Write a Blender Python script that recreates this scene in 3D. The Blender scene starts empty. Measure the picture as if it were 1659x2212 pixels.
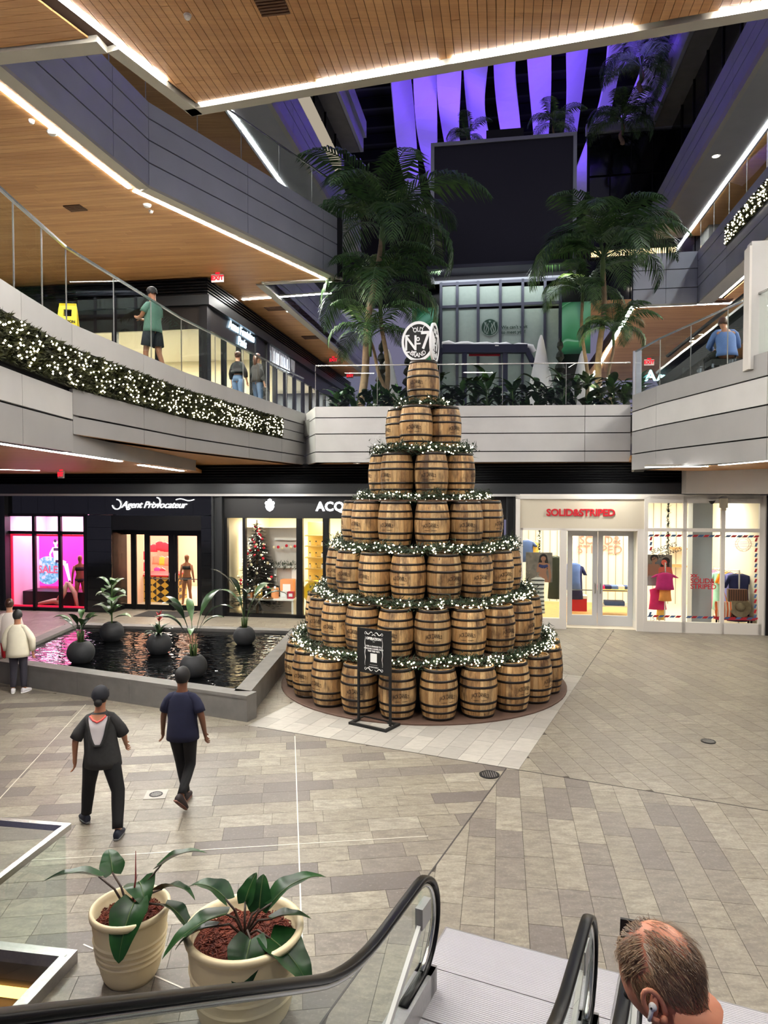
import bpy, bmesh, math, random
from mathutils import Vector, Matrix
random.seed(7)
sc = bpy.context.scene
COL = sc.collection
R = math.radians

# ------------------------------------------------------------------ camera
FPX, CH, PITCH = 1534.0, 3.92, math.atan(44/1534.0)
cam_d = bpy.data.cameras.new('camera'); cam = bpy.data.objects.new('camera', cam_d); COL.objects.link(cam)
cam_d.sensor_fit = 'VERTICAL'; cam_d.sensor_height = 36.0; cam_d.lens = FPX/2212*36.0
cam_d.clip_start = .05; cam_d.clip_end = 300
cam.location = (0, 0, CH); cam.rotation_euler = (math.pi/2-PITCH, 0, 0)
sc.camera = cam

# ------------------------------------------------------------------ world, exposure
w = bpy.data.worlds.new('night'); sc.world = w; w.use_nodes = True
w.node_tree.nodes['Background'].inputs[0].default_value = (.036, .034, .052, 1)
w.node_tree.nodes['Background'].inputs[1].default_value = 3.0
sc.view_settings.view_transform = 'Standard'; sc.view_settings.look = 'None'
sc.view_settings.gamma = 1; sc.view_settings.use_curve_mapping = False
sc.view_settings.exposure = 0.62
sc.cycles.max_bounces = 5; sc.cycles.diffuse_bounces = 3; sc.cycles.glossy_bounces = 2
sc.cycles.use_adaptive_sampling = True; sc.cycles.adaptive_threshold = .08; sc.cycles.adaptive_min_samples = 16; sc.cycles.use_light_tree = False
sc.cycles.transparent_max_bounces = 14; sc.cycles.transmission_bounces = 2
sc.cycles.sample_clamp_indirect = 6; sc.cycles.use_denoising = True
sc.cycles.caustics_reflective = False; sc.cycles.caustics_refractive = False

def lamp(name, kind, loc, energy, color=(1,1,1), size=1, size_y=None, rot=(0,0,0), spot=None, blend=.5):
    l = bpy.data.lights.new(name, kind); o = bpy.data.objects.new(name, l); COL.objects.link(o)
    l.energy = energy; l.color = color; o.location = loc; o.rotation_euler = rot
    if kind == 'AREA':
        l.shape = 'RECTANGLE'; l.size = size; l.size_y = size_y or size
    else:
        l.shadow_soft_size = size
    if spot: l.spot_size = spot; l.spot_blend = blend
    return o

# ------------------------------------------------------------------ the two building grids and pixel rays
PHI = R(9.3); cP, sP = math.cos(PHI), math.sin(PHI)
E1 = Vector((cP, -sP, 0)); E2 = Vector((sP, cP, 0))
def G(q, t, z=0): return Vector((q*cP+t*sP, -q*sP+t*cP, z))
DA = R(24.5); cD, sD = math.cos(DA), math.sin(DA)
def DG(r, a, z=0): return Vector((r*cD+a*sD, -r*sD+a*cD, z))
def ray(u, v):
    x, y = (u-829.5)/FPX, -(v-1106)/FPX
    f = Vector((0, math.cos(PITCH), -math.sin(PITCH))); up = Vector((0, math.sin(PITCH), math.cos(PITCH)))
    return Vector((1,0,0))*x + up*y + f
CAM = Vector((0,0,CH))
def PZ(u, v, z):
    d = ray(u, v); return CAM + d*((z-CH)/d.z)
def PY(u, v, y):
    d = ray(u, v); return CAM + d*(y/d.y)
def PT(u, v, t):
    d = ray(u, v); k = t/(d.dot(E2)); p = CAM+d*k
    return p.dot(E1), p.z
def proj(p):
    f = Vector((0, math.cos(PITCH), -math.sin(PITCH))); up = Vector((0, math.sin(PITCH), math.cos(PITCH)))
    r = p-CAM; d = r.dot(f)
    if d <= .05: return None
    return 829.5+FPX*r.x/d, 1106-FPX*r.dot(up)/d, d
def qt(p): return p.dot(E1), p.dot(E2)

# ------------------------------------------------------------------ mesh builder
class MB:
    def __init__(s): s.v = []; s.f = []; s.t = []; s.tone = .5
    def add(s, vs, fs):
        o = len(s.v); s.v += [Vector(x) for x in vs]
        for f in fs: s.f.append([i+o for i in f]); s.t.append(s.tone)
        return s
    def obox(s, c, ax, ay, az, hx, hy, hz):
        c = Vector(c); P = []
        for k in (-1,1):
            for j in (-1,1):
                for i in (-1,1): P.append(c+ax*hx*i+ay*hy*j+az*hz*k)
        return s.add(P, [(0,2,3,1),(4,5,7,6),(0,1,5,4),(2,6,7,3),(0,4,6,2),(1,3,7,5)])
    def box(s, c, size, rz=0):
        a = Vector((math.cos(rz), math.sin(rz), 0)); b = Vector((-a.y, a.x, 0))
        return s.obox(c, a, b, Vector((0,0,1)), size[0]/2, size[1]/2, size[2]/2)
    def gbox(s, q0, q1, t0, t1, z0, z1):
        return s.obox(G((q0+q1)/2, (t0+t1)/2, (z0+z1)/2), E1, E2, Vector((0,0,1)), abs(q1-q0)/2, abs(t1-t0)/2, abs(z1-z0)/2)
    def beam(s, p, q, wid, hei, up=Vector((0,0,1))):
        p, q = Vector(p), Vector(q); d = (q-p); L = d.length; d = d/L
        side = d.cross(up)
        if side.length < 1e-4: side = d.cross(Vector((0,1,0)))
        side.normalize(); u2 = side.cross(d).normalized()
        return s.obox((p+q)/2, d, side, u2, L/2, wid/2, hei/2)
    def prism(s, poly, z0, z1):
        n = len(poly); A = [(p[0],p[1],z0) for p in poly]; B = [(p[0],p[1],z1) for p in poly]
        ar = sum(poly[i][0]*poly[(i+1)%n][1]-poly[(i+1)%n][0]*poly[i][1] for i in range(n))
        if ar < 0: A.reverse(); B.reverse()
        return s.add(A+B, [tuple(reversed(range(n))), tuple(range(n, 2*n))]+[(i,(i+1)%n,(i+1)%n+n,i+n) for i in range(n)])
    def tube(s, pts, rad, n=8, cap=True, flat=1.0):
        pts = [Vector(p) for p in pts]; m = len(pts)
        rs = rad if isinstance(rad, (list,tuple)) else [rad]*m
        V = []; prev = None
        for i in range(m):
            d = (pts[min(i+1,m-1)]-pts[max(i-1,0)])
            d = d.normalized() if d.length > 1e-9 else Vector((0,0,1))
            if prev is None:
                a = d.cross(Vector((0,0,1)))
                if a.length < 1e-3: a = d.cross(Vector((0,1,0)))
            else: a = prev - d*prev.dot(d)
            a.normalize(); prev = a; b = d.cross(a)
            for k in range(n):
                th = 2*math.pi*k/n
                V.append(pts[i]+(a*math.cos(th)+b*math.sin(th)*flat)*rs[i])
        F = []
        for i in range(m-1):
            for k in range(n):
                F.append((i*n+k, i*n+(k+1)%n, (i+1)*n+(k+1)%n, (i+1)*n+k))
        if cap: F += [tuple(reversed(range(n))), tuple(range((m-1)*n, m*n))]
        return s.add(V, F)
    def lathe(s, prof, n=24, c=(0,0,0), close=False):
        c = Vector(c); V = []; F = []; m = len(prof)
        for (r, z) in prof:
            for k in range(n):
                th = 2*math.pi*k/n; V.append(c+Vector((r*math.cos(th), r*math.sin(th), z)))
        rng = range(m) if close else range(m-1)
        for i in rng:
            j = (i+1) % m
            for k in range(n):
                F.append((i*n+k, i*n+(k+1)%n, j*n+(k+1)%n, j*n+k))
        if not close:
            if prof[0][0] > 1e-5: F.append(tuple(reversed(range(n))))
            if prof[-1][0] > 1e-5: F.append(tuple(range((m-1)*n, m*n)))
        return s.add(V, F)
    def ball(s, c, r, n=10, m=6, sc3=(1,1,1)):
        c = Vector(c); V = [c+Vector((0,0,-r*sc3[2]))]; F = []
        for i in range(1, m):
            ph = -math.pi/2+math.pi*i/m
            for k in range(n):
                th = 2*math.pi*k/n
                V.append(c+Vector((r*sc3[0]*math.cos(ph)*math.cos(th), r*sc3[1]*math.cos(ph)*math.sin(th), r*sc3[2]*math.sin(ph))))
        V.append(c+Vector((0,0,r*sc3[2]))); T = len(V)-1
        for k in range(n):
            F.append((0, 1+(k+1)%n, 1+k)); F.append((T, T-n+k, T-n+(k+1)%n))
        for i in range(m-2):
            for k in range(n):
                F.append((1+i*n+k, 1+i*n+(k+1)%n, 1+(i+1)*n+(k+1)%n, 1+(i+1)*n+k))
        return s.add(V, F)
    def octa(s, c, r):
        c = Vector(c)
        return s.add([c+Vector(d)*r for d in ((1,0,0),(-1,0,0),(0,1,0),(0,-1,0),(0,0,1),(0,0,-1))],
                     [(0,2,4),(2,1,4),(1,3,4),(3,0,4),(2,0,5),(1,2,5),(3,1,5),(0,3,5)])
    def loft(s, rings, n=14, cap=True):
        """rings: (centre, axis_x, axis_y, rx, ry[, power])"""
        V = []; F = []; m = len(rings)
        for rg in rings:
            c, ax, ay, rx, ry = rg[:5]; c = Vector(c); ax = Vector(ax); ay = Vector(ay); pw = rg[5] if len(rg) > 5 else 1.0
            for k in range(n):
                th = 2*math.pi*k/n; a, b = math.cos(th), math.sin(th)
                a = math.copysign(abs(a)**pw, a); b = math.copysign(abs(b)**pw, b)
                V.append(c+ax*rx*a+ay*ry*b)
        for i in range(m-1):
            for k in range(n): F.append((i*n+k, i*n+(k+1)%n, (i+1)*n+(k+1)%n, (i+1)*n+k))
        if cap: F += [tuple(reversed(range(n))), tuple(range((m-1)*n, m*n))]
        return s.add(V, F)
    def geo(s, g, M):
        return s.add([M@v for v in g[0]], g[1])
    def build(s, name, mat, parent=None, smooth=False, origin=None):
        V = s.v
        if parent is not None:
            L = Vector((0,0,0)); p = parent
            while p is not None: L += p.location; p = p.parent
        elif origin is not None: L = Vector(origin)
        else:
            n = max(1, len(V))
            L = Vector((sum(v.x for v in V)/n, sum(v.y for v in V)/n, min([v.z for v in V] or [0])))
        me = bpy.data.meshes.new(name)
        me.from_pydata([v-L for v in V], [], s.f)
        at = me.color_attributes.new('tone', 'FLOAT_COLOR', 'CORNER')
        arr = []
        for p, t in zip(s.f, s.t):
            arr += [t,t,t,1]*len(p)
        at.data.foreach_set('color', arr)
        if smooth: me.polygons.foreach_set('use_smooth', [True]*len(me.polygons))
        for m in (mat if isinstance(mat, (list,tuple)) else [mat]): me.materials.append(m)
        me.update()
        o = bpy.data.objects.new(name, me); COL.objects.link(o)
        if parent is not None: o.parent = parent
        else: o.location = L
        return o

def tag(o, label=None, cat=None, group=None, kind=None):
    if label: o['label'] = label
    if cat: o['category'] = cat
    if group: o['group'] = group
    if kind: o['kind'] = kind
    return o
def thing(name, label, cat, loc=(0,0,0), group=None, kind=None, rz=0):
    o = bpy.data.objects.new(name, None); COL.objects.link(o); o.location = loc; o.rotation_euler = (0,0,rz)
    o.empty_display_size = .1
    return tag(o, label, cat, group, kind)
def setting(name, parent_loc=(0,0,0), label=None):
    o = bpy.data.objects.new(name, None); COL.objects.link(o); o.location = parent_loc
    o['kind'] = 'structure'
    if label: o['label'] = label
    return o
def part(o, label):
    o['label'] = label; return o
def ctree(o, parent=None):
    c = o.copy(); COL.objects.link(c); c.parent = parent
    for ch in list(o.children): ctree(ch, c)
    return c
def inst(src, name, parent, M):
    o = bpy.data.objects.new(name, src.data if hasattr(src, 'data') else src); COL.objects.link(o)
    o.parent = parent; o.matrix_local = M
    return o

# ------------------------------------------------------------------ text (flat print and raised letters)
_tc = {}
def text_geo(s, size=1.0, extrude=0.0, shear=0.0, offset=0.0, spacing=1.0, align='CENTER', line=1.0, res=3):
    key = (s, size, extrude, shear, offset, spacing, align, line)
    if key in _tc: return _tc[key]
    cu = bpy.data.curves.new('lettering', 'FONT'); cu.body = s; cu.size = size; cu.extrude = extrude
    cu.shear = shear; cu.offset = offset; cu.space_character = spacing; cu.align_x = align; cu.align_y = 'CENTER'
    cu.space_line = line; cu.resolution_u = res
    ob = bpy.data.objects.new('lettering', cu)
    me = bpy.data.meshes.new_from_object(ob)
    g = ([v.co.copy() for v in me.vertices], [tuple(p.vertices) for p in me.polygons])
    bpy.data.objects.remove(ob); bpy.data.curves.remove(cu); bpy.data.meshes.remove(me)
    _tc[key] = g
    return g
def fit_geo(g, width):
    w_ = max(v.x for v in g[0])-min(v.x for v in g[0]); k_ = width/w_; x_ = (max(v.x for v in g[0])+min(v.x for v in g[0]))/2
    return ([Vector(((v.x-x_)*k_, v.y*k_, v.z)) for v in g[0]], g[1])
def face_M(p, right, normal):
    right = Vector(right).normalized(); n = Vector(normal).normalized(); up = n.cross(right)
    M = Matrix((( right.x, up.x, n.x, p[0]), (right.y, up.y, n.y, p[1]), (right.z, up.z, n.z, p[2]), (0,0,0,1)))
    return M

# ------------------------------------------------------------------ materials
def srgb(r, g, b):
    f = lambda c: (c/255)/12.92 if c/255 <= .04045 else (((c/255)+.055)/1.055)**2.4
    return (f(r), f(g), f(b), 1)
class NT:
    def __init__(s, name):
        s.m = bpy.data.materials.new(name); s.m.use_nodes = True; s.t = s.m.node_tree
        s.b = s.t.nodes['Principled BSDF']; s.out = s.t.nodes['Material Output']
    def n(s, ty, **kw):
        o = s.t.nodes.new(ty)
        for k, v in kw.items():
            if k in o.inputs: o.inputs[k].default_value = v
            else: setattr(o, k, v)
        return o
    def l(s, a, b): s.t.links.new(a, b)
    def mix(s, fac, a, b, mode='MIX'):
        o = s.n('ShaderNodeMix', data_type='RGBA', blend_type=mode)
        for i, x in ((0, fac), (6, a), (7, b)):
            if hasattr(x, 'links'): s.l(x, o.inputs[i])
            else: o.inputs[i].default_value = x
        return o.outputs[2]
    def ramp(s, fac, stops):
        o = s.n('ShaderNodeValToRGB'); e = o.color_ramp.elements
        while len(e) > 1: e.remove(e[-1])
        e[0].position, e[0].color = stops[0]
        for p, c in stops[1:]:
            x = e.new(p); x.color = c
        s.l(fac, o.inputs[0]); return o.outputs[0]
    def noise(s, vec, scale, detail=3, rough=.55):
        o = s.n('ShaderNodeTexNoise'); o.inputs['Scale'].default_value = scale
        o.inputs['Detail'].default_value = detail; o.inputs['Roughness'].default_value = rough
        if vec is not None: s.l(vec, o.inputs['Vector'])
        return o.outputs[0]
    def mapping(s, vec, scale=(1,1,1), rot=(0,0,0), loc=(0,0,0)):
        o = s.n('ShaderNodeMapping'); o.inputs['Scale'].default_value = scale
        o.inputs['Rotation'].default_value = rot; o.inputs['Location'].default_value = loc
        s.l(vec, o.inputs['Vector']); return o.outputs[0]
    def pos(s): return s.n('ShaderNodeNewGeometry').outputs['Position']
    def obj(s): return s.n('ShaderNodeTexCoord').outputs['Object']
    def tone(s):
        o = s.n('ShaderNodeAttribute'); o.attribute_name = 'tone'; return o.outputs['Fac']
    def rnd(s): return s.n('ShaderNodeObjectInfo').outputs['Random']
    def bump(s, h, strength=.3, dist=.01):
        o = s.n('ShaderNodeBump'); o.inputs['Strength'].default_value = strength; o.inputs['Distance'].default_value = dist
        s.l(h, o.inputs['Height']); s.l(o.outputs[0], s.b.inputs['Normal'])
    def setc(s, x): s.l(x, s.b.inputs['Base Color'])
def plain(name, col, rough=.5, metal=0.0, emit=None, es=0, nz=0.0, nsc=8.0, bump=0.0, bsc=60.0, coat=0.0, spec=.5, sheen=0):
    t = NT(name); b = t.b
    b.inputs['Roughness'].default_value = rough; b.inputs['Metallic'].default_value = metal
    b.inputs['Coat Weight'].default_value = coat; b.inputs['Specular IOR Level'].default_value = spec
    if sheen: b.inputs['Sheen Weight'].default_value = sheen
    if nz > 0:
        n = t.noise(t.obj(), nsc, 4)
        lo = tuple(c*(1-nz) for c in col[:3])+(1,); hi = tuple(min(1, c*(1+nz)) for c in col[:3])+(1,)
        t.setc(t.ramp(n, [(.3, lo), (.7, hi)]))
    else: b.inputs['Base Color'].default_value = col
    if bump > 0: t.bump(t.noise(t.obj(), bsc, 2), bump, .004)
    if emit is not None:
        b.inputs['Emission Color'].default_value = emit; b.inputs['Emission Strength'].default_value = es
    return t.m
def glow(name, col, es):
    t = NT(name); e = t.n('ShaderNodeEmission'); e.inputs[0].default_value = col; e.inputs[1].default_value = es
    t.l(e.outputs[0], t.out.inputs[0]); return t.m
def glassm(name, tint=(.93,.97,.95,1), refl=1.0, rough=0.0):
    t = NT(name)
    tr = t.n('ShaderNodeBsdfTransparent'); tr.inputs[0].default_value = tint
    gl = t.n('ShaderNodeBsdfGlossy'); gl.inputs['Roughness'].default_value = rough; gl.inputs[0].default_value = (.9,.95,.93,1)
    fr = t.n('ShaderNodeFresnel'); fr.inputs[0].default_value = 1.45
    ge = t.n('ShaderNodeNewGeometry'); inv = t.n('ShaderNodeMath', operation='MULTIPLY_ADD'); inv.inputs[1].default_value = -refl; inv.inputs[2].default_value = refl; t.l(ge.outputs['Backfacing'], inv.inputs[0])
    mu = t.n('ShaderNodeMath', operation='MULTIPLY'); t.l(inv.outputs[0], mu.inputs[1]); t.l(fr.outputs[0], mu.inputs[0])
    mx = t.n('ShaderNodeMixShader'); t.l(mu.outputs[0], mx.inputs[0]); t.l(tr.outputs[0], mx.inputs[1]); t.l(gl.outputs[0], mx.inputs[2])
    t.l(mx.outputs[0], t.out.inputs[0]); return t.m

M = {}
# stone planks
t = NT('stone'); p = t.pos(); tn = t.tone()
big = t.noise(p, 1.3, 4); vein = t.noise(t.mapping(p, (5,13,5), (0,0,.5)), 1.0, 6, .68)
base = t.ramp(tn, [(0, srgb(96,90,86)), (.18, srgb(124,117,108)), (.42, srgb(142,135,119)), (.72, srgb(153,146,129)), (1, srgb(166,160,145))])
spk = t.noise(p, 34, 4, .75)
c = t.mix(t.ramp(vein, [(.38, (0,0,0,1)), (.62, (1,1,1,1))]), t.mix(.58, base, srgb(84,76,68)), base)
c = t.mix(t.ramp(spk, [(.36, (.3,.3,.3,1)), (.54, (0,0,0,1))]), c, srgb(92,84,76))
c = t.mix(t.ramp(spk, [(.56, (0,0,0,1)), (.72, (.3,.3,.3,1))]), c, srgb(196,190,174))
c = t.mix(t.ramp(t.noise(t.mapping(p, (2,7,2), (0,0,1.1)), 2.2, 8, .7), [(.66, (0,0,0,1)), (.72, (.5,.5,.5,1))]), c, srgb(222,216,202))
c = t.mix(t.ramp(big, [(.35, (.0,.0,.0,1)), (.7, (.28,.28,.28,1))]), c, srgb(120,112,106))
t.setc(c); t.b.inputs['Roughness'].default_value = .42
t.l(t.ramp(vein, [(0, (.34,.34,.34,1)), (1, (.55,.55,.55,1))]), t.b.inputs['Roughness']); t.bump(vein, .12, .003); M['stone'] = t.m
t = NT('pale_stone'); p = t.pos(); tn = t.tone(); vein = t.noise(t.mapping(p, (6,11,5), (0,0,.9)), 1.0, 6, .68)
base = t.ramp(tn, [(0, srgb(160,156,148)), (1, srgb(184,180,170))])
t.setc(t.mix(t.ramp(vein, [(.35, (0,0,0,1)), (.65, (1,1,1,1))]), t.mix(.3, base, srgb(128,122,116)), base)); t.b.inputs['Roughness'].default_value = .45
M['pale_stone'] = t.m
M['grout'] = plain('grout', srgb(84,78,70), .9)
M['joint'] = plain('joint_metal', srgb(205,200,188), .4, .3)
M['dark_joint'] = plain('dark_joint', srgb(58,54,50), .6)
# timber soffit
def timber(name, rot):
    t = NT(name); p = t.pos(); tn = t.tone()
    g = t.noise(t.mapping(p, (1.2, 46, 46), (0,0,rot)), 1.0, 5, .65)
    g2 = t.noise(t.mapping(p, (.35, 9, 9), (0,0,rot)), 1.0, 3, .6)
    base = t.ramp(tn, [(0, srgb(172,118,66)), (.5, srgb(206,150,92)), (1, srgb(224,172,114))])
    c = t.mix(t.ramp(g, [(.35, (0,0,0,1)), (.65, (1,1,1,1))]), t.mix(.38, base, srgb(112,68,32)), base)
    c = t.mix(t.ramp(g2, [(.4, (0,0,0,1)), (.7, (.45,.45,.45,1))]), c, srgb(222,170,112))
    t.setc(c); t.b.inputs['Roughness'].default_value = .5; return t.m
M['wood_e1'] = timber('timber_cross', PHI); M['wood_e2'] = timber('timber_long', PHI-math.pi/2)
M['wood_gap'] = plain('timber_gap', srgb(52,32,16), .9)
# metals, panels
M['alu'] = plain('aluminium_panel', srgb(206,205,203), .42, .12, nz=.05, nsc=1.2)
M['alu_dk'] = plain('aluminium_panel_grey', srgb(166,165,164), .45, .12, nz=.05, nsc=1.2)
M['alu_blue'] = plain('aluminium_panel_blue', srgb(164,167,180), .42, .12, nz=.06, nsc=1.0)
M['trim'] = plain('soffit_trim', srgb(176,172,160), .5, .2)
M['white'] = plain('white_paint', srgb(228,224,216), .5)
M['cream'] = plain('cream_paint', srgb(214,205,184), .6)
M['wall_wh'] = plain('plaster', srgb(206,204,200), .7)
M['blk'] = plain('black_metal', srgb(18,18,20), .35, .3)
M['dk'] = plain('dark_metal', srgb(52,54,56), .4, .6)
M['louvre'] = plain('louvre_metal', srgb(30,31,33), .35, .7)
M['gap'] = plain('shadow_gap', srgb(16,16,18), .8)
M['steel'] = plain('steel', srgb(190,190,188), .25, .95)
M['brushed'] = plain('brushed_steel', srgb(168,166,164), .38, .85, nz=.08, nsc=30)
M['rubber'] = plain('rubber', srgb(8,8,9), .32, spec=.3)
M['glass'] = glassm('clear_glass', (.945,.975,.96,1), .8)
M['shopglass'] = glassm('shop_glass', (.96,.98,.98,1), .55)
M['darkglass'] = plain('dark_glass', srgb(10,11,22), .08, 0, spec=.8)
M['concrete'] = plain('concrete', srgb(120,118,114), .85, nz=.12, nsc=1.5)
M['rooffin'] = plain('roof_fin', srgb(214,212,222), .6)
M['led'] = glow('led_light', (1,.97,.92,1), 95)
M['led_cool'] = glow('led_light_cool', (.95,.97,1,1), 40)
M['led_soft'] = glow('led_light_soft', (1,.95,.86,1), 10)
M['down'] = glow('downlight_lens', (1,.9,.74,1), 30)
M['sign_w'] = glow('sign_white', (1,1,1,1), 2.2)
M['sign_red'] = glow('exit_red', (1,.02,.04,1), .8)
M['bulb'] = glow('fairy_bulb', (1,.86,.58,1), 12)
M['black'] = plain('matte_black', srgb(10,10,10), .6)
M['printw'] = plain('white_print', srgb(240,240,236), .6)
M['red'] = plain('red_paint', srgb(190,20,34), .5)
M['redp'] = plain('red_letters', srgb(200,18,36), .5)
M['pink'] = plain('pink', srgb(244,70,160), .6)
M['navy'] = plain('navy_paint', srgb(28,34,66), .5)
M['snow'] = plain('snow', srgb(240,240,244), .8, bump=.5, bsc=18)
def leafm(name, c1, c2, rough=.38):
    t = NT(name); n = t.noise(t.obj(), 6, 3)
    c = t.ramp(n, [(.3, c1), (.75, c2)]); t.setc(c); t.b.inputs['Roughness'].default_value = rough
    return t.m
M['leaf'] = leafm('leaf_dark', srgb(18,36,20), srgb(46,78,42), .3)
M['leaf2'] = leafm('leaf_mid', srgb(34,62,30), srgb(76,112,56))
M['palm'] = leafm('palm_leaf', srgb(32,58,32), srgb(76,112,56), .5)
M['palm2'] = leafm('palm_leaf_yellow', srgb(56,86,34), srgb(122,142,62), .5)
M['fir'] = leafm('fir_needles', srgb(14,30,16), srgb(40,66,34), .6)
M['trunk'] = plain('palm_trunk', srgb(134,112,88), .85, nz=.25, nsc=5, bump=.4, bsc=20)
M['stem'] = plain('stem', srgb(70,92,46), .5, nz=.2)
M['stem_red'] = plain('stem_dark', srgb(58,44,34), .5, nz=.2)
# ------------------------------------------------------------------ polygon helpers
def clip(poly, a, b):
    """keep the side left of a->b"""
    out = []; n = len(poly); d = (b[0]-a[0], b[1]-a[1])
    s = lambda p: d[0]*(p[1]-a[1])-d[1]*(p[0]-a[0])
    for i in range(n):
        p, q = poly[i], poly[(i+1)%n]; sp, sq = s(p), s(q)
        if sp >= 0: out.append(p)
        if (sp > 0 and sq < 0) or (sp < 0 and sq > 0):
            k = sp/(sp-sq); out.append((p[0]+(q[0]-p[0])*k, p[1]+(q[1]-p[1])*k))
    return out
def clipc(poly, region):
    for i in range(len(region)):
        poly = clip(poly, region[i], region[(i+1)%len(region)])
        if len(poly) < 3: return []
    return poly
def area(p): return sum(p[i][0]*p[(i+1)%len(p)][1]-p[(i+1)%len(p)][0]*p[i][1] for i in range(len(p)))/2
def ccw(p): return list(p) if area(p) > 0 else list(reversed(p))
def inset(poly, g):
    out = poly
    n = len(poly)
    for i in range(n):
        a, b = poly[i], poly[(i+1)%n]; dx, dy = b[0]-a[0], b[1]-a[1]; L = math.hypot(dx, dy)
        if L < 1e-6: continue
        nx, ny = -dy/L*g, dx/L*g
        out = clip(out, (a[0]+nx, a[1]+ny), (b[0]+nx, b[1]+ny))
        if len(out) < 3: return []
    return out
def subtract(poly, hole):
    res = []; rest = poly
    for i in range(len(hole)):
        a, b = hole[i], hole[(i+1)%len(hole)]
        o = clip(rest, b, a)
        if len(o) > 2 and abs(area(o)) > 1e-4: res.append(o)
        rest = clip(rest, a, b)
        if len(rest) < 3: break
    return res
def planks(region, org, ang, width, lengths, gap=.0025, holes=(), rng=random):
    region = ccw(region)
    ca, sa = math.cos(ang), math.sin(ang)
    loc = [((x-org[0])*ca+(y-org[1])*sa, -(x-org[0])*sa+(y-org[1])*ca) for x, y in region]
    x0, x1 = min(p[0] for p in loc), max(p[0] for p in loc); y0, y1 = min(p[1] for p in loc), max(p[1] for p in loc)
    out = []
    r0 = math.floor(y0/width)
    for rI in range(r0, math.ceil(y1/width)+1):
        x = math.floor(x0)-rng.random()*2
        while x < x1:
            L = rng.choice(lengths)
            rect = [(x, rI*width), (x+L, rI*width), (x+L, (rI+1)*width), (x, (rI+1)*width)]
            wr = [(org[0]+a*ca-b*sa, org[1]+a*sa+b*ca) for a, b in rect]
            x += L
            c = clipc(wr, region)
            if len(c) < 3: continue
            pcs = [c]
            for h in holes:
                nx = []
                for pc in pcs:
                    ins = clipc(pc, h)
                    if len(ins) < 3 or area(ins) < 1e-4: nx.append(pc)
                    else: nx += subtract(pc, h)
                pcs = nx
            for pc in pcs:
                pc = inset(pc, gap)
                if len(pc) >= 3 and area(pc) > .004: out.append(pc)
    return out
def in_view_area(poly, z):
    P = [proj(Vector((x, y, z))) for x, y in poly]
    if any(p is None for p in P): return 0
    if not any(-60 < p[0] < 1720 and -60 < p[1] < 2272 for p in P): return 0
    return abs(area([(p[0], p[1]) for p in P]))
def lay(polys, z0, z1, mat, parent, name, keep=300, rest='plank_field', tone=None, mats=None):
    """the largest in view as single pieces, the others as one part"""
    A = sorted(polys, key=lambda pp: -in_view_area(pp[0], z1))
    restmb = {}
    for i, (pl, tn, mt) in enumerate(A):
        if i < keep and in_view_area(pl, z1) > 20:
            mb = MB(); mb.tone = tn; mb.prism(pl, z0, z1); mb.build(name, mt, parent)
        else:
            mb = restmb.setdefault(mt.name, (MB(), mt))[0]; mb.tone = tn; mb.prism(pl, z0, z1)
    for mb, mt in restmb.values():
        o = mb.build(rest, mt, parent); o['kind'] = 'stuff'
# ================================================================== GROUND FLOOR
Z2, ZF2, ZS1, ZS3, ZT3 = 6.10, 6.35, 4.74, 10.5, 12.2     # level-2 floor, fascia top, soffit 1, soffit 3, fascia top 3
floor = setting('floor', (0,0,0), 'grey stone plank paving of the mall court')
C0 = DG(0, 0); C0 = PZ(1120, 1663, 0); rC, aC = C0.x*cD-C0.y*sD, C0.x*sD+C0.y*cD
def DP(r, a): v = DG(rC+r, aC+a); return (v.x, v.y)
wq, wt = qt(PZ(128, 2076, .06))
well = ccw([(G(a, b).x, G(a, b).y) for a, b in ((wq-3.4, wt-3.6), (wq, wt-3.6), (wq, wt), (wq-3.4, wt))])
mb = MB()
for q0, q1, t0, t1 in ((-22, wq-3.4, -6, 30), (wq, 18, -6, 30), (wq-3.4, wq, wt, 30), (wq-3.4, wq, -6, wt-3.6)):
    mb.gbox(q0, q1, t0, t1, -.14, -.006)
mb.build('floor_bed', M['grout'], floor)
ANG_A, ANG_C = R(7.5), R(97.5)
regs = []
regs.append(([DP(-26, -14), DP(-.17, -14), DP(-.17, 0), DP(-26, 0)], ANG_A, 'stone', .0, .95))
regs.append(([DP(-.17, -14), DP(22, -14), DP(22, 0), DP(-.17, 0)], R(90)-PHI, 'stone', .1, .9))
regs.append(([DP(0, 0), DP(24, 0), DP(24, 22), DP(0, 22)], ANG_C, 'stone', .3, .8))
regs.append(([DP(-4.6, 0), DP(0, 0), DP(0, 5.6), DP(-4.6, 5.6)], R(90)-DA, 'pale_stone', 0, 1))
regs.append(([DP(-4.6, 5.6), DP(0, 5.6), DP(0, 22), DP(-4.6, 22)], ANG_C, 'stone', .35, .85))
regs.append(([DP(-26, 0), DP(-4.6, 0), DP(-4.6, 22), DP(-26, 22)], ANG_A, 'stone', .4, .9))
bound = ccw([(G(a, b).x, G(a, b).y) for a, b in ((-18, 1.0), (13, 1.0), (13, 22.2), (-18, 22.2))])
rng = random.Random(3)
allp = []
for poly, ang, mt, lo, hi in regs:
    reg = clipc(ccw(poly), bound)
    if len(reg) < 3: continue
    for pl in planks(reg, (C0.x, C0.y), ang, .305, (.61, .61, .61, .915, .457), .0022, [well], rng):
        v = rng.random(); tn = lo+(hi-lo)*(v*v if rng.random() < .35 else v)
        allp.append((pl, tn, M[mt]))
lay(allp, -.03, 0, None, floor, 'plank', 300, 'plank_field')
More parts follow.
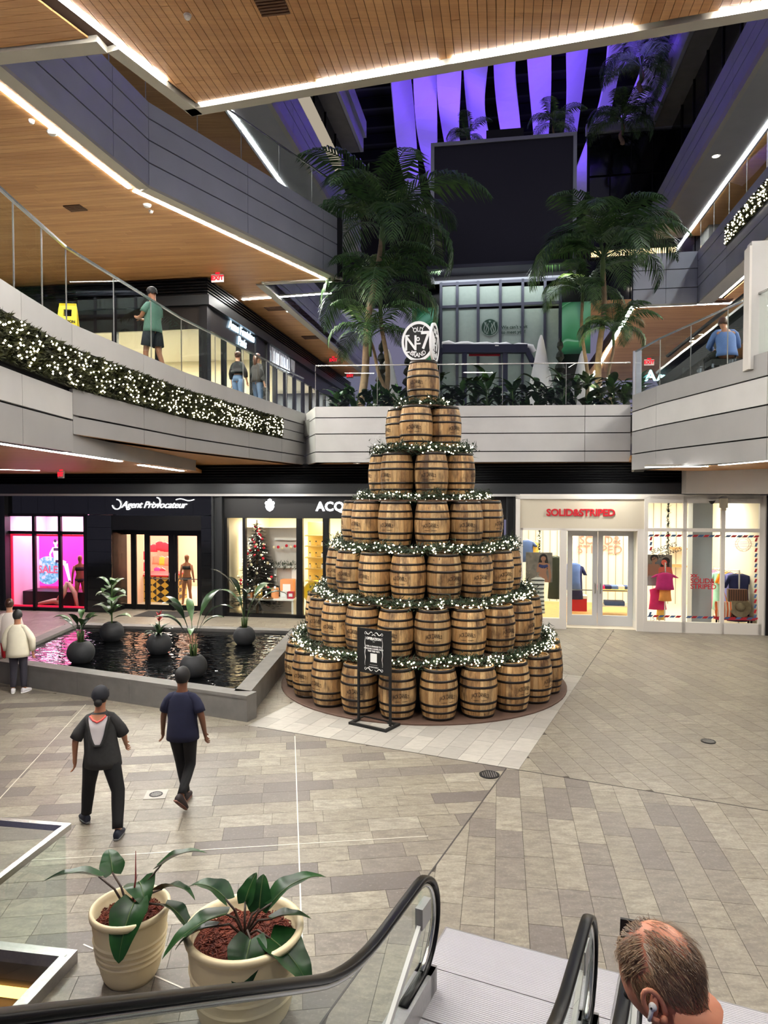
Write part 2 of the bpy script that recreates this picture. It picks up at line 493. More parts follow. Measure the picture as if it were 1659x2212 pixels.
# pale movement joints and the dark diagonal ones
mb = MB()
for (u0, v0, u1, v1) in ((637,1590,655,2110), (185,1522,-60,1790), (60,1859,925,1806), (430,2150,180,2040)):
    a, b = PZ(u0, v0, .0015), PZ(u1, v1, .0015); mb.beam(a, b, .014, .003)
mb.build('movement_joint', M['joint'], floor)
mb = MB()
for a, b in ((DP(-.17, -.02), DP(-.17, -9)), (DP(-4.4, 0), DP(14, 0)), (DP(0, 5.6), DP(0, 13))):
    mb.beam((a[0], a[1], .0012), (b[0], b[1], .0012), .016, .0024)
mb.build('dark_joint', M['dark_joint'], floor)
def drain(u, v, r, lab, square=False):
    c = PZ(u, v, 0); o = thing('floor_drain', lab, 'drain', c)
    if square: MB().box(c+Vector((0,0,.004)), (.27,.27,.008), ANG_A).build('cover_plate', M['pale_stone'], o)
    m = MB(); m.lathe([(r,0),(r,.012),(r*.86,.014),(r*.84,.008),(0,.008)], 28, c); m.build('rim', M['dk'], o)
    m = MB()
    for k in range(-3, 4):
        h = math.sqrt(max(0, (r*.8)**2-(k*r*.22)**2)); m.box(c+Vector((k*r*.22, 0, .011)), (r*.07, 2*h, .006))
    m.build('grate', M['brushed'], o)
drain(1057, 1674, .14, 'round steel floor drain beside the dark diagonal floor joint')
drain(1530, 1602, .11, 'small round floor drain in the paving below the white shop')
drain(337, 1717, .085, 'round drain set in a pale square plate between the two walkers', True)

# ---- stair well with glass guard, lower left corner
o = thing('stair_well', 'sunken stair opening with a lit orange step edge behind the glass guard', 'stairs', G(wq-1.7, wt-1.8, -2.4))
mb = MB(); mb.gbox(wq-3.4, wq, wt, wt+.12, -2.4, -.02); mb.gbox(wq, wq+.12, wt-3.6, wt+.12, -2.4, -.02); mb.gbox(wq-3.52, wq-3.4, wt-3.6, wt+.12, -2.4, -.02)
mb.build('side_wall', M['dk'], o)
MB().gbox(wq-3.4, wq, wt-3.6, wt, -2.45, -2.4).build('bottom', M['black'], o)
MB().gbox(wq-3.4, wq-.01, wt-.5, wt, -.36, -.30).build('landing_edge', M['black'], o)
MB().gbox(wq-3.3, wq-.05, wt-.03, wt-.004, -.28, -.20).build('step_light', glow('amber_light', (1,.42,.08,1), 5), o)
for k in range(7):
    MB().gbox(wq-3.4, wq-.01, wt-.5-.3*(k+1), wt-.5-.3*k, -.62-.17*k, -.5-.17*k).build('step', M['black'], o)
gd = thing('glass_guard', 'glass guard with steel rail around the lower-left stair opening', 'railing', G(wq, wt, 0))
MB().gbox(wq-3.4, wq+.10, wt, wt+.10, 0, .10).gbox(wq, wq+.10, wt-3.6, wt, 0, .10).build('base_shoe', M['brushed'], gd)
for q0, q1 in ((wq-3.38, wq-1.7), (wq-1.68, wq+.03)):
    MB().gbox(q0, q1, wt+.042, wt+.056, .10, 1.14).build('glass_panel', M['glass'], gd)
for t0, t1 in ((wt-3.58, wt-1.8), (wt-1.78, wt+.03)):
    MB().gbox(wq+.042, wq+.056, t0, t1, .10, 1.14).build('glass_panel', M['glass'], gd)
MB().gbox(wq-3.4, wq+.075, wt+.025, wt+.075, 1.13, 1.18).gbox(wq+.025, wq+.075, wt-3.6, wt+.025, 1.13, 1.18).build('top_rail', M['steel'], gd)

# ================================================================== POOL
FR, FL, BL, BR = [Vector((x, y, 0)) for x, y in ((-2.33,11.96), (-8.3,14.63), (-8.33,18.8), (-2.04,17.86))]
pool = thing('reflecting_pool', 'raised dark reflecting pool with grey stone curb beside the barrel tower', 'pool', (FR+FL+BL+BR)/4)
def inner(P, d):
    c = ccw([(p.x, p.y) for p in P]); return inset(c, d)
M['curb'] = plain('curb_stone', srgb(112,110,106), .6, nz=.12, nsc=4)
M['curb_dk'] = plain('pool_lining', srgb(20,20,20), .4)
CW = .30
for A, B in ((FR, FL), (FL, BL), (BL, BR), (BR, FR)):
    L = (B-A).length; d = (B-A)/L; nrm = Vector((d.y, -d.x, 0)); n = max(2, round(L/1.25))
    for k in range(n):
        s0, s1 = L*k/n, L*(k+1)/n
        if k == n-1: s1 -= CW+.001
        mid = A+d*((s0+s1)/2)+nrm*(CW/2); h = (s1-s0)/2-.002
        mb = MB(); mb.tone = random.random(); mb.obox(mid+Vector((0,0,.195)), d, nrm, Vector((0,0,1)), h, CW/2-.01, .195)
        mb.build('curb_block', M['curb'], pool)
        mb = MB(); mb.obox(mid+Vector((0,0,.42)), d, nrm, Vector((0,0,1)), h, CW/2, .03); mb.build('coping', M['curb'], pool)
ip = inner((FR, FL, BL, BR), CW-.02)
t = NT('pool_water'); t.b.inputs['Base Color'].default_value = srgb(6,7,8); t.b.inputs['Roughness'].default_value = .03
t.b.inputs['Specular IOR Level'].default_value = .9; t.b.inputs['IOR'].default_value = 1.6
pp = t.pos(); n1 = t.noise(t.mapping(pp, (3.0, 6.5, 1), (0,0,.1)), 1.0, 2, .5); t.bump(n1, .55, .05); M['water'] = t.m
MB().prism(ip, .05, .37).build('water', M['water'], pool)

# ================================================================== SOFFITS OF LEVEL 3 (timber)
def soffit_rows(t0, t1, wid, ql, qr, z, lens, rng):
    out = []; tt = t0
    while tt < t1-1e-6:
        te = min(tt+wid, t1)
        x = max(ql(tt), ql(te)) - rng.random()*2
        xe = max(qr(tt), qr(te))
        while x < xe:
            L = rng.choice(lens)
            a0, a1 = max(x, ql(tt)), min(x+L, qr(tt)); b0, b1 = max(x, ql(te)), min(x+L, qr(te)); x += L
            if a1-a0 < .03 and b1-b0 < .03: continue
            a1 = max(a1, a0+.005); b1 = max(b1, b0+.005)
            P = [G(a0+.002, tt+.003), G(a1-.002, tt+.003), G(b1-.002, te-.003), G(b0+.002, te-.003)]
            out.append(([(p.x, p.y) for p in P], .25+.5*rng.random(), M['wood_e1']))
        tt = te
    return out
rng = random.Random(11)
TH = .03
L3 = [PZ(u, v, ZS3) for u, v in ((-120, 33), (245, 340), (322, 402), (741, 604))]
L3qt = [qt(p) for p in L3]
L3qt[0] = (L3qt[1][0]-.15, L3qt[1][1]-9)
CQ, CT = L3qt[3]
SQ = CQ-2.55                                                # the slab steps back behind the corner
def q_edge3(t):
    for (qa, ta), (qb, tb) in zip(L3qt, L3qt[1:]):
        if t <= tb: return qa+(qb-qa)*(t-ta)/(tb-ta)
    return SQ
# near edge of the opening (over the camera)
N0, N1, N2 = PZ(232, 108, ZS3), PZ(415, 247, ZS3), PZ(1660, 33, ZS3)
nd = (N2-N1); N3 = N1+nd*1.6
ld = (N0-N1).normalized(); Nback = N1+ld*16
N0q, N0t = qt(N0)
ceil1 = setting('ceiling_near', (0,0,ZS3), 'timber soffit over the escalators')
reg = [(p.x, p.y) for p in (N1, Nback, Vector((14,-3,0)), N3)]
pl = planks(ccw(reg), (N1.x, N1.y), math.pi/2-PHI, .125, (5.5, 7.0, 9.0), .004, (), rng)
reg_in = inset(ccw(reg), .30)
pl = [q for q in (clipc(p, reg_in) for p in pl) if len(q) > 2]
lay([(p, .2+.6*rng.random(), M['wood_e2']) for p in pl], ZS3, ZS3+TH, None, ceil1, 'soffit_board', 200, 'board_field')
MB().prism(reg, ZS3+TH+.02, ZS3+.4).build('soffit_deck', M['wood_gap'], ceil1)
def edge_strip(P, wid, z0, z1, inset_d=0.0):
    """flat strips on the left of the path P"""
    mb = MB()
    for a, b in zip(P, P[1:]):
        d = (b-a).normalized(); n = Vector((-d.y, d.x, 0)); a2, b2 = a+n*inset_d, b+n*inset_d
        mb.prism([(p.x, p.y) for p in (a2, b2, b2+n*wid, a2+n*wid)], z0, z1)
    return mb
def led(P, name_label, wid=.075, z=ZS3, inset_d=.22, mat='led', group='linear ceiling lights', h=.03):
    """a linear lamp running along the path P, set in from the edge on its left"""
    o = thing('linear_light', name_label, 'light', P[0]+Vector((0,0,z-P[0].z)), group)
    edge_strip(P, wid+.03, z+.0, z+.05, inset_d-.015).build('housing', M['trim'], o)
    edge_strip(P, wid, z-.012, z+h-.012, inset_d).build('diffuser', M[mat], o)
    return o
# trims and lights of the near opening
edge_strip([N3, N1], .22, ZS3-.04, ZS3+.35).build('edge_trim', M['trim'], ceil1)
edge_strip([N1, N0], .22, ZS3-.04, ZS3+.35).build('edge_trim', M['trim'], ceil1)
for k, (u0, v0, u1, v1) in enumerate(((1659+420, -64, 1390, 62), (1350, 78, 1010, 132), (985, 136, 700, 180))):
    pass
def on_edge(A, B, u):
    best = None
    for i in range(801):
        p = A+(B-A)*(i/800); pr = proj(p)
        if pr is None: continue
        e = abs(pr[0]-u)
        if best is None or e < best[0]: best = (e, p)
    return best[1]
for u0, u1, lb in ((2400, 1545, 'white linear light along the near soffit edge at the upper right corner'),
                   (1365, 985, 'short white linear light in the middle of the near soffit edge'),
                   (955, 700, 'white linear light on the near soffit edge toward its pointed corner')):
    a, b = on_edge(N1, N3, u0), on_edge(N1, N3, u1)
    led([a, b], lb, .085)
a, b = on_edge(N1, Nback, 330), N1+ld*9
led([a, b], 'white linear light slanting down the top left of the near soffit', .085)
led([on_edge(N1, N3, 690), N1-ld*0+(N3-N1).normalized()*.30], 'dim unlit end of the light channel at the pointed soffit corner', .085, mat='led_soft')
# level 3 soffit to the left (boards run across)
ceil2 = setting('ceiling_left', (-8,16,ZS3), 'timber soffit above the left balcony')
rows = soffit_rows(N0t, CT, .14, lambda t: -22, lambda t: q_edge3(t)-.30, ZS3, (5.0, 6.5, 8.0), rng)
rows = [r for r in rows]
rows += soffit_rows(CT, 40, .14, lambda t: -9.4, lambda t: SQ-.30, ZS3, (5.0, 6.5, 8.0), rng)
lq = lambda t: (N0q+(qt(N0-ld)[0]*-1+N0q)*0)
def q_near(t):                                              # right limit of the left-hand piece in front of the opening
    q0, t0 = N0q, N0t; q1, t1 = qt(Nback); return q0+(q1-q0)*(t-t0)/(t1-t0)
rows2 = soffit_rows(-2, N0t-.30, .14, lambda t: -22, lambda t: q_near(t)-.05, ZS3, (5.0, 6.5, 8.0), rng)
rows = [r for r in rows if True]
def tcent(r): return sum(qt(Vector((x, y, 0)))[1] for x, y in r[0])/len(r[0])
rows = [r for r in rows if tcent(r) > N0t-.2]
# the opening between the left fascia and the near edge stays free
rows = [r for r in rows if not (tcent(r) < L3qt[0][1] )]
lay(rows+rows2, ZS3, ZS3+TH, None, ceil2, 'soffit_board', 240, 'board_field')
mb = MB()
pts = [G(q-.05, t) for q, t in L3qt]+[G(SQ, CT), G(SQ, 40), G(-22, 40), G(-22, L3qt[0][1])]
mb.prism([(p.x, p.y) for p in pts], ZS3+TH+.02, ZS3+.3)
pts = [G(N0q, N0t), G(*qt(Nback)), G(-22, -2), G(-22, N0t)]
mb.prism([(p.x, p.y) for p in pts], ZS3+TH+.02, ZS3+.3)
mb.build('soffit_deck', M['wood_gap'], ceil2)
P3 = [G(q, t, 0) for q, t in L3qt]
edge_strip(P3, .26, ZS3-.05, ZS3+.02).build('edge_trim', M['trim'], ceil2)
edge_strip([P3[3], G(SQ, CT)], .2, ZS3-.05, ZS3+.02).build('edge_trim', M['trim'], ceil2)
edge_strip([G(SQ, CT), G(SQ, 40)], .26, ZS3-.05, ZS3+.02).build('edge_trim', M['trim'], ceil2)
edge_strip([G(N0q, N0t), G(-22, N0t)], .28, ZS3-.05, ZS3+.3).build('edge_trim', M['trim'], ceil2)
led([P3[0], P3[1], P3[2], P3[3]], 'long white linear light following the edge of the left timber soffit', .085, inset_d=.42)
a = PZ(716, 634, ZS3); b = PZ(525, 648, ZS3)
led([a, b], 'white linear light crossing the far end of the left timber soffit', .10, inset_d=0)

# ================================================================== FASCIAS: panels in bands, joints open
def panels(name, label, P, bands, joints, mats, thick=.06, back=.25, kind_loc=None):
    """P polyline (outer face, panels on its left side are hidden); bands [(z0,z1)], joints = lengths at which panels end"""
    o = thing(name, label, 'balcony', P[0].copy(), None, 'structure'); del o['category']
    for si, (a, b) in enumerate(zip(P, P[1:])):
        L = (b-a).length; d = (b-a)/L; n = Vector((-d.y, d.x, 0))
        js = joints[si]
        cuts = [0]+list(js)+[L]
        for bi, (z0, z1) in enumerate(bands):
            for c0, c1 in zip(cuts, cuts[1:]):
                m = a+d*((c0+c1)/2)+n*(thick/2)
                mb = MB(); mb.obox(Vector((m.x, m.y, (z0+z1)/2)), d, n, Vector((0,0,1)), (c1-c0)/2-.006, thick/2, (z1-z0)/2-.014)
                mb.build('fascia_panel', M[mats[bi % len(mats)]], o)
    mb = MB()
    for a, b in zip(P, P[1:]):
        d = (b-a).normalized(); n = Vector((-d.y, d.x, 0)); z0, z1 = bands[0][0]+.01, bands[-1][1]-.01
        mb.prism([(p.x, p.y) for p in (a+n*thick*1.1, b+n*thick*1.1, b+n*(thick+back), a+n*(thick+back))], z0, z1)
    mb.build('fascia_backing', M['gap'], o)
    return o
def glassrail(label, P, z0, z1, plen=1.5, inset_d=.08, mat='glass', ends=True):
    o = thing('glass_balustrade', label, 'railing', P[0]+Vector((0,0,z0-P[0].z)), 'glass balustrades of the balconies')
    rails = MB()
    for a, b in zip(P, P[1:]):
        d = (b-a); d.z = 0; L = d.length; d = d/L; n = Vector((-d.y, d.x, 0)); k = max(1, round(L/plen))
        for i in range(k):
            s0, s1 = L*i/k+.012, L*(i+1)/k-.012
            m = a+d*((s0+s1)/2)+n*inset_d
            mb = MB(); mb.obox(Vector((m.x, m.y, (z0+z1)/2)), d, n, Vector((0,0,1)), (s1-s0)/2, .007, (z1-z0)/2); mb.build('glass_panel', M[mat], o)
            q = a+d*(L*i/k)+n*inset_d
            mb = MB(); mb.obox(Vector((q.x, q.y, (z0+z1)/2)), d, n, Vector((0,0,1)), .005, .009, (z1-z0)/2-.02); mb.build('joint_bar', M['brushed'], o)
        a2, b2 = a+n*inset_d, b+n*inset_d
        rails.beam((a2.x, a2.y, z1+.012), (b2.x, b2.y, z1+.012), .045, .03)
    rails.build('top_rail', M['steel'], o)
    return o
# left balcony, level 2.  Path runs from near to far, the deck is on its left
lb_pts = [PZ(u, v, ZF2) for u, v in ((-90, 540), (45, 628), (155, 697), (400, 803), (661, 893))]
LB = [Vector((p.x, p.y, 0)) for p in lb_pts]
LBf = LB[2:]
near = LB[:3]
panels('balcony_fascia_left_near', 'curved near part of the left balcony front in grey metal panels', near, [(4.48, 4.95), (4.95, 5.36), (5.98, ZF2)], [[], []], ['alu_dk', 'alu', 'alu'])
La = (LBf[1]-LBf[0]).length; Lb = (LBf[2]-LBf[1]).length
panels('balcony_fascia_left', 'long left balcony front in grey metal panels behind the fairy light band', LBf, [(ZS1, 5.02), (5.02, 5.42), (5.98, ZF2)], [[La*.55], [Lb*.42, Lb*.72]], ['alu_dk', 'alu_dk', 'alu'])
mb = MB()
e_ = LBf[2]; dL = (LBf[2]-LBf[1]).normalized()
cutp = LBf[1]+dL*(Lb*.72)
nL = Vector((-dL.y, dL.x, 0)); mm = (cutp+e_)/2+nL*.03
tail = thing('balcony_fascia_left_end', None, None, cutp, None, 'structure')
for z0, z1 in ((5.43, 5.70), (5.70, 5.97)):
    MB().obox(Vector((mm.x, mm.y, (z0+z1)/2)), dL, nL, Vector((0,0,1)), (e_-cutp).length/2-.006, .03, (z1-z0)/2-.01).build('fascia_panel', M['alu_dk'], tail)
# straight bridge front
BP = [PZ(681, 878, ZF2), PZ(1363, 872, ZF2)]
BP = [Vector((p.x, p.y, 0)) for p in BP]; BP = [Vector((BP[0].x, 20.3, 0)), Vector((PY(1363, 872, 19.8).x, 19.8, 0))]
Lc = (BP[1]-BP[0]).length
mat_c = ['alu', 'alu', 'alu', 'alu']
panels('balcony_fascia_bridge', 'straight pale panelled bridge front behind the barrel tower', BP, [(ZS1, 5.05), (5.05, 5.56), (5.56, 6.02), (6.02, ZF2)], [[Lc*.858]], mat_c)
panels('balcony_fascia_return', 'narrow return panel between the left balcony and the bridge', [LBf[2], BP[0]], [(ZS1, 5.05), (5.05, 5.56), (5.56, 6.02), (6.02, ZF2)], [[]], mat_c)
# right balcony
RB = [PZ(u, v, ZF2) for u, v in ((1366, 853), (1418, 833), (1659, 757), (1900, 681))]
RB = [Vector((p.x, p.y, 0)) for p in RB]
RBp = [BP[1]+Vector((.02,-.05,0))]+RB
panels('balcony_fascia_right', 'right balcony front in grey metal panels with wide dark joints', RB, [(4.45, 4.86), (4.86, 5.42), (5.42, 5.92), (5.92, ZF2)], [[], [], []], ['alu_dk', 'alu_dk', 'alu', 'alu_dk'])
panels('balcony_fascia_right_return', 'short side of the right balcony turning back to the bridge', RBp[:2], [(4.45, 4.86), (4.86, 5.42), (5.42, 5.92), (5.92, ZF2)], [[]], ['alu_dk'])
# level 3 left fascia
P3n = P3[:]
L3s = [(a-b).length for a, b in zip(P3n, P3n[1:])]
panels('balcony_fascia_upper_left', 'upper left balcony front in blue grey metal panels with open joints', P3n, [(ZS3, 11.0), (11.0, 11.48), (11.48, 11.94), (11.94, 12.3)],
       [[L3s[0]*.6], [], [L3s[2]*.42, L3s[2]*.86]], ['alu_blue'])
panels('balcony_fascia_upper_left_end', 'end of the upper left balcony turning back over the walkway', [P3n[3], G(SQ, CT)], [(ZS3, 11.0), (11.0, 11.48), (11.48, 11.94), (11.94, 12.3)], [[]], ['alu_blue'])
panels('balcony_fascia_walkway', 'blue grey panels above the left walkway beyond the corner', [G(SQ, CT), G(SQ, 40)], [(ZS3, 11.0), (11.0, 11.48), (11.48, 11.94), (11.94, 12.3)], [[4, 8, 12]], ['alu_blue'])
# level 3 right fascia and cross piece
Q3R, T3R = 6.75, 26.4
panels('balcony_fascia_upper_right', 'upper right balcony front in lilac grey panels with a fairy light strip', [G(Q3R, T3R), G(Q3R, 3)], [(ZS3, 11.05), (11.05, 11.35), (11.35, 11.95), (11.95, 12.3)], [[3.2, 9, 15]], ['alu_blue'])
panels('balcony_fascia_upper_cross', 'grey panelled end wall facing the court beside the right palm', [G(4.6, T3R), G(Q3R, T3R)], [(ZS3, 11.05), (11.05, 11.7), (11.7, 12.3)], [[1.1]], ['alu_blue'])

# decks of level 2
deck = setting('floor_upper', (0, 20, Z2), 'level two walkway slab')
mb = MB()
LBi = [LB[0]-Vector((0,4,0))]+LB
dl = [(p.x-.32, p.y) for p in LBi]+[(LBi[-1].x-.32, 22.6), (-24, 23), (-24, 0)]
mb.prism(dl, 5.6, Z2)
mb.prism([(p.x, p.y) for p in (BP[0]+Vector((.08,.36,0)), BP[1]+Vector((.4,.36,0)), G(9, 45), G(-20, 45), G(-20, 25.5), LBf[2]+Vector((-.5,.7,0)))], 5.6, Z2-.004)
mb.prism([(p.x, p.y) for p in (RB[0]+Vector((.35,.5,0)), RB[1]+Vector((.35,0,0)), RB[2]+Vector((.35,0,0)), RB[3]+Vector((.35,0,0)), G(20, 2), G(20, 28), BP[1]+Vector((.45,.4,0)))], 5.6, Z2-.002)
mb.build('deck', M['concrete'], deck)
# soffits of level 1
c1 = setting('ceiling_ground', (0, 18, ZS1), 'timber soffit under the level two walkways')
k0, k1 = LB[2], PZ(425, 1015, 4.5)
k1 = Vector((k1.x, k1.y, 0))
lowp = [LB[0]-Vector((0,4,0)), LB[0], LB[1], LB[2], k1, G(-9.2, 21.2), G(-22, 21.2), Vector((-22, 0, 0))]
mb = MB(); mb.prism([(p.x-.08, p.y) for p in lowp], 4.5, 4.6); mb.build('soffit_low', M['wood_e1'], c1)
d_ = (k1-k0).normalized(); n_ = Vector((-d_.y, d_.x, 0))
mb = MB(); mb.prism([(p.x, p.y) for p in (k0+n_*.02, k1+n_*.02, k1+n_*.08, k0+n_*.08)], 4.48, ZS1+.3); mb.build('soffit_step', M['alu_dk'], c1)
hi = [LB[2], LBf[1], LBf[2], BP[0], BP[1], RB[0], G(9.5, 20.6), G(9.5, 21.6), G(-22, 21.6), k1]
mb = MB(); mb.prism([(p.x, p.y+.1) for p in hi], ZS1+.01, ZS1+.1); mb.build('soffit_high', M['wood_e1'], c1)
lr = [RB[0]+Vector((.06,.05,0)), RB[1]+Vector((.08,0,0)), RB[2]+Vector((.08,0,0)), RB[3]+Vector((.08,0,0)), G(18, 2), G(18, 22), G(6.9, 21)]
mb = MB(); mb.prism([(p.x, p.y) for p in lr], 4.47, 4.55); mb.build('soffit_low', M['wood_e1'], c1)
led([PZ(-160, 925, 4.5), PZ(-20, 952, 4.5), PZ(265, 996, 4.5)], 'white linear light under the near left balcony', .11, 4.5, 0.0, 'led')
led([PZ(308, 1004, 4.5), PZ(398, 1017, 4.5)], 'short white linear light under the left balcony beside the dark louvres', .11, 4.5, 0.0, 'led')
led([PZ(-60, 1012, 4.5), PZ(86, 1016, 4.5)], 'faint linear light above the black shop at the far left', .10, 4.5, 0.0, 'led_soft')
led([PZ(1530, 1007, 4.46), PZ(1395, 1009, 4.46)], 'white linear light under the right balcony above the white shop', .14, 4.46, 0.0, 'led')
led([PZ(1700, 992, 4.46), PZ(1560, 1004, 4.46)], 'soft linear light under the right balcony at the picture edge', .08, 4.46, 0.0, 'led_soft')

# glass balustrades of level 2
glassrail('glass balustrade of the curved near left balcony', near, ZF2, 7.42, 1.0)
glassrail('glass balustrade along the left balcony before the upper shops', LBf, ZF2, 7.42, 1.45)
glassrail('glass balustrade of the bridge in front of the planting', BP, ZF2, 7.50, 1.95)
glassrail('glass balustrade of the right balcony behind which the man sits', RB, ZF2, 7.42, 1.5)
glassrail('glass balustrade of the upper left balcony', P3n, 12.3, 13.35, 1.6)
glassrail('glass balustrade of the upper right balcony above the fairy lights', [G(Q3R, T3R), G(Q3R, 3)], 12.3, 13.35, 1.6)
gi = [PZ(705, 800, 7.42), PZ(755, 870, ZF2)]
# ================================================================== RIGHT L3 SOFFIT, UPPER LEVELS, ROOF
c3r = setting('ceiling_right', G(9, 20, ZS3), 'timber soffit above the right balcony')
rng = random.Random(5)
rows = soffit_rows(8, T3R, .14, lambda t: Q3R+.75, lambda t: 18, ZS3, (5.0, 6.5, 8.0), rng)
rows += soffit_rows(T3R, 44, .16, lambda t: 4.75, lambda t: 18, ZS3, (5.0, 6.5, 8.0), rng)
lay(rows, ZS3, ZS3+TH, None, c3r, 'soffit_board', 60, 'board_field')
MB().gbox(Q3R+.05, 18, 3, T3R, ZS3+.05, ZS3+.3).gbox(4.62, 18, T3R+.07, 44, ZS3+.05, ZS3+.3).build('soffit_deck', M['wood_gap'], c3r)
edge_strip([G(Q3R, T3R), G(Q3R, 3)], .5, ZS3-.05, ZS3+.02).build('edge_trim', M['trim'], c3r)
edge_strip([G(4.6, T3R), G(Q3R, T3R)], .12, ZS3-.05, ZS3+.02).build('edge_trim', M['trim'], c3r)
led([G(Q3R, T3R-.6), G(Q3R, 3)], 'white linear light under the upper right balcony front', .10, inset_d=.52)
led([G(4.75, T3R), G(8.2, T3R)], 'white linear light crossing the right timber soffit', .12, inset_d=.16)
led([G(4.75, T3R+.2), G(5.3, 42)][::-1], 'white linear light running back along the right walkway', .14, inset_d=-.2)
# level 4 slabs on both sides, and the roof edge: long bands along the court
def band(name, q0, q1, t0, t1, z0, z1, mat):
    o = MB().gbox(q0, q1, t0, t1, z0, z1).build(name, M[mat]); o['kind'] = 'structure'; return o
for s, sd in ((1, 'right'), (-1, 'left')):
    k = lambda q: s*q
    t1 = 36
    c4 = setting('ceiling_upper_'+sd, G(s*10, 20, 16), 'soffit two floors above the balcony')
    MB().gbox(k(7.2), k(8.7), 6, t1, 16.0, 16.12).build('metal_soffit', M['alu_dk'], c4)
    MB().gbox(k(8.75), k(16), 6, t1, 16.05, 16.2).build('timber_soffit', M['wood_e1'], c4)
    MB().gbox(k(7.06), k(7.22), 6, t1, 15.95, 16.2).build('edge_trim', M['trim'], c4)
    P = [G(7.1, t1), G(7.1, 6)] if s > 0 else [G(-7.1, 6), G(-7.1, t1)]
    panels('balcony_fascia_top_'+sd, 'top balcony band of grey panels on the %s side' % sd, P, [(16.15, 16.75), (16.75, 17.2), (17.2, 17.75)], [[6, 12, 18, 24]], ['alu_blue'])
    led([G(k(8.55), t1 if s > 0 else 6), G(k(8.55), 6 if s > 0 else t1)], 'white linear light high on the %s side of the court' % sd, .14, 16.0, 0.0 if s > 0 else -.1, 'led_cool')
    wl = setting('wall_upper_'+sd, G(s*7.6, 20, 17.7), 'dark glazed wall below the roof edge')
    for i in range(15):
        tt = 6+i*2.0
        MB().gbox(k(7.95), k(8.05), tt+.03, tt+1.97, 17.75, 21.2).build('glass_pane', M['darkglass'], wl)
        MB().gbox(k(7.9), k(8.1), tt-.03, tt+.03, 17.75, 21.2).build('mullion', M['blk'], wl)
    rf = setting('roof_edge_'+sd, G(s*8, 20, 21.2), 'concrete roof edge around the court opening')
    MB().gbox(k(7.1), k(8.3), 6, t1, 21.2, 21.5).build('soffit', M['concrete'], rf)
    MB().gbox(k(6.95), k(7.12), 6, t1, 21.2, 22.0).gbox(k(6.8), k(6.97), 6, t1, 21.9, 22.7).build('edge', M['alu_blue'], rf)
# L3 floors behind the upper fascias
_f3 = MB().prism([(p.x, p.y) for p in [G(q-.4, t) for q, t in L3qt[:3]]+[G(CQ-.6, CT-.5), G(SQ-.4, CT-.5), G(SQ-.4, 40), G(-20, 40), G(-20, L3qt[0][1])]], 11.6, 11.75).build('floor_third_left', M['concrete']); _f3['kind'] = 'structure'; band('floor_third_right', Q3R+.35, 18, 3, 40, 11.6, 11.75, 'concrete')
# lit louvre panels and amber strip on the left upper wall
wl = thing('lit_panel_row', 'row of pale lit panels high on the left wall under the roof', 'panel', G(-7.9, 20, 18.6))
for i in range(8):
    MB().gbox(-7.90, -7.86, 19+i*2, 20.9+i*2, 19.3, 20.3).build('panel', glow('panel_glow', (1,.86,.66,1), .28) if i == 0 else bpy.data.materials['panel_glow'], wl)
# far end: dark glazed wall, screen building
fw = setting('wall_far', G(0, 38, 10), 'dark glazed far end of the court')
MB().gbox(-16, -9.0, 37.8, 38.2, 6, 30).gbox(9.5, 17, 37.8, 38.2, 6, 21).build('solid', M['dk'], fw)
for i in range(6):
    for j in range(4):
        MB().gbox(4.2+i*.98, 5.12+i*.98, 36.0, 36.1, 13.2+j*2.0, 15.1+j*2.0).build('glass_pane', M['darkglass'], fw)
MB().gbox(4.1, 10.2, 36.15, 36.3, 12.2, 21.4).build('backing', M['black'], fw)
MB().gbox(4.0, 10.3, 35.8, 36.2, 21.2, 21.6).gbox(4.0, 10.3, 35.9, 36.05, 17.1, 17.3).build('transom', M['alu_blue'], fw)
MB().gbox(4.2, 9.6, 35.6, 36.0, 12.2, 13.1).build('timber_band', M['wood_e1'], fw)
MB().gbox(4.3, 8.2, 35.9, 35.98, 15.3, 15.55).build('lit_strip', glow('far_lamp', (1,.72,.35,1), 1.6), fw)
MB().gbox(9.3, 10.2, 34.6, 36, 12.2, 21.3).build('pier', M['concrete'], fw)
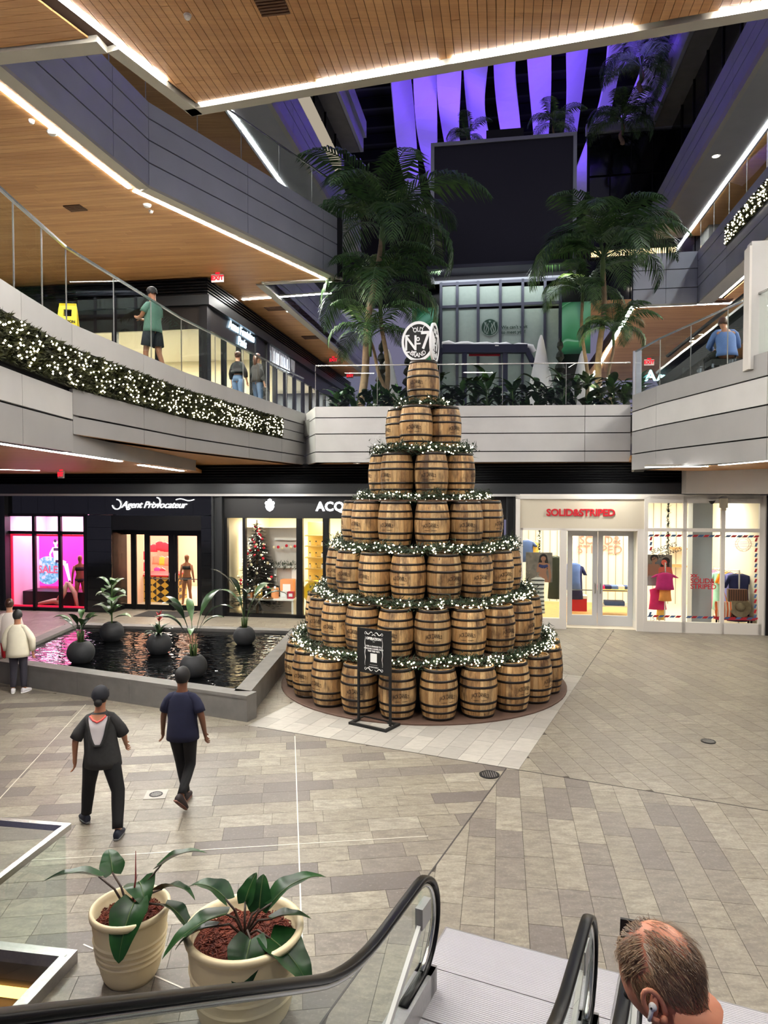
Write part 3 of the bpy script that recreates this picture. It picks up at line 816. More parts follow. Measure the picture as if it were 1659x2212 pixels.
# roof: dark deck with purlins, and the curved hanging fins lit violet
rf = setting('roof_deck', G(0, 36, 30), 'dark roof deck above the hanging fins')
MB().gbox(-16, 17, 22, 62, 30.4, 30.8).build('deck', M['black'], rf)
for i in range(14):
    MB().gbox(-14, 15, 26+i*2.4, 26.25+i*2.4, 29.6, 30.3).build('purlin', M['dk'], rf)
MB().gbox(-16, 17, 61.5, 62, 20, 31).build('end', M['black'], rf)
rngf = random.Random(2)
fq = [-5.7, -4.1, -2.55, -1.0, .55, 2.1, 3.7, 5.3, 6.9]
for i, q0 in enumerate(fq):
    mb = MB(); n = 26; V = []; W = 1.22; th = .05
    for j in range(n):
        s = j/(n-1); tt = 25+s*29
        z = 25.6+1.6*math.sin(s*5.4+i*.85)*(1-s*.5)+.5*math.sin(s*9+i)
        an = R(42)*math.sin(s*5.2+i*.75)+R(6)
        c = G(q0+.45*math.sin(s*5+i*.7), tt, z)
        ax = E1*math.cos(an)+Vector((0,0,1))*math.sin(an); up = ax.cross(E2)*-1
        for a, b in ((-.5,-1), (.5,-1), (.5,1), (-.5,1)): V.append(c+ax*W*a+up*th*b)
    F = []
    for j in range(n-1):
        for kk in range(4): F.append((j*4+kk, j*4+(kk+1)%4, (j+1)*4+(kk+1)%4, (j+1)*4+kk))
    F += [(3,2,1,0), ((n-1)*4, (n-1)*4+1, (n-1)*4+2, (n-1)*4+3)]
    mb.add(V, F); o = mb.build('roof_fin', M['rooffin'], smooth=False)
    ords = ['first', 'second', 'third', 'fourth', 'fifth', 'sixth', 'seventh', 'eighth', 'ninth']
    tag(o, 'curved roof fin in violet light, %s from the left' % ords[i], 'roof fin', 'curved violet-lit roof fins')
for q in (-4.5, -1.2, 2.0, 5.2):
    for tt in (30, 38, 46):
        l = lamp('violet_floodlight', 'SPOT', G(q, tt, 20.5), 700, (.17, .06, 1.0), .4, rot=(math.pi, 0, 0), spot=R(120), blend=.8)
#lamp('violet_floodlight', 'SPOT', G(-4, 24, 18), 120, (.25, .1, 1.0), .4, rot=(R(90), 0, R(40)), spot=R(110), blend=.9)
#lamp('violet_floodlight', 'SPOT', G(3, 27, 17.5), 90, (.3, .2, 1.0), .4, rot=(R(80), 0, R(-60)), spot=R(110), blend=.9)

# ---- screen building with the coffee shop
TS = 25.0
scr = thing('video_screen', 'huge dark switched-off video screen above the coffee shop window', 'screen', G(0, TS, 11.4))
(qa, za), (qb, zb) = PT(931, 303, TS), PT(1244, 600, TS)
za = PT(1090, 298, TS)[1]
MB().gbox(qa+.12, qb-.12, TS, TS+.1, zb+.1, za-.12).build('display', plain('screen_face', srgb(30,28,40), .5), scr)
MB().gbox(qa, qb, TS-.05, TS+.02, za-.12, za).gbox(qa, qb, TS-.05, TS+.02, zb, zb+.1).gbox(qa, qa+.12, TS-.05, TS+.02, zb+.1, za-.12).gbox(qb-.12, qb, TS-.05, TS+.02, zb+.1, za-.12).build('frame', M['alu_blue'], scr)
MB().gbox(qa+.05, qb-.05, TS+.1, TS+1.2, zb, za-.1).build('housing', M['blk'], scr)
MB().gbox(*[PT(1050, 270, TS)[0], PT(1132, 270, TS)[0]], TS+.3, TS+.9, za, za+.45).build('vent_box', M['black'], scr)
cs = setting('wall_coffee_shop', G((qa+qb)/2, TS, Z2), 'glazed coffee shop front under the screen')
M['frost'] = plain('papered_glass', srgb(150,164,158), .35, nz=.05)
us = [953, 988, 1033, 1081, 1129, 1177, 1210]
vs_ = [612, 664, 668]
for a, b in zip(us, us[1:]):
    for v0, v1 in ((620, 662), (668, 1000)):
        q0, z1 = PT(a+3, v0, TS); q1, _ = PT(b-3, v0, TS); _, z0 = PT(a, v1, TS)
        z0 = max(z0, Z2)
        MB().gbox(q0, q1, TS-.05, TS-.02, z0, z1).build('window_pane', M['frost'], cs)
mb = MB()
M['slate'] = plain('slate_frame', srgb(74,76,92), .5, .3)
for u in us:
    q, _ = PT(u, 640, TS); mb.gbox(q-.045, q+.045, TS-.1, TS, Z2, PT(953, 612, TS)[1])
for v in (616, 665):
    z = PT(953, v, TS)[1]; mb.gbox(PT(950, v, TS)[0], PT(1213, v, TS)[0], TS-.1, TS, z-.05, z+.05)
mb.build('window_frame', M['slate'], cs)
MB().gbox(qa-.3, qb+.3, TS, TS+.6, PT(953, 612, TS)[1], zb).build('head_panel', plain('head_panel', srgb(38,36,48), .6), cs)
lamp('added_pane_fill', 'AREA', G((qa+qb)/2, TS-.75, PT(953, 612, TS)[1]+.2), 60, (.96,1,1), 5.0, .3, (R(10), 0, -PHI))  # added fill light that brightens the papered panes, no known fixture
MB().gbox(qa-.05, qb+.05, TS-.9, TS+.02, PT(953, 612, TS)[1]+.22, PT(953, 612, TS)[1]+.34).build('canopy', M['slate'], cs)
MB().gbox(qa-.4, qb+.4, TS+.6, TS+.9, Z2, zb+1).build('core_wall', M['blk'], cs)
qe = PT(1058, 708, TS); ec = G(qe[0], TS-.07, qe[1]); er = .30
em = thing('round_emblem', 'round dark green wave emblem on the papered coffee shop window', 'emblem', ec)
fm = face_M(ec, E1, -E2)
def disc(mb, M4, r, n=36, z=0, th=.01, r0=0.0, a0=0, a1=2*math.pi):
    V = []; F = []
    k = n+1 if a1-a0 < 6.28 else n
    for i in range(k):
        a = a0+(a1-a0)*i/n
        for rr, zz in ((r0, z), (r, z), (r, z+th), (r0, z+th)): V.append(M4@Vector((rr*math.cos(a), rr*math.sin(a), zz)))
    for i in range(n):
        j = (i+1) % k
        for c in range(4): F.append((i*4+c, j*4+c, j*4+(c+1)%4, i*4+(c+1)%4))
    return mb.add(V, F)
M['green_dk'] = plain('emblem_green', srgb(24,58,44), .5)
disc(MB(), fm, er, th=.008).build('disc', M['green_dk'], em)
mb = MB()
for sx in (-1, 1):
    for k in range(3):
        pts = [fm@Vector((sx*(.055+.06*k+.018*math.sin(s*9+k)), .13-.36*s+.05*k*(1-s), .012)) for s in [i/10 for i in range(11)] if abs(.13-.36*s+.05*k*(1-s)) < math.sqrt(max(0, .08-(.055+.06*k)**2))]
        if len(pts) > 2: mb.tube(pts, .012, 5)
star = [(math.sin(i*math.pi/5)*(.05 if i % 2 == 0 else .02), .2+math.cos(i*math.pi/5)*(.05 if i % 2 == 0 else .02)) for i in range(10)]
mb.add([fm@Vector((x, y, .012)) for x, y in star]+[fm@Vector((0, .2, .012))], [(i, (i+1)%10, 10) for i in range(10)])
disc(mb, fm, er*.99, z=.006, th=.004, r0=er*.93)
mb.build('wave_lines', M['frost'], em)
g = text_geo("We can't wait\nto meet you!", .155, .002, offset=.003, align='LEFT', line=1.1)
p0 = PT(1083, 712, TS); o = MB().geo(g, face_M(G(p0[0], TS-.075, p0[1]-.03), E1, -E2)).build('window_lettering', M['green_dk'])
tag(o, 'dark green lettering reading we cant wait to meet you beside the emblem', 'lettering')
def swirl_banner(u0, u1, v0, v1, lab, seed):
    q0, z1 = PT(u0, v0, TS); q1, z0 = PT(u1, v1, TS)
    t = NT('swirl_green_%d' % seed); wv = t.n('ShaderNodeTexWave'); wv.inputs['Scale'].default_value = .5; wv.bands_direction = 'DIAGONAL'; wv.inputs['Distortion'].default_value = 16
    wv.inputs['Detail'].default_value = 1; wv.inputs['Detail Scale'].default_value = .6; t.l(t.mapping(t.obj(), (1,1,1), (0,seed,0)), wv.inputs['Vector'])
    t.setc(t.ramp(wv.outputs[0], [(0, srgb(22,84,60)), (.3, srgb(40,128,88)), (.5, srgb(70,160,112)), (.53, srgb(150,205,190)), (.58, srgb(40,128,88)), (1, srgb(120,190,170))]))
    o = MB().gbox(q0, q1, TS-.4, TS-.36, z0, z1).build('swirl_banner', t.m); tag(o, lab, 'banner', 'green swirl banners')
swirl_banner(893, 948, 672, 800, 'green swirl banner left of the coffee shop window', 1)
swirl_banner(1212, 1272, 660, 768, 'green swirl banner right of the coffee shop window behind the palm', 2)
# ================================================================== GROUND FLOOR SHOP FRONTS
TF, TW = 21.2, 20.75
ZL0, ZL1, ZTOP = 3.80, 4.16, 4.72
wf = setting('wall_back', G(-3, TF, 0), 'shop front wall along the back of the court')
for i in range(7):
    z = ZL1+.03+i*.078
    mb = MB(); mb.obox(G(-5.2, TF-.12, z+.03), E1, (E2*.8+Vector((0,0,.6))).normalized(), (Vector((0,0,.8))-E2*.6).normalized(), 15.5, .04, .012)
    mb.build('louvre_blade', M['louvre'], wf)
MB().gbox(-21, 10.4, TF-.05, TF, ZL1, ZTOP+.05).build('louvre_back', M['black'], wf)
MB().gbox(-21, 10.4, TF-.28, TF-.05, ZL0, ZL1).build('lintel', M['dk'], wf)
MB().gbox(-21, 10.4, TF-.30, TF-.27, ZL0-.02, ZL0+.05).build('lintel_edge', M['alu_dk'], wf)
def fcol(u0, u1, lab=None):
    q0, q1 = PT(u0, 1200, TF-.2)[0], PT(u1, 1200, TF-.2)[0]
    o = MB().gbox(q0, q1, TF-.16, TF, 0, ZL0).gbox(q0, q0+(q1-q0)*.2, TF-.24, TF-.15, 0, ZL0).gbox(q1-(q1-q0)*.2, q1, TF-.24, TF-.15, 0, ZL0).build('column', M['dk'], wf)
fcol(-14, 13); fcol(458, 481); fcol(1093, 1113)
def room(q0, q1, t0, t1, z1, wallm, floorm, ceilm, name, lamps, z0=.0, e=60, col=(1,.93,.82), backm=None, openr=False):
    o = setting(name, G((q0+q1)/2, t0, 0))
    MB().gbox(q0, q1, t1, t1+.1, z0, z1).build('back_wall', M[backm or wallm], o)
    MB().gbox(q0-.1, q0, t0, t1+.1, z0, z1).build('side_wall', M[wallm], o); (MB().gbox(q1, q1+.1, t0, t1+.1, z0, z1).build('side_wall', M[wallm], o) if not openr else None)
    MB().gbox(q0, q1, t0, t1, z0-.02, z0+.012).build('shop_floor', M[floorm], o)
    MB().gbox(q0, q1, t0, t1, z1, z1+.1).build('shop_ceiling', M[ceilm], o)
    for k in range(lamps):
        qq = q0+(q1-q0)*(k+.5)/lamps
        lamp('shop_ceiling_lamp', 'AREA', G(qq, (t0+t1)/2, z1-.06), e, col, .9, min(2.2, t1-t0-.6), (0,0,-PHI))
    return o
M['pinkwall'] = plain('pink_wall', srgb(240,190,215), .6); M['peach'] = plain('peach_wall', srgb(236,196,170), .6)
M['shopfl'] = plain('shop_floor_pale', srgb(214,204,184), .3); M['shopfl2'] = plain('shop_floor_timber', srgb(206,166,104), .5, nz=.12, nsc=6)
M['tileblk'] = plain('black_glazed_tile', srgb(16,17,18), .09, spec=.7)
M['warmw'] = plain('warm_white', srgb(236,226,200), .6)
# --- black lingerie shop
_nw = MB().gbox(-22, PT(-16,1200,TF)[0], TF-.1, TF+.1, 0, ZL0).build('neighbour_wall', M['tileblk'], wf)
def A(u, v=1200, t=TF): return PT(u, v, t)
def zA(v, t=TF, u=240): return PT(u, v, t)[1]
qw0, qw1 = A(18)[0], A(186)[0]; qd0, qd1 = A(243)[0], A(436)[0]; qe0 = A(14)[0]; qe1 = A(458)[0]
zw1, zw0 = zA(1113), .12
zd1 = zA(1150)
room(qw0, qw1+.05, TF+.12, TF+2.0, zw1+.1, 'pinkwall', 'red', 'white', 'shop_window_box', 2, e=46, col=(1,.72,.92))
room(qd0-4.4, qd1+.5, TF+2.2, TF+6.5, 3.1, 'peach', 'shopfl', 'white', 'shop_interior_black', 3, e=105, col=(1,.84,.70))
lob = setting('shop_lobby_black', G(qd0, TF+1, 0)); MB().gbox(qd0-.2, qd1+.5, TF+.85, TF+2.2, -.02, .012).build('shop_floor', M['shopfl'], lob); MB().gbox(qd0-.2, qd1+.5, TF+.85, TF+2.2, 3.1, 3.2).build('shop_ceiling', M['white'], lob); MB().gbox(qd0-.2, qd0-.1, TF+.85, TF+2.2, 0, 3.1).gbox(qd1+.4, qd1+.5, TF+.85, TF+2.2, 0, 3.1).build('side_wall', M['peach'], lob); lamp('shop_ceiling_lamp', 'AREA', G((qd0+qd1)/2, TF+1.5, 3.04), 60, (1,.84,.70), 1.6, .6, (0,0,-PHI))
bs = setting('wall_black_shop', G(qw0, TF, 0), 'black glazed tile shop front')
def tiles(q0, q1, z0, z1, t, w=.62, h=.42):
    n = max(1, round((q1-q0)/w)); m = max(1, round((z1-z0)/h))
    for i in range(n):
        for j in range(m):
            MB().gbox(q0+(q1-q0)*i/n+.004, q0+(q1-q0)*(i+1)/n-.004, t-.03, t, z0+(z1-z0)*j/m+.004, z0+(z1-z0)*(j+1)/m-.004).build('wall_tile', M['tileblk'], bs)
tiles(qe0, qe1, zw1+.02, ZL0, TF-.02); tiles(qw1+.06, qd0, 0.0, zw1, TF-.02); tiles(qd1, qe1, 0, zw1, TF-.02, .5)
MB().gbox(qe0, qe1, TF, TF+.08, zw1+.02, ZL0).gbox(qw1+.06, qd0, TF, TF+.08, 0, zw1).gbox(qd1, qe1, TF, TF+.08, 0, zw1).gbox(qe0, qw0, TF-.03, TF+.1, 0, zw1).build('tile_backing', M['gap'], bs)
wn = setting('window_1', G(qw0, TF, 0), 'red framed display window of the black shop')
cu = [18, 75, 131, 186]; zt = zA(1152)
mb = MB()
for u in cu: q = A(u)[0]; mb.gbox(q-.05, q+.05, TF-.06, TF+.04, 0, zw1+.03)
for z in (zw1, zt, .06): mb.gbox(qw0, qw1, TF-.06, TF+.04, z-.05, z+.05)
mb.build('window_frame', M['blk'], wn)
for a, b in zip(cu, cu[1:]):
    for z0, z1 in ((.11, zt-.05), (zt+.05, zw1-.05)):
        MB().gbox(A(a)[0]+.05, A(b)[0]-.05, TF-.02, TF-.01, z0, z1).build('window_pane', M['shopglass'], wn)
MB().gbox(qw0+.05, qw0+.11, TF+.05, TF+.1, .1, zt-.06).gbox(qw1-.11, qw1-.05, TF+.05, TF+.1, .1, zt-.06).gbox(qw0+.05, qw1-.05, TF+.05, TF+.1, zt-.12, zt-.06).gbox(qw0+.05, qw1-.05, TF+.05, TF+.1, .08, .16).build('red_liner', plain('red_liner', srgb(210,10,40), .4, emit=(1,.02,.08,1), es=.5), wn)
# poster inside the window
tb = TF+1.6
q0, z1 = PT(50, 1152, tb); q1, z0 = PT(188, 1268, tb)
po = thing('sale_poster', 'backlit pink sale poster with a posing figure and a blue disc', 'poster', G((q0+q1)/2, tb, z0))
MB().gbox(q0, q1, tb, tb+.06, z0, z1).build('panel', plain('lightbox_pink', srgb(236,40,140), .5, emit=srgb(244,50,150), es=1.3), po)
cx, cz, rr = PT(104, 1232, tb)[0], PT(104, 1232, tb)[1], .5
fmP = face_M(G(cx, tb-.004, cz), E1, -E2)
t = NT('disc_print'); nn = t.noise(t.obj(), 9, 3); t.setc(t.ramp(nn, [(.3, srgb(40,110,150)), (.55, srgb(120,180,210)), (.7, srgb(235,190,225))]))
t.l(t.ramp(nn, [(.3, srgb(40,110,150)), (.55, srgb(120,180,210)), (.7, srgb(235,190,225))]), t.b.inputs['Emission Color']); t.b.inputs['Emission Strength'].default_value = .7
disc(MB(), fmP, rr, th=.003).build('disc', t.m, po)
MB().geo(text_geo('SALE', .36, .001, offset=.012), face_M(G(cx, tb-.010, cz+.02), E1, -E2)).build('lettering', plain('sale_letters', srgb(180,80,110), .5, emit=srgb(190,90,120), es=.6), po)
lt = plain('poster_figure', srgb(236,206,214), .5, emit=srgb(236,206,224), es=1.0)
def flat_fig(mb, pts, fm4, w):
    for (x0, y0, x1, y1, w0, w1) in pts:
        d = Vector((x1-x0, y1-y0, 0)).normalized(); n = Vector((-d.y, d.x, 0))
        P = [Vector((x0,y0,0))+n*w0, Vector((x0,y0,0))-n*w0, Vector((x1,y1,0))-n*w1, Vector((x1,y1,0))+n*w1]
        mb.add([fm4@(p+Vector((0,0,.006))) for p in P]+[fm4@(p+Vector((0,0,.010))) for p in P], [(4,5,6,7),(0,1,5,4),(1,2,6,5),(2,3,7,6),(3,0,4,7)])
    return mb
cxf, czf = PT(122, 1205, tb)
fmF = face_M(G(cxf, tb-.004, czf), E1, -E2)
m_ = MB(); flat_fig(m_, [(-.05,.38,.03,.02,.10,.12), (.03,.02,.07,-.12,.12,.13), (.07,-.1,.36,-.2,.09,.08), (.36,-.2,.52,-.86,.08,.04), (-.1,.36,-.24,.14,.04,.035), (-.24,.14,-.2,-.1,.035,.03), (.05,.36,.2,.1,.04,.03), (-.02,.40,-.02,.46,.04,.04)], fmF, 1)
disc(m_, fmF@Matrix.Translation((-.02,.54,.006)), .085, 16, th=.004); m_.build('figure_print', lt, po)
m_ = MB(); flat_fig(m_, [(-.1,.30,.1,.30,.05,.05), (-.03,-.12,.2,-.12,.045,.05), (.49,-.80,.6,-.92,.04,.02)], fmF@Matrix.Translation((0,0,.006)), 1)
disc(m_, fmF@Matrix.Translation((-.03,.60,.012)), .06, 12, th=.003); m_.build('dark_print', plain('poster_ink', srgb(60,50,80), .5), po)
MB().gbox(PT(42,1270,TF+1.4)[0], qw1, TF+.7, TF+1.5, .02, PT(100,1270,TF+1.2)[1]-.05).build('display_plinth', M['dk'], None).__setitem__('label', 'dark display plinth under the pink sale poster')
bpy.data.objects['display_plinth']['category'] = 'plinth'
# sign
sg = thing('neon_sign', 'white glowing script sign over the black shop door', 'sign', G(A(330)[0], TF-.1, zA(1090)))
qs, zs = PT(332, 1091, TF-.1)
MB().geo(fit_geo(text_geo('Agent Provocateur', .42, .012, shear=.42, offset=.001, spacing=.95), 2.25), face_M(G(qs, TF-.09, zs), E1, -E2)).build('lettering', M['sign_w'], sg)
mb = MB()
for (a, b, c) in ((-1.28, .02, .16), (.1, .12, .12)):
    mb.tube([G(qs+a+c*1.6*math.sin(k*.5)*.6, TF-.09, zs+b+c*math.cos(k*.5)) for k in range(10)], .016, 6)
mb.tube([G(qs+.75+.055*k, TF-.09, zs+.17+.03*math.sin(k*.6)) for k in range(12)], .014, 6)
mb.build('flourish', M['sign_w'], sg)
# door recess of the black shop
zrec = zA(1113)
MB().gbox(qd0, qd1, TF-.02, TF+.9, zd1+.08, zrec).gbox(qd0-.06, qd0, TF-.02, TF+.9, 0, zrec).gbox(qd1, qd1+.06, TF-.02, TF+.9, 0, zrec).build('door_reveal', M['blk'], bs)
td = TF+.75
_zt = PT(330, 1152, td)[1]; MB().gbox(qd0, qd1, td-.05, td+.05, _zt-.04, zrec).gbox(PT(433,1200,td)[0], qd1+.3, td-.04, td+.05, 0, zrec).gbox(PT(286,1200,td)[0], PT(292,1200,td)[0], td-.04, td+.05, 0, zrec).gbox(PT(371,1200,td)[0], PT(377,1200,td)[0], td-.04, td+.05, 0, zrec).gbox(PT(314,1200,td)[0], PT(318,1200,td)[0], td-.04, td+.05, 0, zrec).gbox(qd0-.3, PT(246,1200,td)[0], td-.04, td+.05, 0, zrec).build('door_surround', M['blk'], bs)
def shop_door(nm, lab, u0, u1, v0, v1, t, framem, hand=0, bar=True, rail=.11, kick=.16):
    q0, z1 = PT(u0, v0, t); q1, _ = PT(u1, v0, t)
    o = setting(nm, G((q0+q1)/2, t, 0), lab)
    MB().gbox(q0, q0+rail, t-.03, t+.03, .01, z1).gbox(q1-rail, q1, t-.03, t+.03, .01, z1).gbox(q0+rail, q1-rail, t-.03, t+.03, z1-rail, z1).gbox(q0+rail, q1-rail, t-.03, t+.03, .01, .01+kick).build('door_frame', framem, o)
    MB().gbox(q0+rail, q1-rail, t-.006, t+.006, .01+kick, z1-rail).build('window_pane', M['shopglass'], o)
    if bar: MB().gbox(q0+rail, q1-rail, t+.03, t+.05, 1.02, 1.05).build('push_bar', M['steel'], o)
    if hand:
        qh = q1-rail/2 if hand > 0 else q0+rail/2
        MB().tube([G(qh, t-.03, .95), G(qh, t-.09, .97), G(qh, t-.1, 1.1), G(qh, t-.09, 1.23), G(qh, t-.03, 1.25)], .013, 8).build('handle', M['steel'], o)
    return o
shop_door('door_1', 'narrow fixed sidelight of the black shop', 246, 286, 1150, 1, td, M['blk'], bar=False, rail=.05)
shop_door('door_2', 'narrow glass side panel of the black shop', 292, 315, 1150, 1, td, M['blk'], bar=False, rail=.04)
shop_door('door_3', 'left black framed glass door', 317, 371, 1150, 1, td, M['blk'], 1)
shop_door('door_4', 'right black framed glass door', 377, 433, 1150, 1, td, M['blk'], -1)
mt = MB().gbox(PT(296,1322,TF-.3)[0], PT(405,1322,TF-.3)[0], TF-.55, TF+.45, .001, .014).build('door_mat', plain('mat_weave', srgb(46,44,44), .9, bump=.5)); tag(mt, 'dark rectangular door mat before the black shop entrance', 'mat')
# things inside the black shop
def mannequin(p, lab, skin, sx=1.0, face=0.0, garm=None, h=1.75, group='mannequins in the shops'):
    o = thing('mannequin', lab, 'mannequin', p, group); k = h/1.75; m = MB()
    c, s = math.cos(face), math.sin(face); ax = Vector((c, s, 0)); ay = Vector((-s, c, 0))
    T = lambda x, y, z: p+ax*x*k+ay*y*k+Vector((0,0,z*k))
    for sd in (-1, 1):
        m.loft([(T(sd*.17,.02*sd,.03), ax, ay, .035*k, .05*k), (T(sd*.16,0,.1), ax, ay, .036*k, .036*k), (T(sd*.14,0,.30), ax, ay, .05*k, .055*k), (T(sd*.12,0,.48), ax, ay, .046*k, .05*k), (T(sd*.10,0,.72), ax, ay, .075*k, .08*k), (T(sd*.08,0,.90), ax, ay, .09*k, .1*k)], 10)
        m.loft([(T(sd*.17,0,1.40), ax, ay, .05*k, .05*k), (T(sd*.23,0,1.15), ax, ay, .038*k, .038*k), (T(sd*.25,.03,.92), ax, ay, .028*k, .03*k), (T(sd*.25,.05,.80), ax, ay, .03*k, .02*k)], 8)
    m.loft([(T(0,0,.84), ax, ay, .15*k, .1*k), (T(0,0,.95), ax, ay, .17*k, .115*k), (T(0,0,1.12), ax, ay, .125*k, .09*k), (T(0,.02,1.30), ax, ay, .155*k, .115*k), (T(0,0,1.42), ax, ay, .17*k, .08*k), (T(0,0,1.48), ax, ay, .06*k, .055*k), (T(0,0,1.54), ax, ay, .05*k, .05*k), (T(0,.01,1.60), ax, ay, .07*k, .085*k), (T(0,.01,1.68), ax, ay, .075*k, .095*k), (T(0,0,1.75), ax, ay, .045*k, .06*k)], 14)
    m.build('figure', skin, o, True)
    if garm:
        g_ = MB(); g_.loft([(T(0,0,.86), ax, ay, .16*k, .112*k), (T(0,0,.97), ax, ay, .178*k, .122*k)], 14); g_.loft([(T(0,.02,1.24), ax, ay, .155*k, .12*k), (T(0,.02,1.36), ax, ay, .17*k, .118*k)], 14); g_.build('garment', garm, o, True)
    MB().lathe([(.16,0),(.16,.015),(0,.015)], 16, p).build('base', M['steel'], o)
    return o
M['skin_man'] = plain('mannequin_skin', srgb(140,92,62), .4); M['skin_pale'] = plain('mannequin_pale', srgb(200,160,140), .4)
def gp(u, v, t, z=None):
    q, zz = PT(u, v, t); return G(q, t, zz if z is None else z)
mannequin(gp(404, 1300, TF+1.7, .012), 'brown mannequin standing behind the right black door', M['skin_man'], garm=M['black'], face=-.3)
mannequin(gp(174, 1300, TF+.7, .02), 'mannequin in dark lace at the right end of the pink window', M['skin_man'], garm=M['black'], face=.4)
# reclining mannequin on the window floor
pr = gp(125, 1313, TF+.45, .03); o = thing('reclining_mannequin', 'pale mannequin reclining on the floor of the pink display window', 'mannequin', pr, 'mannequins in the shops'); m = MB()
X = lambda x, z: pr+E1*x+Vector((0,0,z))
m.tube([X(-.95,.05), X(-.5,.16), X(-.15,.22), X(.1,.2)], [.04,.06,.09,.12], 10); m.tube([X(.0,.16), X(.22,.52), X(.36,.86)], [.1,.1,.06], 10); m.tube([X(.4,.84), X(.62,.5), X(.72,.05)], [.07,.08,.05], 10)
m.build('figure', M['skin_pale'], o, True); MB().tube([X(-.96,.05), X(-.7,.11)], [.046,.056], 10).build('stocking', M['black'], o)
# counter with triangle pattern and hanging lingerie inside
t = NT('triangle_counter'); ck = t.n('ShaderNodeTexChecker'); ck.inputs['Scale'].default_value = 4.5; t.l(t.mapping(t.obj(), (1,1,1.3), (0,.78,0)), ck.inputs['Vector'])
ck.inputs[1].default_value = srgb(200,160,60); ck.inputs[2].default_value = srgb(24,22,20); t.setc(ck.outputs[0]); t.b.inputs['Roughness'].default_value = .3
ct = thing('shop_counter', 'black and gold triangle patterned counter inside the black shop', 'counter', gp(338, 1290, TF+2.2, .012))
qc0, qc1 = PT(296, 1290, TF+2.2)[0], PT(372, 1290, TF+2.2)[0]
MB().gbox(qc0, qc1, TF+2.2, TF+3.4, .012, .92).build('body', t.m, ct); MB().gbox(qc0-.03, qc1+.03, TF+2.15, TF+3.45, .92, .97).build('top', M['red'], ct)
rg = random.Random(4)
def garment(p, w, h, mat, lab, grp, tw=.05, name='garment', ax=E1, sleeves=False, hanger=True):
    o = thing(name, lab, 'garment', p-Vector((0,0,h)), grp); m = MB(); b = ax.cross(Vector((0,0,1)))
    rr = [(p, w*.16, tw*.5), (p-Vector((0,0,.05)), w*.46, tw*.8), (p-Vector((0,0,h*.35)), w*.42, tw), (p-Vector((0,0,h*.7)), w*.45, tw*1.1), (p-Vector((0,0,h)), w*.5, tw*1.2)]
    m.loft([(c, ax, b, rx, ry) for c, rx, ry in rr], 12)
    if sleeves:
        for sd in (-1, 1): m.loft([(p+ax*sd*w*.38-Vector((0,0,.06)), ax, b, .06, .05), (p+ax*sd*w*.62-Vector((0,0,h*.3)), ax, b, .06, .05)], 8)
    m.build('cloth', mat, o, True)
    if hanger:
        MB().tube([p+ax*-w*.4+Vector((0,0,-.04)), p+Vector((0,0,.04)), p+ax*w*.4+Vector((0,0,-.04))], .008, 5).tube([p+Vector((0,0,.04)), p+Vector((0,0,.10)), p+ax*.03+Vector((0,0,.12))], .005, 5).build('hanger', M['steel'], o)
    return o
M['fab_red'] = plain('red_lace', srgb(196,22,48), .6); M['fab_coral'] = plain('coral_fabric', srgb(238,110,90), .6); M['fab_mag'] = plain('magenta_fabric', srgb(206,30,120), .6)
M['fab_orange'] = plain('orange_fabric', srgb(244,150,40), .7)
bw = TF+6.0
_ord = ['first','second','third','fourth','fifth','sixth','seventh','eighth','ninth','tenth','eleventh','twelfth','thirteenth','fourteenth','fifteenth','sixteenth','seventeenth','eighteenth']
for _li, (u, v, mm, s_) in enumerate(((332,1176,'fab_red',.34), (345,1170,'fab_red',.4), (355,1172,'fab_red',.4), (362,1175,'fab_red',.36), (338,1200,'fab_coral',.4), (350,1203,'fab_orange',.38), (361,1204,'fab_coral',.38), (305,1190,'fab_red',.4), (309,1215,'fab_red',.4), (340,1226,'fab_mag',.35), (350,1228,'fab_red',.35), (260,1225,'fab_coral',.4), (268,1213,'fab_red',.35))):
    garment(gp(u, v, bw-.2), s_, s_*.9, M[mm], {'fab_red': 'red', 'fab_coral': 'coral', 'fab_orange': 'orange', 'fab_mag': 'magenta'}[mm]+' lingerie piece on the black shop back wall, %s one' % _ord[_li], 'lingerie on the shop back wall', .03)
MB().gbox(PT(318,1200,bw)[0], PT(372,1200,bw)[0], bw+.2, bw+.3, .5, 2.9).build('display_wall', plain('rose_panel', srgb(240,170,150), .6), None)
tag(bpy.data.objects['display_wall'], 'rose coloured display wall at the back of the black shop', 'panel')
# --- perfume shop
qa0, qa1 = A(484)[0], A(1093)[0]
ps = setting('wall_perfume_shop', G(qa0, TF, 0), 'black perfume shop front')
zp1 = zA(1117); 
MB().gbox(qa0, qa1, TF-.06, TF+.1, zp1, ZL0).build('sign_board', plain('black_board', srgb(14,14,16), .45), ps)
qs, zs = PT(682, 1095, TF-.1)
sg = thing('perfume_shop_sign', 'white backlit capital letters of the perfume shop partly behind barrels', 'sign', G(qs, TF-.1, zs))
gt = fit_geo(text_geo('ACQUA DI PARMA', .40, .02, offset=.012, spacing=1.08), 3.45)
MB().geo(gt, face_M(G(qs+1.72, TF-.10, zs), E1, -E2)).build('lettering', M['sign_w'], sg)
qs, zs = PT(583, 1091, TF-.1)
cr = thing('crest_sign', 'small white glowing crest over the perfume shop window', 'emblem', G(qs, TF-.1, zs)); fmC = face_M(G(qs, TF-.1, zs), E1, -E2)
crest = [(0,-.2),(.09,-.15),(.14,-.06),(.13,.0),(.16,.06),(.12,.12),(.07,.11),(.06,.17),(0,.2),(-.06,.17),(-.07,.11),(-.12,.12),(-.16,.06),(-.13,0),(-.14,-.06),(-.09,-.15)]
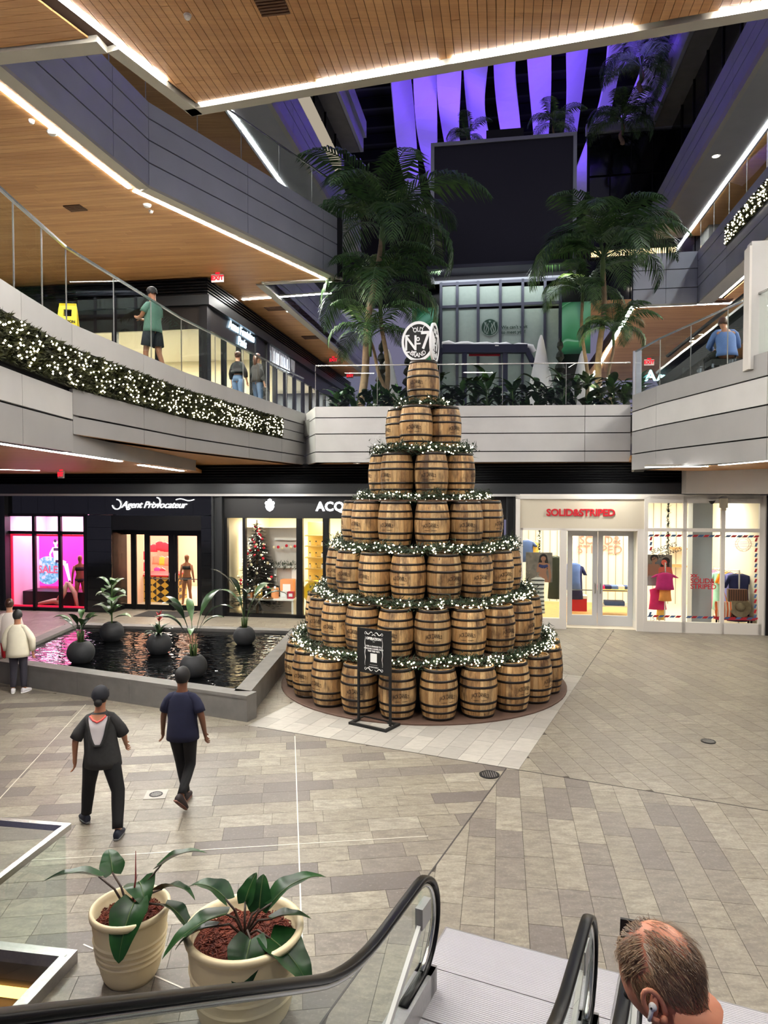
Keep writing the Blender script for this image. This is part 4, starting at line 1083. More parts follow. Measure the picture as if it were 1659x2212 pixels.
m = MB(); nC = len(crest); m.add([fmC@Vector((x, y, 0)) for x, y in crest]+[fmC@Vector((x, y, .03)) for x, y in crest], [tuple(range(nC, 2*nC))]+[(i, (i+1)%nC, (i+1)%nC+nC, i+nC) for i in range(nC)]); m.build('crest_plate', M['sign_w'], cr)
wn = setting('window_2', G(qa0, TF, 0), 'tall display windows of the perfume shop')
uu = [(500, 527), (530, 641), (655, 699), (712, 735)]
mb = MB()
for u in (486, 528.5, 648, 705, 741, 800, 1000, 1085):
    q = A(u)[0]; hw = .10 if u in (648, 705, 486) else .045; mb.gbox(q-hw, q+hw, TF-.06, TF+.1, 0, zp1)
mb.gbox(qa0, qa1, TF-.06, TF+.1, 0, .10); mb.build('window_frame', M['blk'], wn)
for a, b in ((495, 527), (530, 643), (653, 700), (710, 738), (745, 798), (805, 998), (1005, 1080)):
    MB().gbox(A(a)[0], A(b)[0], TF, TF+.012, .10, zp1).build('window_pane', M['shopglass'], wn)
room(A(490)[0], A(705)[0]+.6, TF+.14, TF+4.2, zp1+.05, 'warmw', 'shopfl', 'white', 'shop_interior_perfume', 2, e=95, col=(1,.86,.62))
# printed festive backdrop: grey-white panelling and mantel behind the tree, built as shallow set pieces
tb = TF+1.0
bk = thing('festive_backdrop', 'pale panelled mantel backdrop behind the decorated tree', 'display', gp(590, 1322, tb, .012))
q0, q1 = PT(528, 1200, tb)[0], PT(646, 1200, tb)[0]
MB().gbox(q0, q1, tb, tb+.08, .012, 2.75).build('panel', plain('pale_panel', srgb(206,196,186), .6), bk)
MB().gbox(PT(595,1200,tb)[0], q1, tb-.10, tb, 2.35, 2.42).gbox(PT(593,1200,tb)[0], q1, tb-.16, tb, 1.46, 1.54).build('shelf', M['white'], bk)
MB().gbox(PT(593,1200,tb)[0], PT(600,1200,tb)[0], tb-.1, tb, .3, 1.46).gbox(PT(632,1200,tb)[0], q1, tb-.1, tb, .3, 1.46).build('mantel_leg', M['white'], bk)
rg = random.Random(9)
gl = thing('mantel_garland', 'green fir garland with baubles on the white mantel', 'garland', gp(615, 1190, tb-.15, 1.56))
m = MB()
for k in range(260):
    q = PT(588,1200,tb)[0]+rg.random()*(q1-PT(588,1200,tb)[0]); c = G(q, tb-.14+rg.uniform(-.06,.05), 1.56+rg.uniform(-.1,.1)); d = Vector((rg.uniform(-1,1), rg.uniform(-1,.3), rg.uniform(-1,1))).normalized()
    s_ = d.cross(Vector((.3,.2,1))).normalized()*.012; m.add([c-s_, c+s_, c+d*.13], [(0,1,2)])
m.build('needles', M['fir'], gl)['kind'] = 'stuff'
M['bauble_r'] = plain('red_bauble', srgb(210,40,56), .2); M['bauble_w'] = plain('cream_bauble', srgb(240,226,190), .25)
for k in range(6):
    MB().ball(gp(592+k*9, 1180+rg.uniform(-5,5), tb-.22), .05, 10, 6).build('bauble', M['bauble_r' if k % 2 else 'bauble_w'], gl, True)
# decorated tree
tc = gp(556, 1322, TF+.62, .012)
xt = thing('christmas_tree', 'dark decorated christmas tree in the perfume shop window', 'tree', tc)
m = MB()
for lev in range(26):
    z = .45+lev*.098; rad = .95*(1-lev/27)+.05
    for k in range(int(14+rad*26)):
        a = rg.random()*6.283; L = rad*rg.uniform(.75,1.1); d = Vector((math.cos(a), math.sin(a)*.6, -.25)).normalized()
        c0 = tc+Vector((0,0,z)); tip = c0+d*L
        s_ = d.cross(Vector((0,0,1))).normalized()
        for j in range(3):
            b0 = c0+d*L*(.35+.22*j); m.add([b0-s_*.05-Vector((0,0,.03)), b0+s_*.05-Vector((0,0,.03)), b0+d*.16+Vector((0,0,.02))], [(0,1,2)])
        m.add([c0+d*L*.2-s_*.015, c0+d*L*.2+s_*.015, tip], [(0,1,2)])
m.build('branches', plain('tree_needles', srgb(34,34,28), .7), xt)['kind'] = 'stuff'
MB().tube([tc, tc+Vector((0,0,3.0))], [.05,.015], 8).build('trunk', M['trunk'], xt)
for k in range(42):
    lv = rg.random(); a = rg.uniform(-2.6, -.5); rad = (.95*(1-lv*.95))*.92
    c = tc+Vector((math.cos(a)*rad, math.sin(a)*rad*.55-.05, .5+lv*2.4)); MB().ball(c, .048, 8, 6).build('bauble', M['bauble_r' if rg.random() < .45 else 'bauble_w'], xt, True)
m = MB()
for k in range(80):
    lv = rg.random(); a = rg.uniform(-2.9, -.3); rad = (.95*(1-lv*.95))*.95; m.octa(tc+Vector((math.cos(a)*rad, math.sin(a)*rad*.55-.06, .5+lv*2.4)), .013)
m.build('fairy_lights', M['bulb'], xt)['kind'] = 'stuff'
# white display table with candles and boxes
tq0, tq1 = PT(528, 1320, TF+.35)[0], PT(638, 1320, TF+.35)[0]
dt = thing('display_table', 'white display table with candles and orange boxes in the perfume window', 'table', G((tq0+tq1)/2, TF+.4, .012))
MB().gbox(tq0, tq1, TF+.16, TF+.56, .50, .56).build('top', M['white'], dt)
for a in (tq0+.05, tq1-.05):
    MB().gbox(a-.03, a+.03, TF+.2, TF+.5, .012, .50).build('leg', M['white'], dt)
def goods(u, w, h, mat, lab, grp, t=TF+.3, z=.56, round_=False, name='gift_box'):
    q = PT(u, 1280, t)[0]; c = G(q, t, z); o = thing(name, lab, 'box' if name == 'gift_box' else 'candle', c, grp)
    if round_: MB().lathe([(w/2,0),(w/2,h),(w*.42,h),(w*.40,h-.02),(0,h-.02)], 18, c).build('body', mat, o, False); MB().ball(c+Vector((0,0,h+.02)), .02, 6, 5, (1,1,1.6)).build('flame', M['led_soft'], o)
    else: MB().gbox(q-w/2, q+w/2, t-w/2*.7, t+w/2*.7, z, z+h).build('body', mat, o); MB().gbox(q-w*.3, q+w*.3, t-w/2*.7-.004, t-w/2*.7, z+h*.3, z+h*.75).build('label_print', M['printw'], o)
M['orange_box'] = plain('orange_box', srgb(240,160,104), .5); M['amber'] = plain('amber_wax', srgb(232,190,90), .4); M['crim'] = plain('crimson_box', srgb(180,40,60), .4); M['yel'] = plain('yellow_box', srgb(236,192,30), .4)
goods(558, .26, .38, M['amber'], 'tall amber candle at the left of the perfume window table', 'goods on the perfume window table', round_=True, name='candle')
goods(594, .24, .32, M['orange_box'], 'orange candle with a white label in the perfume window', 'goods on the perfume window table', round_=True, name='candle')
goods(575, .12, .16, M['black'], 'small black candle between the two large ones', 'goods on the perfume window table', round_=True, name='candle')
goods(537, .3, .16, M['orange_box'], 'low orange box at the left end of the perfume table', 'goods on the perfume window table')
goods(629, .20, .22, M['crim'], 'crimson box at the right end of the perfume table', 'goods on the perfume window table')
goods(614, .22, .22, M['white'], 'white box beside the crimson one on the perfume table', 'goods on the perfume window table')
goods(622, .42, .55, M['orange_box'], 'large orange box behind the perfume table', 'goods on the perfume window table', t=TF+.72, z=.56)
MB().lathe([(.0,.0),(.18,.0),(.2,.03),(.19,.03),(.17,.012),(0,.012)], 20, gp(580, 1200, TF+.24, .56)).build('plate', plain('rattan', srgb(180,140,100), .6)); tag(bpy.data.objects['plate'], 'round tan plate on the white perfume table', 'plate')
# yellow shelves to the right
sh = thing('perfume_shelf', 'lit yellow shelving with bottles in the perfume shop', 'shelf', gp(680, 1320, TF+1.6, .012))
q0, q1 = PT(660,1200,TF+1.6)[0], PT(704,1200,TF+1.6)[0]
MB().gbox(q0, q1, TF+1.9, TF+2.0, .012, 2.9).build('back_panel', plain('yellow_panel', srgb(246,214,120), .6), sh)
for z in (.95, 1.35, 1.72, 2.1, 2.45): MB().gbox(q0, q1, TF+1.5, TF+1.9, z, z+.03).build('shelf_board', plain('shelf_board', srgb(190,160,90), .5) if z < 1 else bpy.data.materials['shelf_board'], sh)
for i, z in enumerate((.98, 1.38, 1.75, 2.13)):
    for k in range(3):
        c = G(q0+(q1-q0)*(.2+.3*k), TF+1.65, z); o = thing('perfume_bottle', 'small perfume bottle on the %s yellow shelf, %s from the left' % (('lowest', 'second', 'third', 'fourth')[i], ('first', 'second', 'third')[k]), 'bottle', c, 'bottles on the yellow shelves')
        MB().box(c+Vector((0,0,.06)), (.07,.05,.12), -PHI).build('bottle_body', M['amber' if k % 2 else 'white'], o); MB().box(c+Vector((0,0,.14)), (.03,.03,.04), -PHI).build('cap', M['black'], o)
hb = thing('round_hat_box', 'round yellow drum box standing on the perfume shop floor', 'box', gp(683, 1280, TF+1.0, .30))
fmH = face_M(gp(684, 1277, TF+1.0), E1, -E2); disc(MB(), fmH, .36, th=.3).build('drum', M['yel'], hb); disc(MB(), fmH, .37, z=.26, th=.05, r0=.33).build('rim', M['amber'], hb); MB().box(gp(684,1277,TF+.68), (.08,.02,.14), -PHI).build('clasp', M['fab_red'], hb)
MB().box(gp(684,1300,TF+1.05), (.3,.3,.2), -PHI).build('cradle', M['blk'], hb)
# --- white swimwear shop
ws = setting('wall_white_shop', G(5, TW, 0), 'white shop front on the right')
def W(u, v=1250, t=TW): return PT(u, v, t)
def zW(v, t=TW, u=1300): return PT(u, v, t)[1]
q0, q1 = W(1115)[0], W(1396)[0]; q2 = W(1652)[0]
zh = zW(1142); zb0 = zW(1290+80)
MB().gbox(q0, q1, TW-.02, TW+.15, zh, ZL0).build('sign_board', M['cream'], ws)
MB().gbox(q0-.02, q0+.10, TW-.05, TW+.1, 0, ZL0).gbox(q0-.02, q2, TW-.05, TW+.1, ZL0-.09, ZL0+.02).build('outer_frame', M['white'], ws)
qa_, qb_ = W(1129)[0], W(1209)[0]; qc_, qd_ = W(1224)[0], W(1376)[0]
MB().gbox(q0+.1, qa_, TW-.03, TW+.12, 0, zh).gbox(qb_, qc_, TW-.03, TW+.12, 0, zh).gbox(qa_, qb_, TW-.03, TW+.12, 0, .30).gbox(qd_, q1, TW-.03, TW+.12, 0, zh).gbox(q0+.1, q1, TW-.03, TW+.12, zh-.06, zh).build('front_frame', M['white'], ws)
wn = setting('window_3', G(qa_, TW, 0), 'narrow left display window of the white shop')
MB().gbox(qa_, qb_, TW+.02, TW+.032, .30, zh-.06).build('window_pane', M['shopglass'], wn)
g = fit_geo(text_geo('SOLID&STRIPED', .345, .012, offset=.010, spacing=.96), 1.88)
qs, zs = PT(1254, 1108, TW-.05)
o = MB().geo(g, face_M(G(qs, TW-.035, zs), E1, -E2)).build('shop_sign', M['redp']); tag(o, 'raised red capital letters on the cream board of the white shop', 'sign')
tdw = TW+.65
zdr = PT(1300, 1147, tdw)[1]
MB().gbox(qc_-.05, qc_, TW+.1, tdw, 0, zh).gbox(qd_, qd_+.05, TW+.1, tdw, 0, zh).gbox(qc_, qd_, TW+.1, tdw+.05, zdr+.02, zh).build('door_reveal', M['white'], ws)
shop_door('door_5', 'left white framed glass door', 1226, 1291, 1147, 1, tdw, plain('grey_white_frame', srgb(206,208,212), .4), 1, True, .14, .30)
shop_door('door_6', 'right white framed glass door', 1292, 1368, 1147, 1, tdw, bpy.data.materials['grey_white_frame'], -1, True, .14, .30)
MB().gbox(qd_-.02, qd_+.01, TW+.12, tdw-.1, .25, zdr).build('side_glass', M['shopglass'], ws)
# right hand bay window in three columns
wn = setting('window_4', G(q1, TW, 0), 'large white framed bay window of the white shop')
cu = [(1397, 1475), (1480, 1556), (1565, 1641)]
zt0, zt1 = zW(1087, TW, 1500), zW(1145, TW, 1500)
mb = MB(); ed = [W(1394)[0], W(1477.5)[0], W(1560)[0], W(1645)[0]]
for i, q in enumerate(ed): mb.gbox(q-.05-.03*(i == 3), q+.05+.04*(i == 3), TW-.05, TW+.06, 0, ZL0-.05)
mb.gbox(ed[0], ed[3], TW-.05, TW+.06, zt1-.05, zt1+.05); mb.gbox(ed[0], ed[3], TW-.05, TW+.06, zt0, ZL0); mb.gbox(ed[0], ed[3], TW-.05, TW+.06, 0, .30)
mb.build('window_frame', M['white'], wn)
for a, b in zip(ed, ed[1:]):
    for z0, z1 in ((.30, zt1-.05), (zt1+.05, zt0)): MB().gbox(a+.05, b-.05, TW, TW+.012, z0, z1).build('window_pane', M['shopglass'], wn)
MB().gbox(ed[3]+.09, ed[3]+1.2, TW-.1, TW+.3, 0, ZL0).build('end_pier', M['blk'], ws)
# air mail dashes printed on the glass
M['dash_r'] = plain('red_print', srgb(178,30,44), .6); M['dash_b'] = plain('blue_print', srgb(74,104,150), .6)
dash = thing('airmail_border', 'red and blue slanted dashes bordering the glass of the bay window', 'print', G(ed[0], TW-.01, .3)); 
k = 0
mr, mbx = MB(), MB()
def dashq(mbb, q, z, w, h, sl): 
    MB().add([G(q-w/2-sl, TW-.006, z-h/2), G(q+w/2-sl, TW-.006, z-h/2), G(q+w/2+sl, TW-.006, z+h/2), G(q-w/2+sl, TW-.006, z+h/2)], [(0,1,2,3)]).build('dash', M['dash_r' if mbb else 'dash_b'], dash)
for a, b in zip(ed, ed[1:]):
    for z in (zt1-.16, .44):
        n = 6
        for i in range(n):
            q = a+.14+(b-a-.28)*i/(n-1)
            if i in (0, n-1) and False: continue
            dashq(i % 2, q, z, .12, .06, .03)
for i in range(16):
    z = .5+(zt1-.75)*i/15
    dashq(i % 2, ed[3]-.15, z, .055, .10, .015)
    if i in (13, 14, 15, 0): dashq(i % 2, ed[0]+.14, z, .055, .10, .015)
qs, zs = PT(1492, 1251, TW-.02)
o = MB().geo(fit_geo(text_geo('xx,\nSOLID&\nSTRIPED', .30, .003, offset=.003, spacing=.95, align='LEFT', line=.82), .68), face_M(G(qs+.33, TW-.01, zs-.05), E1, -E2)).build('window_lettering', M['redp']); tag(o, 'red stacked lettering on the middle pane of the bay window', 'lettering')
qs, zs = PT(1606, 1175, TW-.02); fmS = face_M(G(qs, TW-.012, zs), E1, -E2)
st = thing('postmark_print', 'round postmark printed on the right pane of the bay window', 'print', G(qs, TW-.012, zs)); m = MB()
for rr in (.21, .15): disc(m, fmS, rr, 36, th=.002, r0=rr-.008)
for yy in (-.07, -.025, .02, .065): m.add([fmS@Vector(v) for v in ((-.26,yy-.003,.001), (.26,yy-.003,.001), (.26,yy+.003,.001), (-.26,yy+.003,.001))], [(0,1,2,3)])
gl_ = text_geo('SOLID & STRIPED - NEW YORK -', .05, 0, spacing=1.0)
wd = max(v.x for v in gl_[0])-min(v.x for v in gl_[0])
m.add([fmS@Vector((math.sin(v.x/wd*6.2)*(.18+v.y), math.cos(v.x/wd*6.2)*(.18+v.y), .002)) for v in gl_[0]], gl_[1])
m.build('ring_print', plain('postmark_ink', srgb(150,90,96), .6), st)
qs, zs = PT(1403, 1337, TW-.02)
o = MB().geo(text_geo('1518', .15, .001, align='LEFT'), face_M(G(qs, TW-.01, zs), E1, -E2)).build('street_number', M['alu_dk']); tag(o, 'grey street number at the foot of the bay window', 'lettering')
qs, zs = PT(1432, 1190, TW+.05); o = MB().geo(fit_geo(text_geo("SEASON'S\nGREETINGS", .24, .002, shear=.1), .86), face_M(G(qs+.05, TW+.03, zs), (E1*.94+Vector((0,0,.34))), -E2)).build('season_lettering', M['dk']); tag(o, 'grey slanted seasonal greeting on the left pane of the bay window', 'lettering')
# interior
M['groove'] = None
t = NT('beadboard'); wv = t.n('ShaderNodeTexWave'); wv.inputs['Scale'].default_value = 1.25; wv.bands_direction = 'X'
t.l(t.mapping(t.pos(), (1,1,1), (0,0,PHI)), wv.inputs['Vector']); t.setc(t.ramp(wv.outputs[0], [(0, srgb(150,140,120)), (.06, srgb(238,230,206)), (1, srgb(240,234,214))])); t.b.inputs['Roughness'].default_value = .6; M['groove'] = t.m
room(q0+.1, q2-.1, TW+.14, TW+5.2, ZL0-.05, 'warmw', 'shopfl', 'white', 'shop_interior_white', 4, e=72, col=(1,.93,.80), backm='groove')
MB().gbox(qc_-1.0, qd_+.6, TW+1.0, TW+5.0, .014, .022).build('jute_rug', M['shopfl2']); tag(bpy.data.objects['jute_rug'], 'large straw coloured rug inside the white shop', 'rug')
cl = MB().gbox(W(1495, 1250, TW+.6)[0], W(1538, 1250, TW+.6)[0], TW+.6, TW+1.1, .012, ZL0-.06).build('interior_column', plain('grey_column', srgb(168,174,176), .6)); cl['kind'] = 'structure'
def poster(u0, v0, u1, v1, t, lab, rows, name='photo_poster'):
    qa, za = PT(u0, v0, t); qb, zb = PT(u1, v1, t); c = G((qa+qb)/2, t, zb)
    o = thing(name, lab, 'poster', c, 'photo posters in the white shop')
    return o, qa, qb, zb, za
def photo_bg(name, c1, c2, c3):
    t = NT(name); n = t.noise(t.obj(), 2.2, 3); t.setc(t.ramp(n, [(.3, c1), (.5, c2), (.7, c3)])); t.b.inputs['Roughness'].default_value = .5; return t.m
tp = TW+.7
po, qa, qb, za, zb = poster(1136, 1193, 1193, 1258, tp, 'grey beach photo poster of a dark haired woman in the left window', 0)
MB().gbox(qa, qb, tp, tp+.03, za, zb).build('panel', photo_bg('photo_grey', srgb(112,108,104), srgb(140,134,128), srgb(84,82,82)), po)
M['ph_skin'] = plain('photo_skin', srgb(176,128,104), .5); M['ph_dark'] = plain('photo_dark', srgb(44,36,34), .5); M['ph_blue'] = plain('photo_blue', srgb(52,62,120), .5)
fmW = face_M(G(qa+(qb-qa)*.66, tp-.002, za+(zb-za)*.45), E1, -E2)
m = MB(); flat_fig(m, [(0,.18,-.02,-.12,.13,.10), (-.02,-.12,0,-.40,.10,.15), (.14,.16,.2,-.2,.04,.035), (.2,-.2,.17,-.4,.035,.03), (-.12,.16,-.17,-.1,.04,.03), (0,.16,0,.24,.04,.04)], fmW, 1); disc(m, fmW@Matrix.Translation((0,.30,.006)), .075, 16, th=.004); m.build('figure_print', M['ph_skin'], po)
m = MB(); disc(m, fmW@Matrix.Translation((0,.33,.001)), .115, 16, th=.004); flat_fig(m, [(-.07,.3,-.12,.05,.05,.04), (.07,.3,.13,.0,.05,.04)], fmW@Matrix.Translation((0,0,-.003)), 1); m.build('hair_print', M['ph_dark'], po)
m = MB(); flat_fig(m, [(-.13,.10,.0,.06,.035,.05), (0,.06,.13,.10,.05,.035)], fmW@Matrix.Translation((0,0,.006)), 1); m.build('top_print', M['ph_blue'], po)
po, qa, qb, za, zb = poster(1397, 1198, 1451, 1266, tp, 'beach photo poster of an embracing couple in the bay window', 0)
MB().gbox(qa, qb, tp, tp+.03, za, zb).build('panel', photo_bg('photo_beach', srgb(96,104,118), srgb(150,140,126), srgb(120,120,124)), po)
for dx, sk, hr, nm in ((-.16, 'ph_skin', 'ph_dark', 0), (.16, 'fab_coral', 'ph_dark', 1)):
    fmW = face_M(G((qa+qb)/2+dx, tp-.002-.006*nm, za+(zb-za)*.5-.08*nm), E1, -E2)
    m = MB(); flat_fig(m, [(0,.18,0,-.2,.15,.11), (0,.16,0,.24,.04,.04), (.14,.14,.2,-.15,.04,.035), (-.14,.14,-.17,-.2,.04,.03)], fmW, 1); disc(m, fmW@Matrix.Translation((.03*(1-2*nm),.31,.006)), .08, 16, th=.004); m.build('figure_print', M[sk], po)
    m = MB(); disc(m, fmW@Matrix.Translation((.02,.35,.001)), .11, 16, th=.004)
    if nm: flat_fig(m, [(-.06,.3,-.12,.05,.05,.03), (.06,.3,.1,.05,.05,.03)], fmW@Matrix.Translation((0,0,-.003)), 1)
    m.build('hair_print', M[hr], po)
fmW = face_M(G((qa+qb)/2-.16, tp-.01, za+.17), E1, -E2); m = MB(); flat_fig(m, [(0,.12,0,-.15,.14,.17)], fmW, 1); m.build('shorts_print', M['alu_dk'], po)
# clothes
M['stripe'] = None
t = NT('striped_knit'); wv = t.n('ShaderNodeTexWave'); wv.inputs['Scale'].default_value = 2.6; wv.bands_direction = 'Z'; t.l(t.pos(), wv.inputs['Vector']); t.setc(t.ramp(wv.outputs[0], [(0, srgb(60,66,62)), (.28, srgb(70,76,72)), (.34, srgb(228,228,218)), (1, srgb(236,236,228))])); M['stripe'] = t.m
M['stripe_o'] = None
t = NT('orange_stripe'); wv = t.n('ShaderNodeTexWave'); wv.inputs['Scale'].default_value = 3.4; t.l(t.pos(), wv.inputs['Vector']); t.setc(t.ramp(wv.outputs[0], [(0, srgb(236,110,40)), (.5, srgb(240,120,50)), (.52, srgb(244,226,200)), (1, srgb(244,226,200))])); M['stripe_o'] = t.m
fab = {n: plain('fabric_'+n, srgb(*c), .8, nz=.08) for n, c in dict(magenta=(214,44,128), orange=(246,164,84), navy=(26,34,86), denim=(70,92,140), olive=(58,64,50), mint=(168,222,196), rose=(236,120,160), violet=(128,126,190), amber=(248,160,40), yellow=(250,200,90), blue=(92,120,180), white=(236,234,226), pinkhot=(226,40,112)).items()}
gr = 'clothes shown in the white shop'
garment(gp(1162, 1247, TW+.4), .42, 1.05, M['stripe'], 'black and white striped dress hanging in the left window', gr, .06)
garment(gp(1200, 1202, TW+1.6), .46, 1.3, fab['olive'], 'dark olive jacket at the right side of the left window', gr, .12, sleeves=True)
garment(gp(1137, 1167, TW+2.6), .5, .7, fab['denim'], 'blue top high on the back rail of the white shop', gr, .1, sleeves=True)
garment(gp(1152, 1170, TW+2.7), .4, .6, fab['yellow'], 'pale yellow top beside the blue one on the back rail', gr, .08)
garment(gp(1238, 1216, TW+2.4), .5, .85, fab['blue'], 'light blue patterned overall behind the left white door', gr, .1)
garment(gp(1243, 1220, TW+2.7), .5, 1.1, fab['navy'], 'navy coat behind the left white door', gr, .12, sleeves=True)
garment(gp(1436, 1237, TW+.45), .52, .48, fab['magenta'], 'magenta cropped blouse on the stand in the bay window', gr, .12, sleeves=True)
garment(gp(1437, 1266, TW+.5), .36, .42, fab['orange'], 'orange swimsuit bottom under the magenta blouse', gr, .1, hanger=False)
garment(gp(1421, 1270, TW+.7), .5, .62, fab['pinkhot'], 'hot pink towel hanging beside the swimsuit stand', gr, .08, hanger=False)
garment(gp(1427, 1294, TW+.8), .24, .6, fab['yellow'], 'yellow swimsuit hanging low in the bay window', gr, .07, hanger=False)
for i, (u, n) in enumerate(((1541,'rose'), (1549,'rose'), (1553,'mint'), (1566,'amber'), (1573,'orange'), (1578,'violet'))):
    garment(gp(u, 1232+i*1.2, TW+2.2-.14*i), .36, 1.15-.05*(i % 2), fab[n], '%s garment on the clothes rail seen through the right panes' % n if i != 1 else 'second rose garment on the clothes rail', gr, .18, sleeves=True)
garment(gp(1596, 1240, TW+.9), .62, 1.35, fab['navy'], 'navy short sleeved dress on the front end of the clothes rail', gr, .12, sleeves=True)
rl = thing('clothes_rail', 'white metal clothes rail in the right hand bay window', 'rack', gp(1595, 1345, TW+.85, .012))
a, b = gp(1541, 1228, TW+2.5), gp(1597, 1233, TW+.8); MB().tube([a, b], .02, 8).build('rail', M['white'], rl)
for p_ in (a, b): MB().tube([p_, Vector((p_.x, p_.y, .012))], .022, 8).build('upright', M['white'], rl)
sp = thing('display_stand', 'white post carrying the swimsuit in the bay window', 'stand', gp(1436, 1340, TW+.48, .012)); c = gp(1436, 1340, TW+.48, .012)
MB().tube([c, Vector((c.x, c.y, 1.9))], .02, 8).build('post', M['white'], sp); MB().box(c+Vector((0,0,.01)), (.5,.4,.02), -PHI).build('foot', M['blk'], sp)
# wicker case, hat and striped bag at the bottom right
c = gp(1585, 1345, TW+.4, .012)
bn = thing('low_bench', 'low red bench in the right pane of the bay window', 'bench', c); MB().box(c+Vector((0,0,.36)), (1.0,.36,.06), -PHI).build('seat', M['crim'], bn)
for dx in (-.42, .42):
    for dy in (-.13, .13): MB().box(c+E1*dx+E2*dy+Vector((0,0,.165)), (.04,.04,.33), -PHI).build('leg', M['black'], bn)
t = NT('slatted_wood'); wv = t.n('ShaderNodeTexWave'); wv.inputs['Scale'].default_value = 5; t.l(t.mapping(t.pos(), (1,1,1), (0,0,PHI)), wv.inputs['Vector']); t.setc(t.ramp(wv.outputs[0], [(0, srgb(50,30,20)), (.4, srgb(104,66,44)), (1, srgb(120,80,54))])); 
cs_ = MB().obox(c+E1*.1+E2*.08+Vector((0,0,.78)), E1, E2, Vector((0,0,1)), .25, .08, .39).build('slatted_case', t.m); tag(cs_, 'brown slatted wooden case standing on the low bench', 'case')
ht = thing('sun_hat', 'round brown straw sun hat leaning on the wooden case', 'hat', c+E1*.15-E2*.04+Vector((0,0,.39)))
fmH = face_M(c+E1*.15-E2*.03+Vector((0,0,.68)), E1, (-E2+Vector((0,0,.25)))); M['straw'] = plain('straw', srgb(128,112,84), .8, nz=.15, nsc=20)
disc(MB(), fmH, .29, z=0, th=.012).build('brim', M['straw'], ht); m = MB(); V = []
m.loft([(fmH@Vector((0,0,.0)), E1, fmH.to_3x3()@Vector((0,1,0)), .13, .13), (fmH@Vector((0,0,.06)), E1, fmH.to_3x3()@Vector((0,1,0)), .115, .115), (fmH@Vector((0,0,.09)), E1, fmH.to_3x3()@Vector((0,1,0)), .06, .06)], 18); m.build('crown', M['straw'], ht, True)
bg = thing('beach_bag', 'orange striped beach bag on the low bench', 'bag', c-E1*.28+Vector((0,0,.39))); m = MB(); cb = c-E1*.28
m.loft([(cb+Vector((0,0,.39)), E1, E2, .2, .09), (cb+Vector((0,0,.6)), E1, E2, .25, .11), (cb+Vector((0,0,.82)), E1, E2, .22, .07)], 12); m.build('sack', M['stripe_o'], bg); MB().tube([cb+E1*-.1+Vector((0,0,.8)), cb+Vector((0,0,1.15)), cb+E1*.1+Vector((0,0,.8))], .015, 6).build('handle', fab['amber'], bg)
# table with folded clothes, chairs, cool box behind the doors
c = gp(1326, 1320, TW+2.6, .014)
tbx = thing('shop_table', 'dark legged table with folded swimwear behind the right white door', 'table', c); MB().box(c+Vector((0,0,.80)), (1.05,.6,.06), -PHI).build('top', fab['yellow'], tbx); MB().box(c+Vector((0,0,.30)), (.9,.5,.03), -PHI).build('lower_shelf', M['white'], tbx)
for dx in (-.48, .48):
    for dy in (-.26, .26): MB().box(c+E1*dx+E2*dy+Vector((0,0,.385)), (.05,.05,.77), -PHI).build('leg', plain('dark_leg', srgb(56,34,28), .5) if dx < 0 and dy < 0 else bpy.data.materials['dark_leg'], tbx)
for i, n in enumerate(('pinkhot', 'navy', 'blue', 'white', 'denim')):
    p_ = c+E1*(-.40+.2*i)+Vector((0,0,.83)); o = MB().obox(p_+Vector((0,0,.05)), E1, E2, Vector((0,0,1)), .09, .2, .05).build('folded_garment', fab[n]); tag(o, 'folded %s garment on the shop table' % n, 'garment', 'folded garments on the shop table')
o = MB().obox(c+Vector((0,0,.385)), E1, E2, Vector((0,0,1)), .3, .18, .06).build('folded_stack', fab['denim']); tag(o, 'folded dark stack on the lower shelf of the shop table', 'garment', 'folded garments on the shop table')
c = gp(1246, 1290, TW+3.2, .014); cb = thing('cool_box', 'red and white cool box on the rug behind the left white door', 'box', c); MB().box(c+Vector((0,0,.22)), (.6,.4,.42), -PHI).build('body', M['red'], cb); MB().box(c+Vector((0,0,.47)), (.62,.42,.09), -PHI).build('lid', M['white'], cb)
# red and white lettering on the back wall
q_, z_ = PT(1320, 1178, TW+5.1); o = MB().geo(fit_geo(text_geo('SOLID&\nSTRIPED', .62, .01, offset=.0, line=.8), 1.5), face_M(G(PT(1296,1178,TW+5.1)[0], TW+5.14, z_), E1, -E2)).build('wall_lettering', glow('neon_orange', (1,.42,.25,1), .9)); tag(o, 'orange neon lettering on the back wall of the white shop', 'lettering')
for u_, lab in ((1165, 'dark green garland hanging in the left window'), (1443, 'green garland hanging in the bay window')):
    c = gp(u_, 1150, TW+.9, 3.5); o = thing('hanging_garland', lab, 'garland', Vector((c.x, c.y, 1.6)), 'hanging garlands in the white shop'); m = MB(); rg = random.Random(u_)
    for k in range(220):
        z = rg.uniform(1.75, 3.6); p_ = Vector((c.x, c.y, z)); d = Vector((rg.uniform(-1,1), rg.uniform(-1,1), rg.uniform(-.6,.8))).normalized(); s_ = d.cross(Vector((.2,.1,1))).normalized()*.02; m.add([p_-s_, p_+s_, p_+d*.13], [(0,1,2)])
    m.build('leaves', M['fir'], o)['kind'] = 'stuff'
sv = thing('wall_shelf', 'two shelf boards on the back wall seen through the bay window', 'shelf', gp(1463, 1240, TW+4.8))
for z in (1.35, 1.95): MB().gbox(PT(1448,1200,TW+4.9)[0], PT(1480,1200,TW+4.9)[0], TW+4.6, TW+5.1, z, z+.06).build('board', M['wood_e1'], sv)
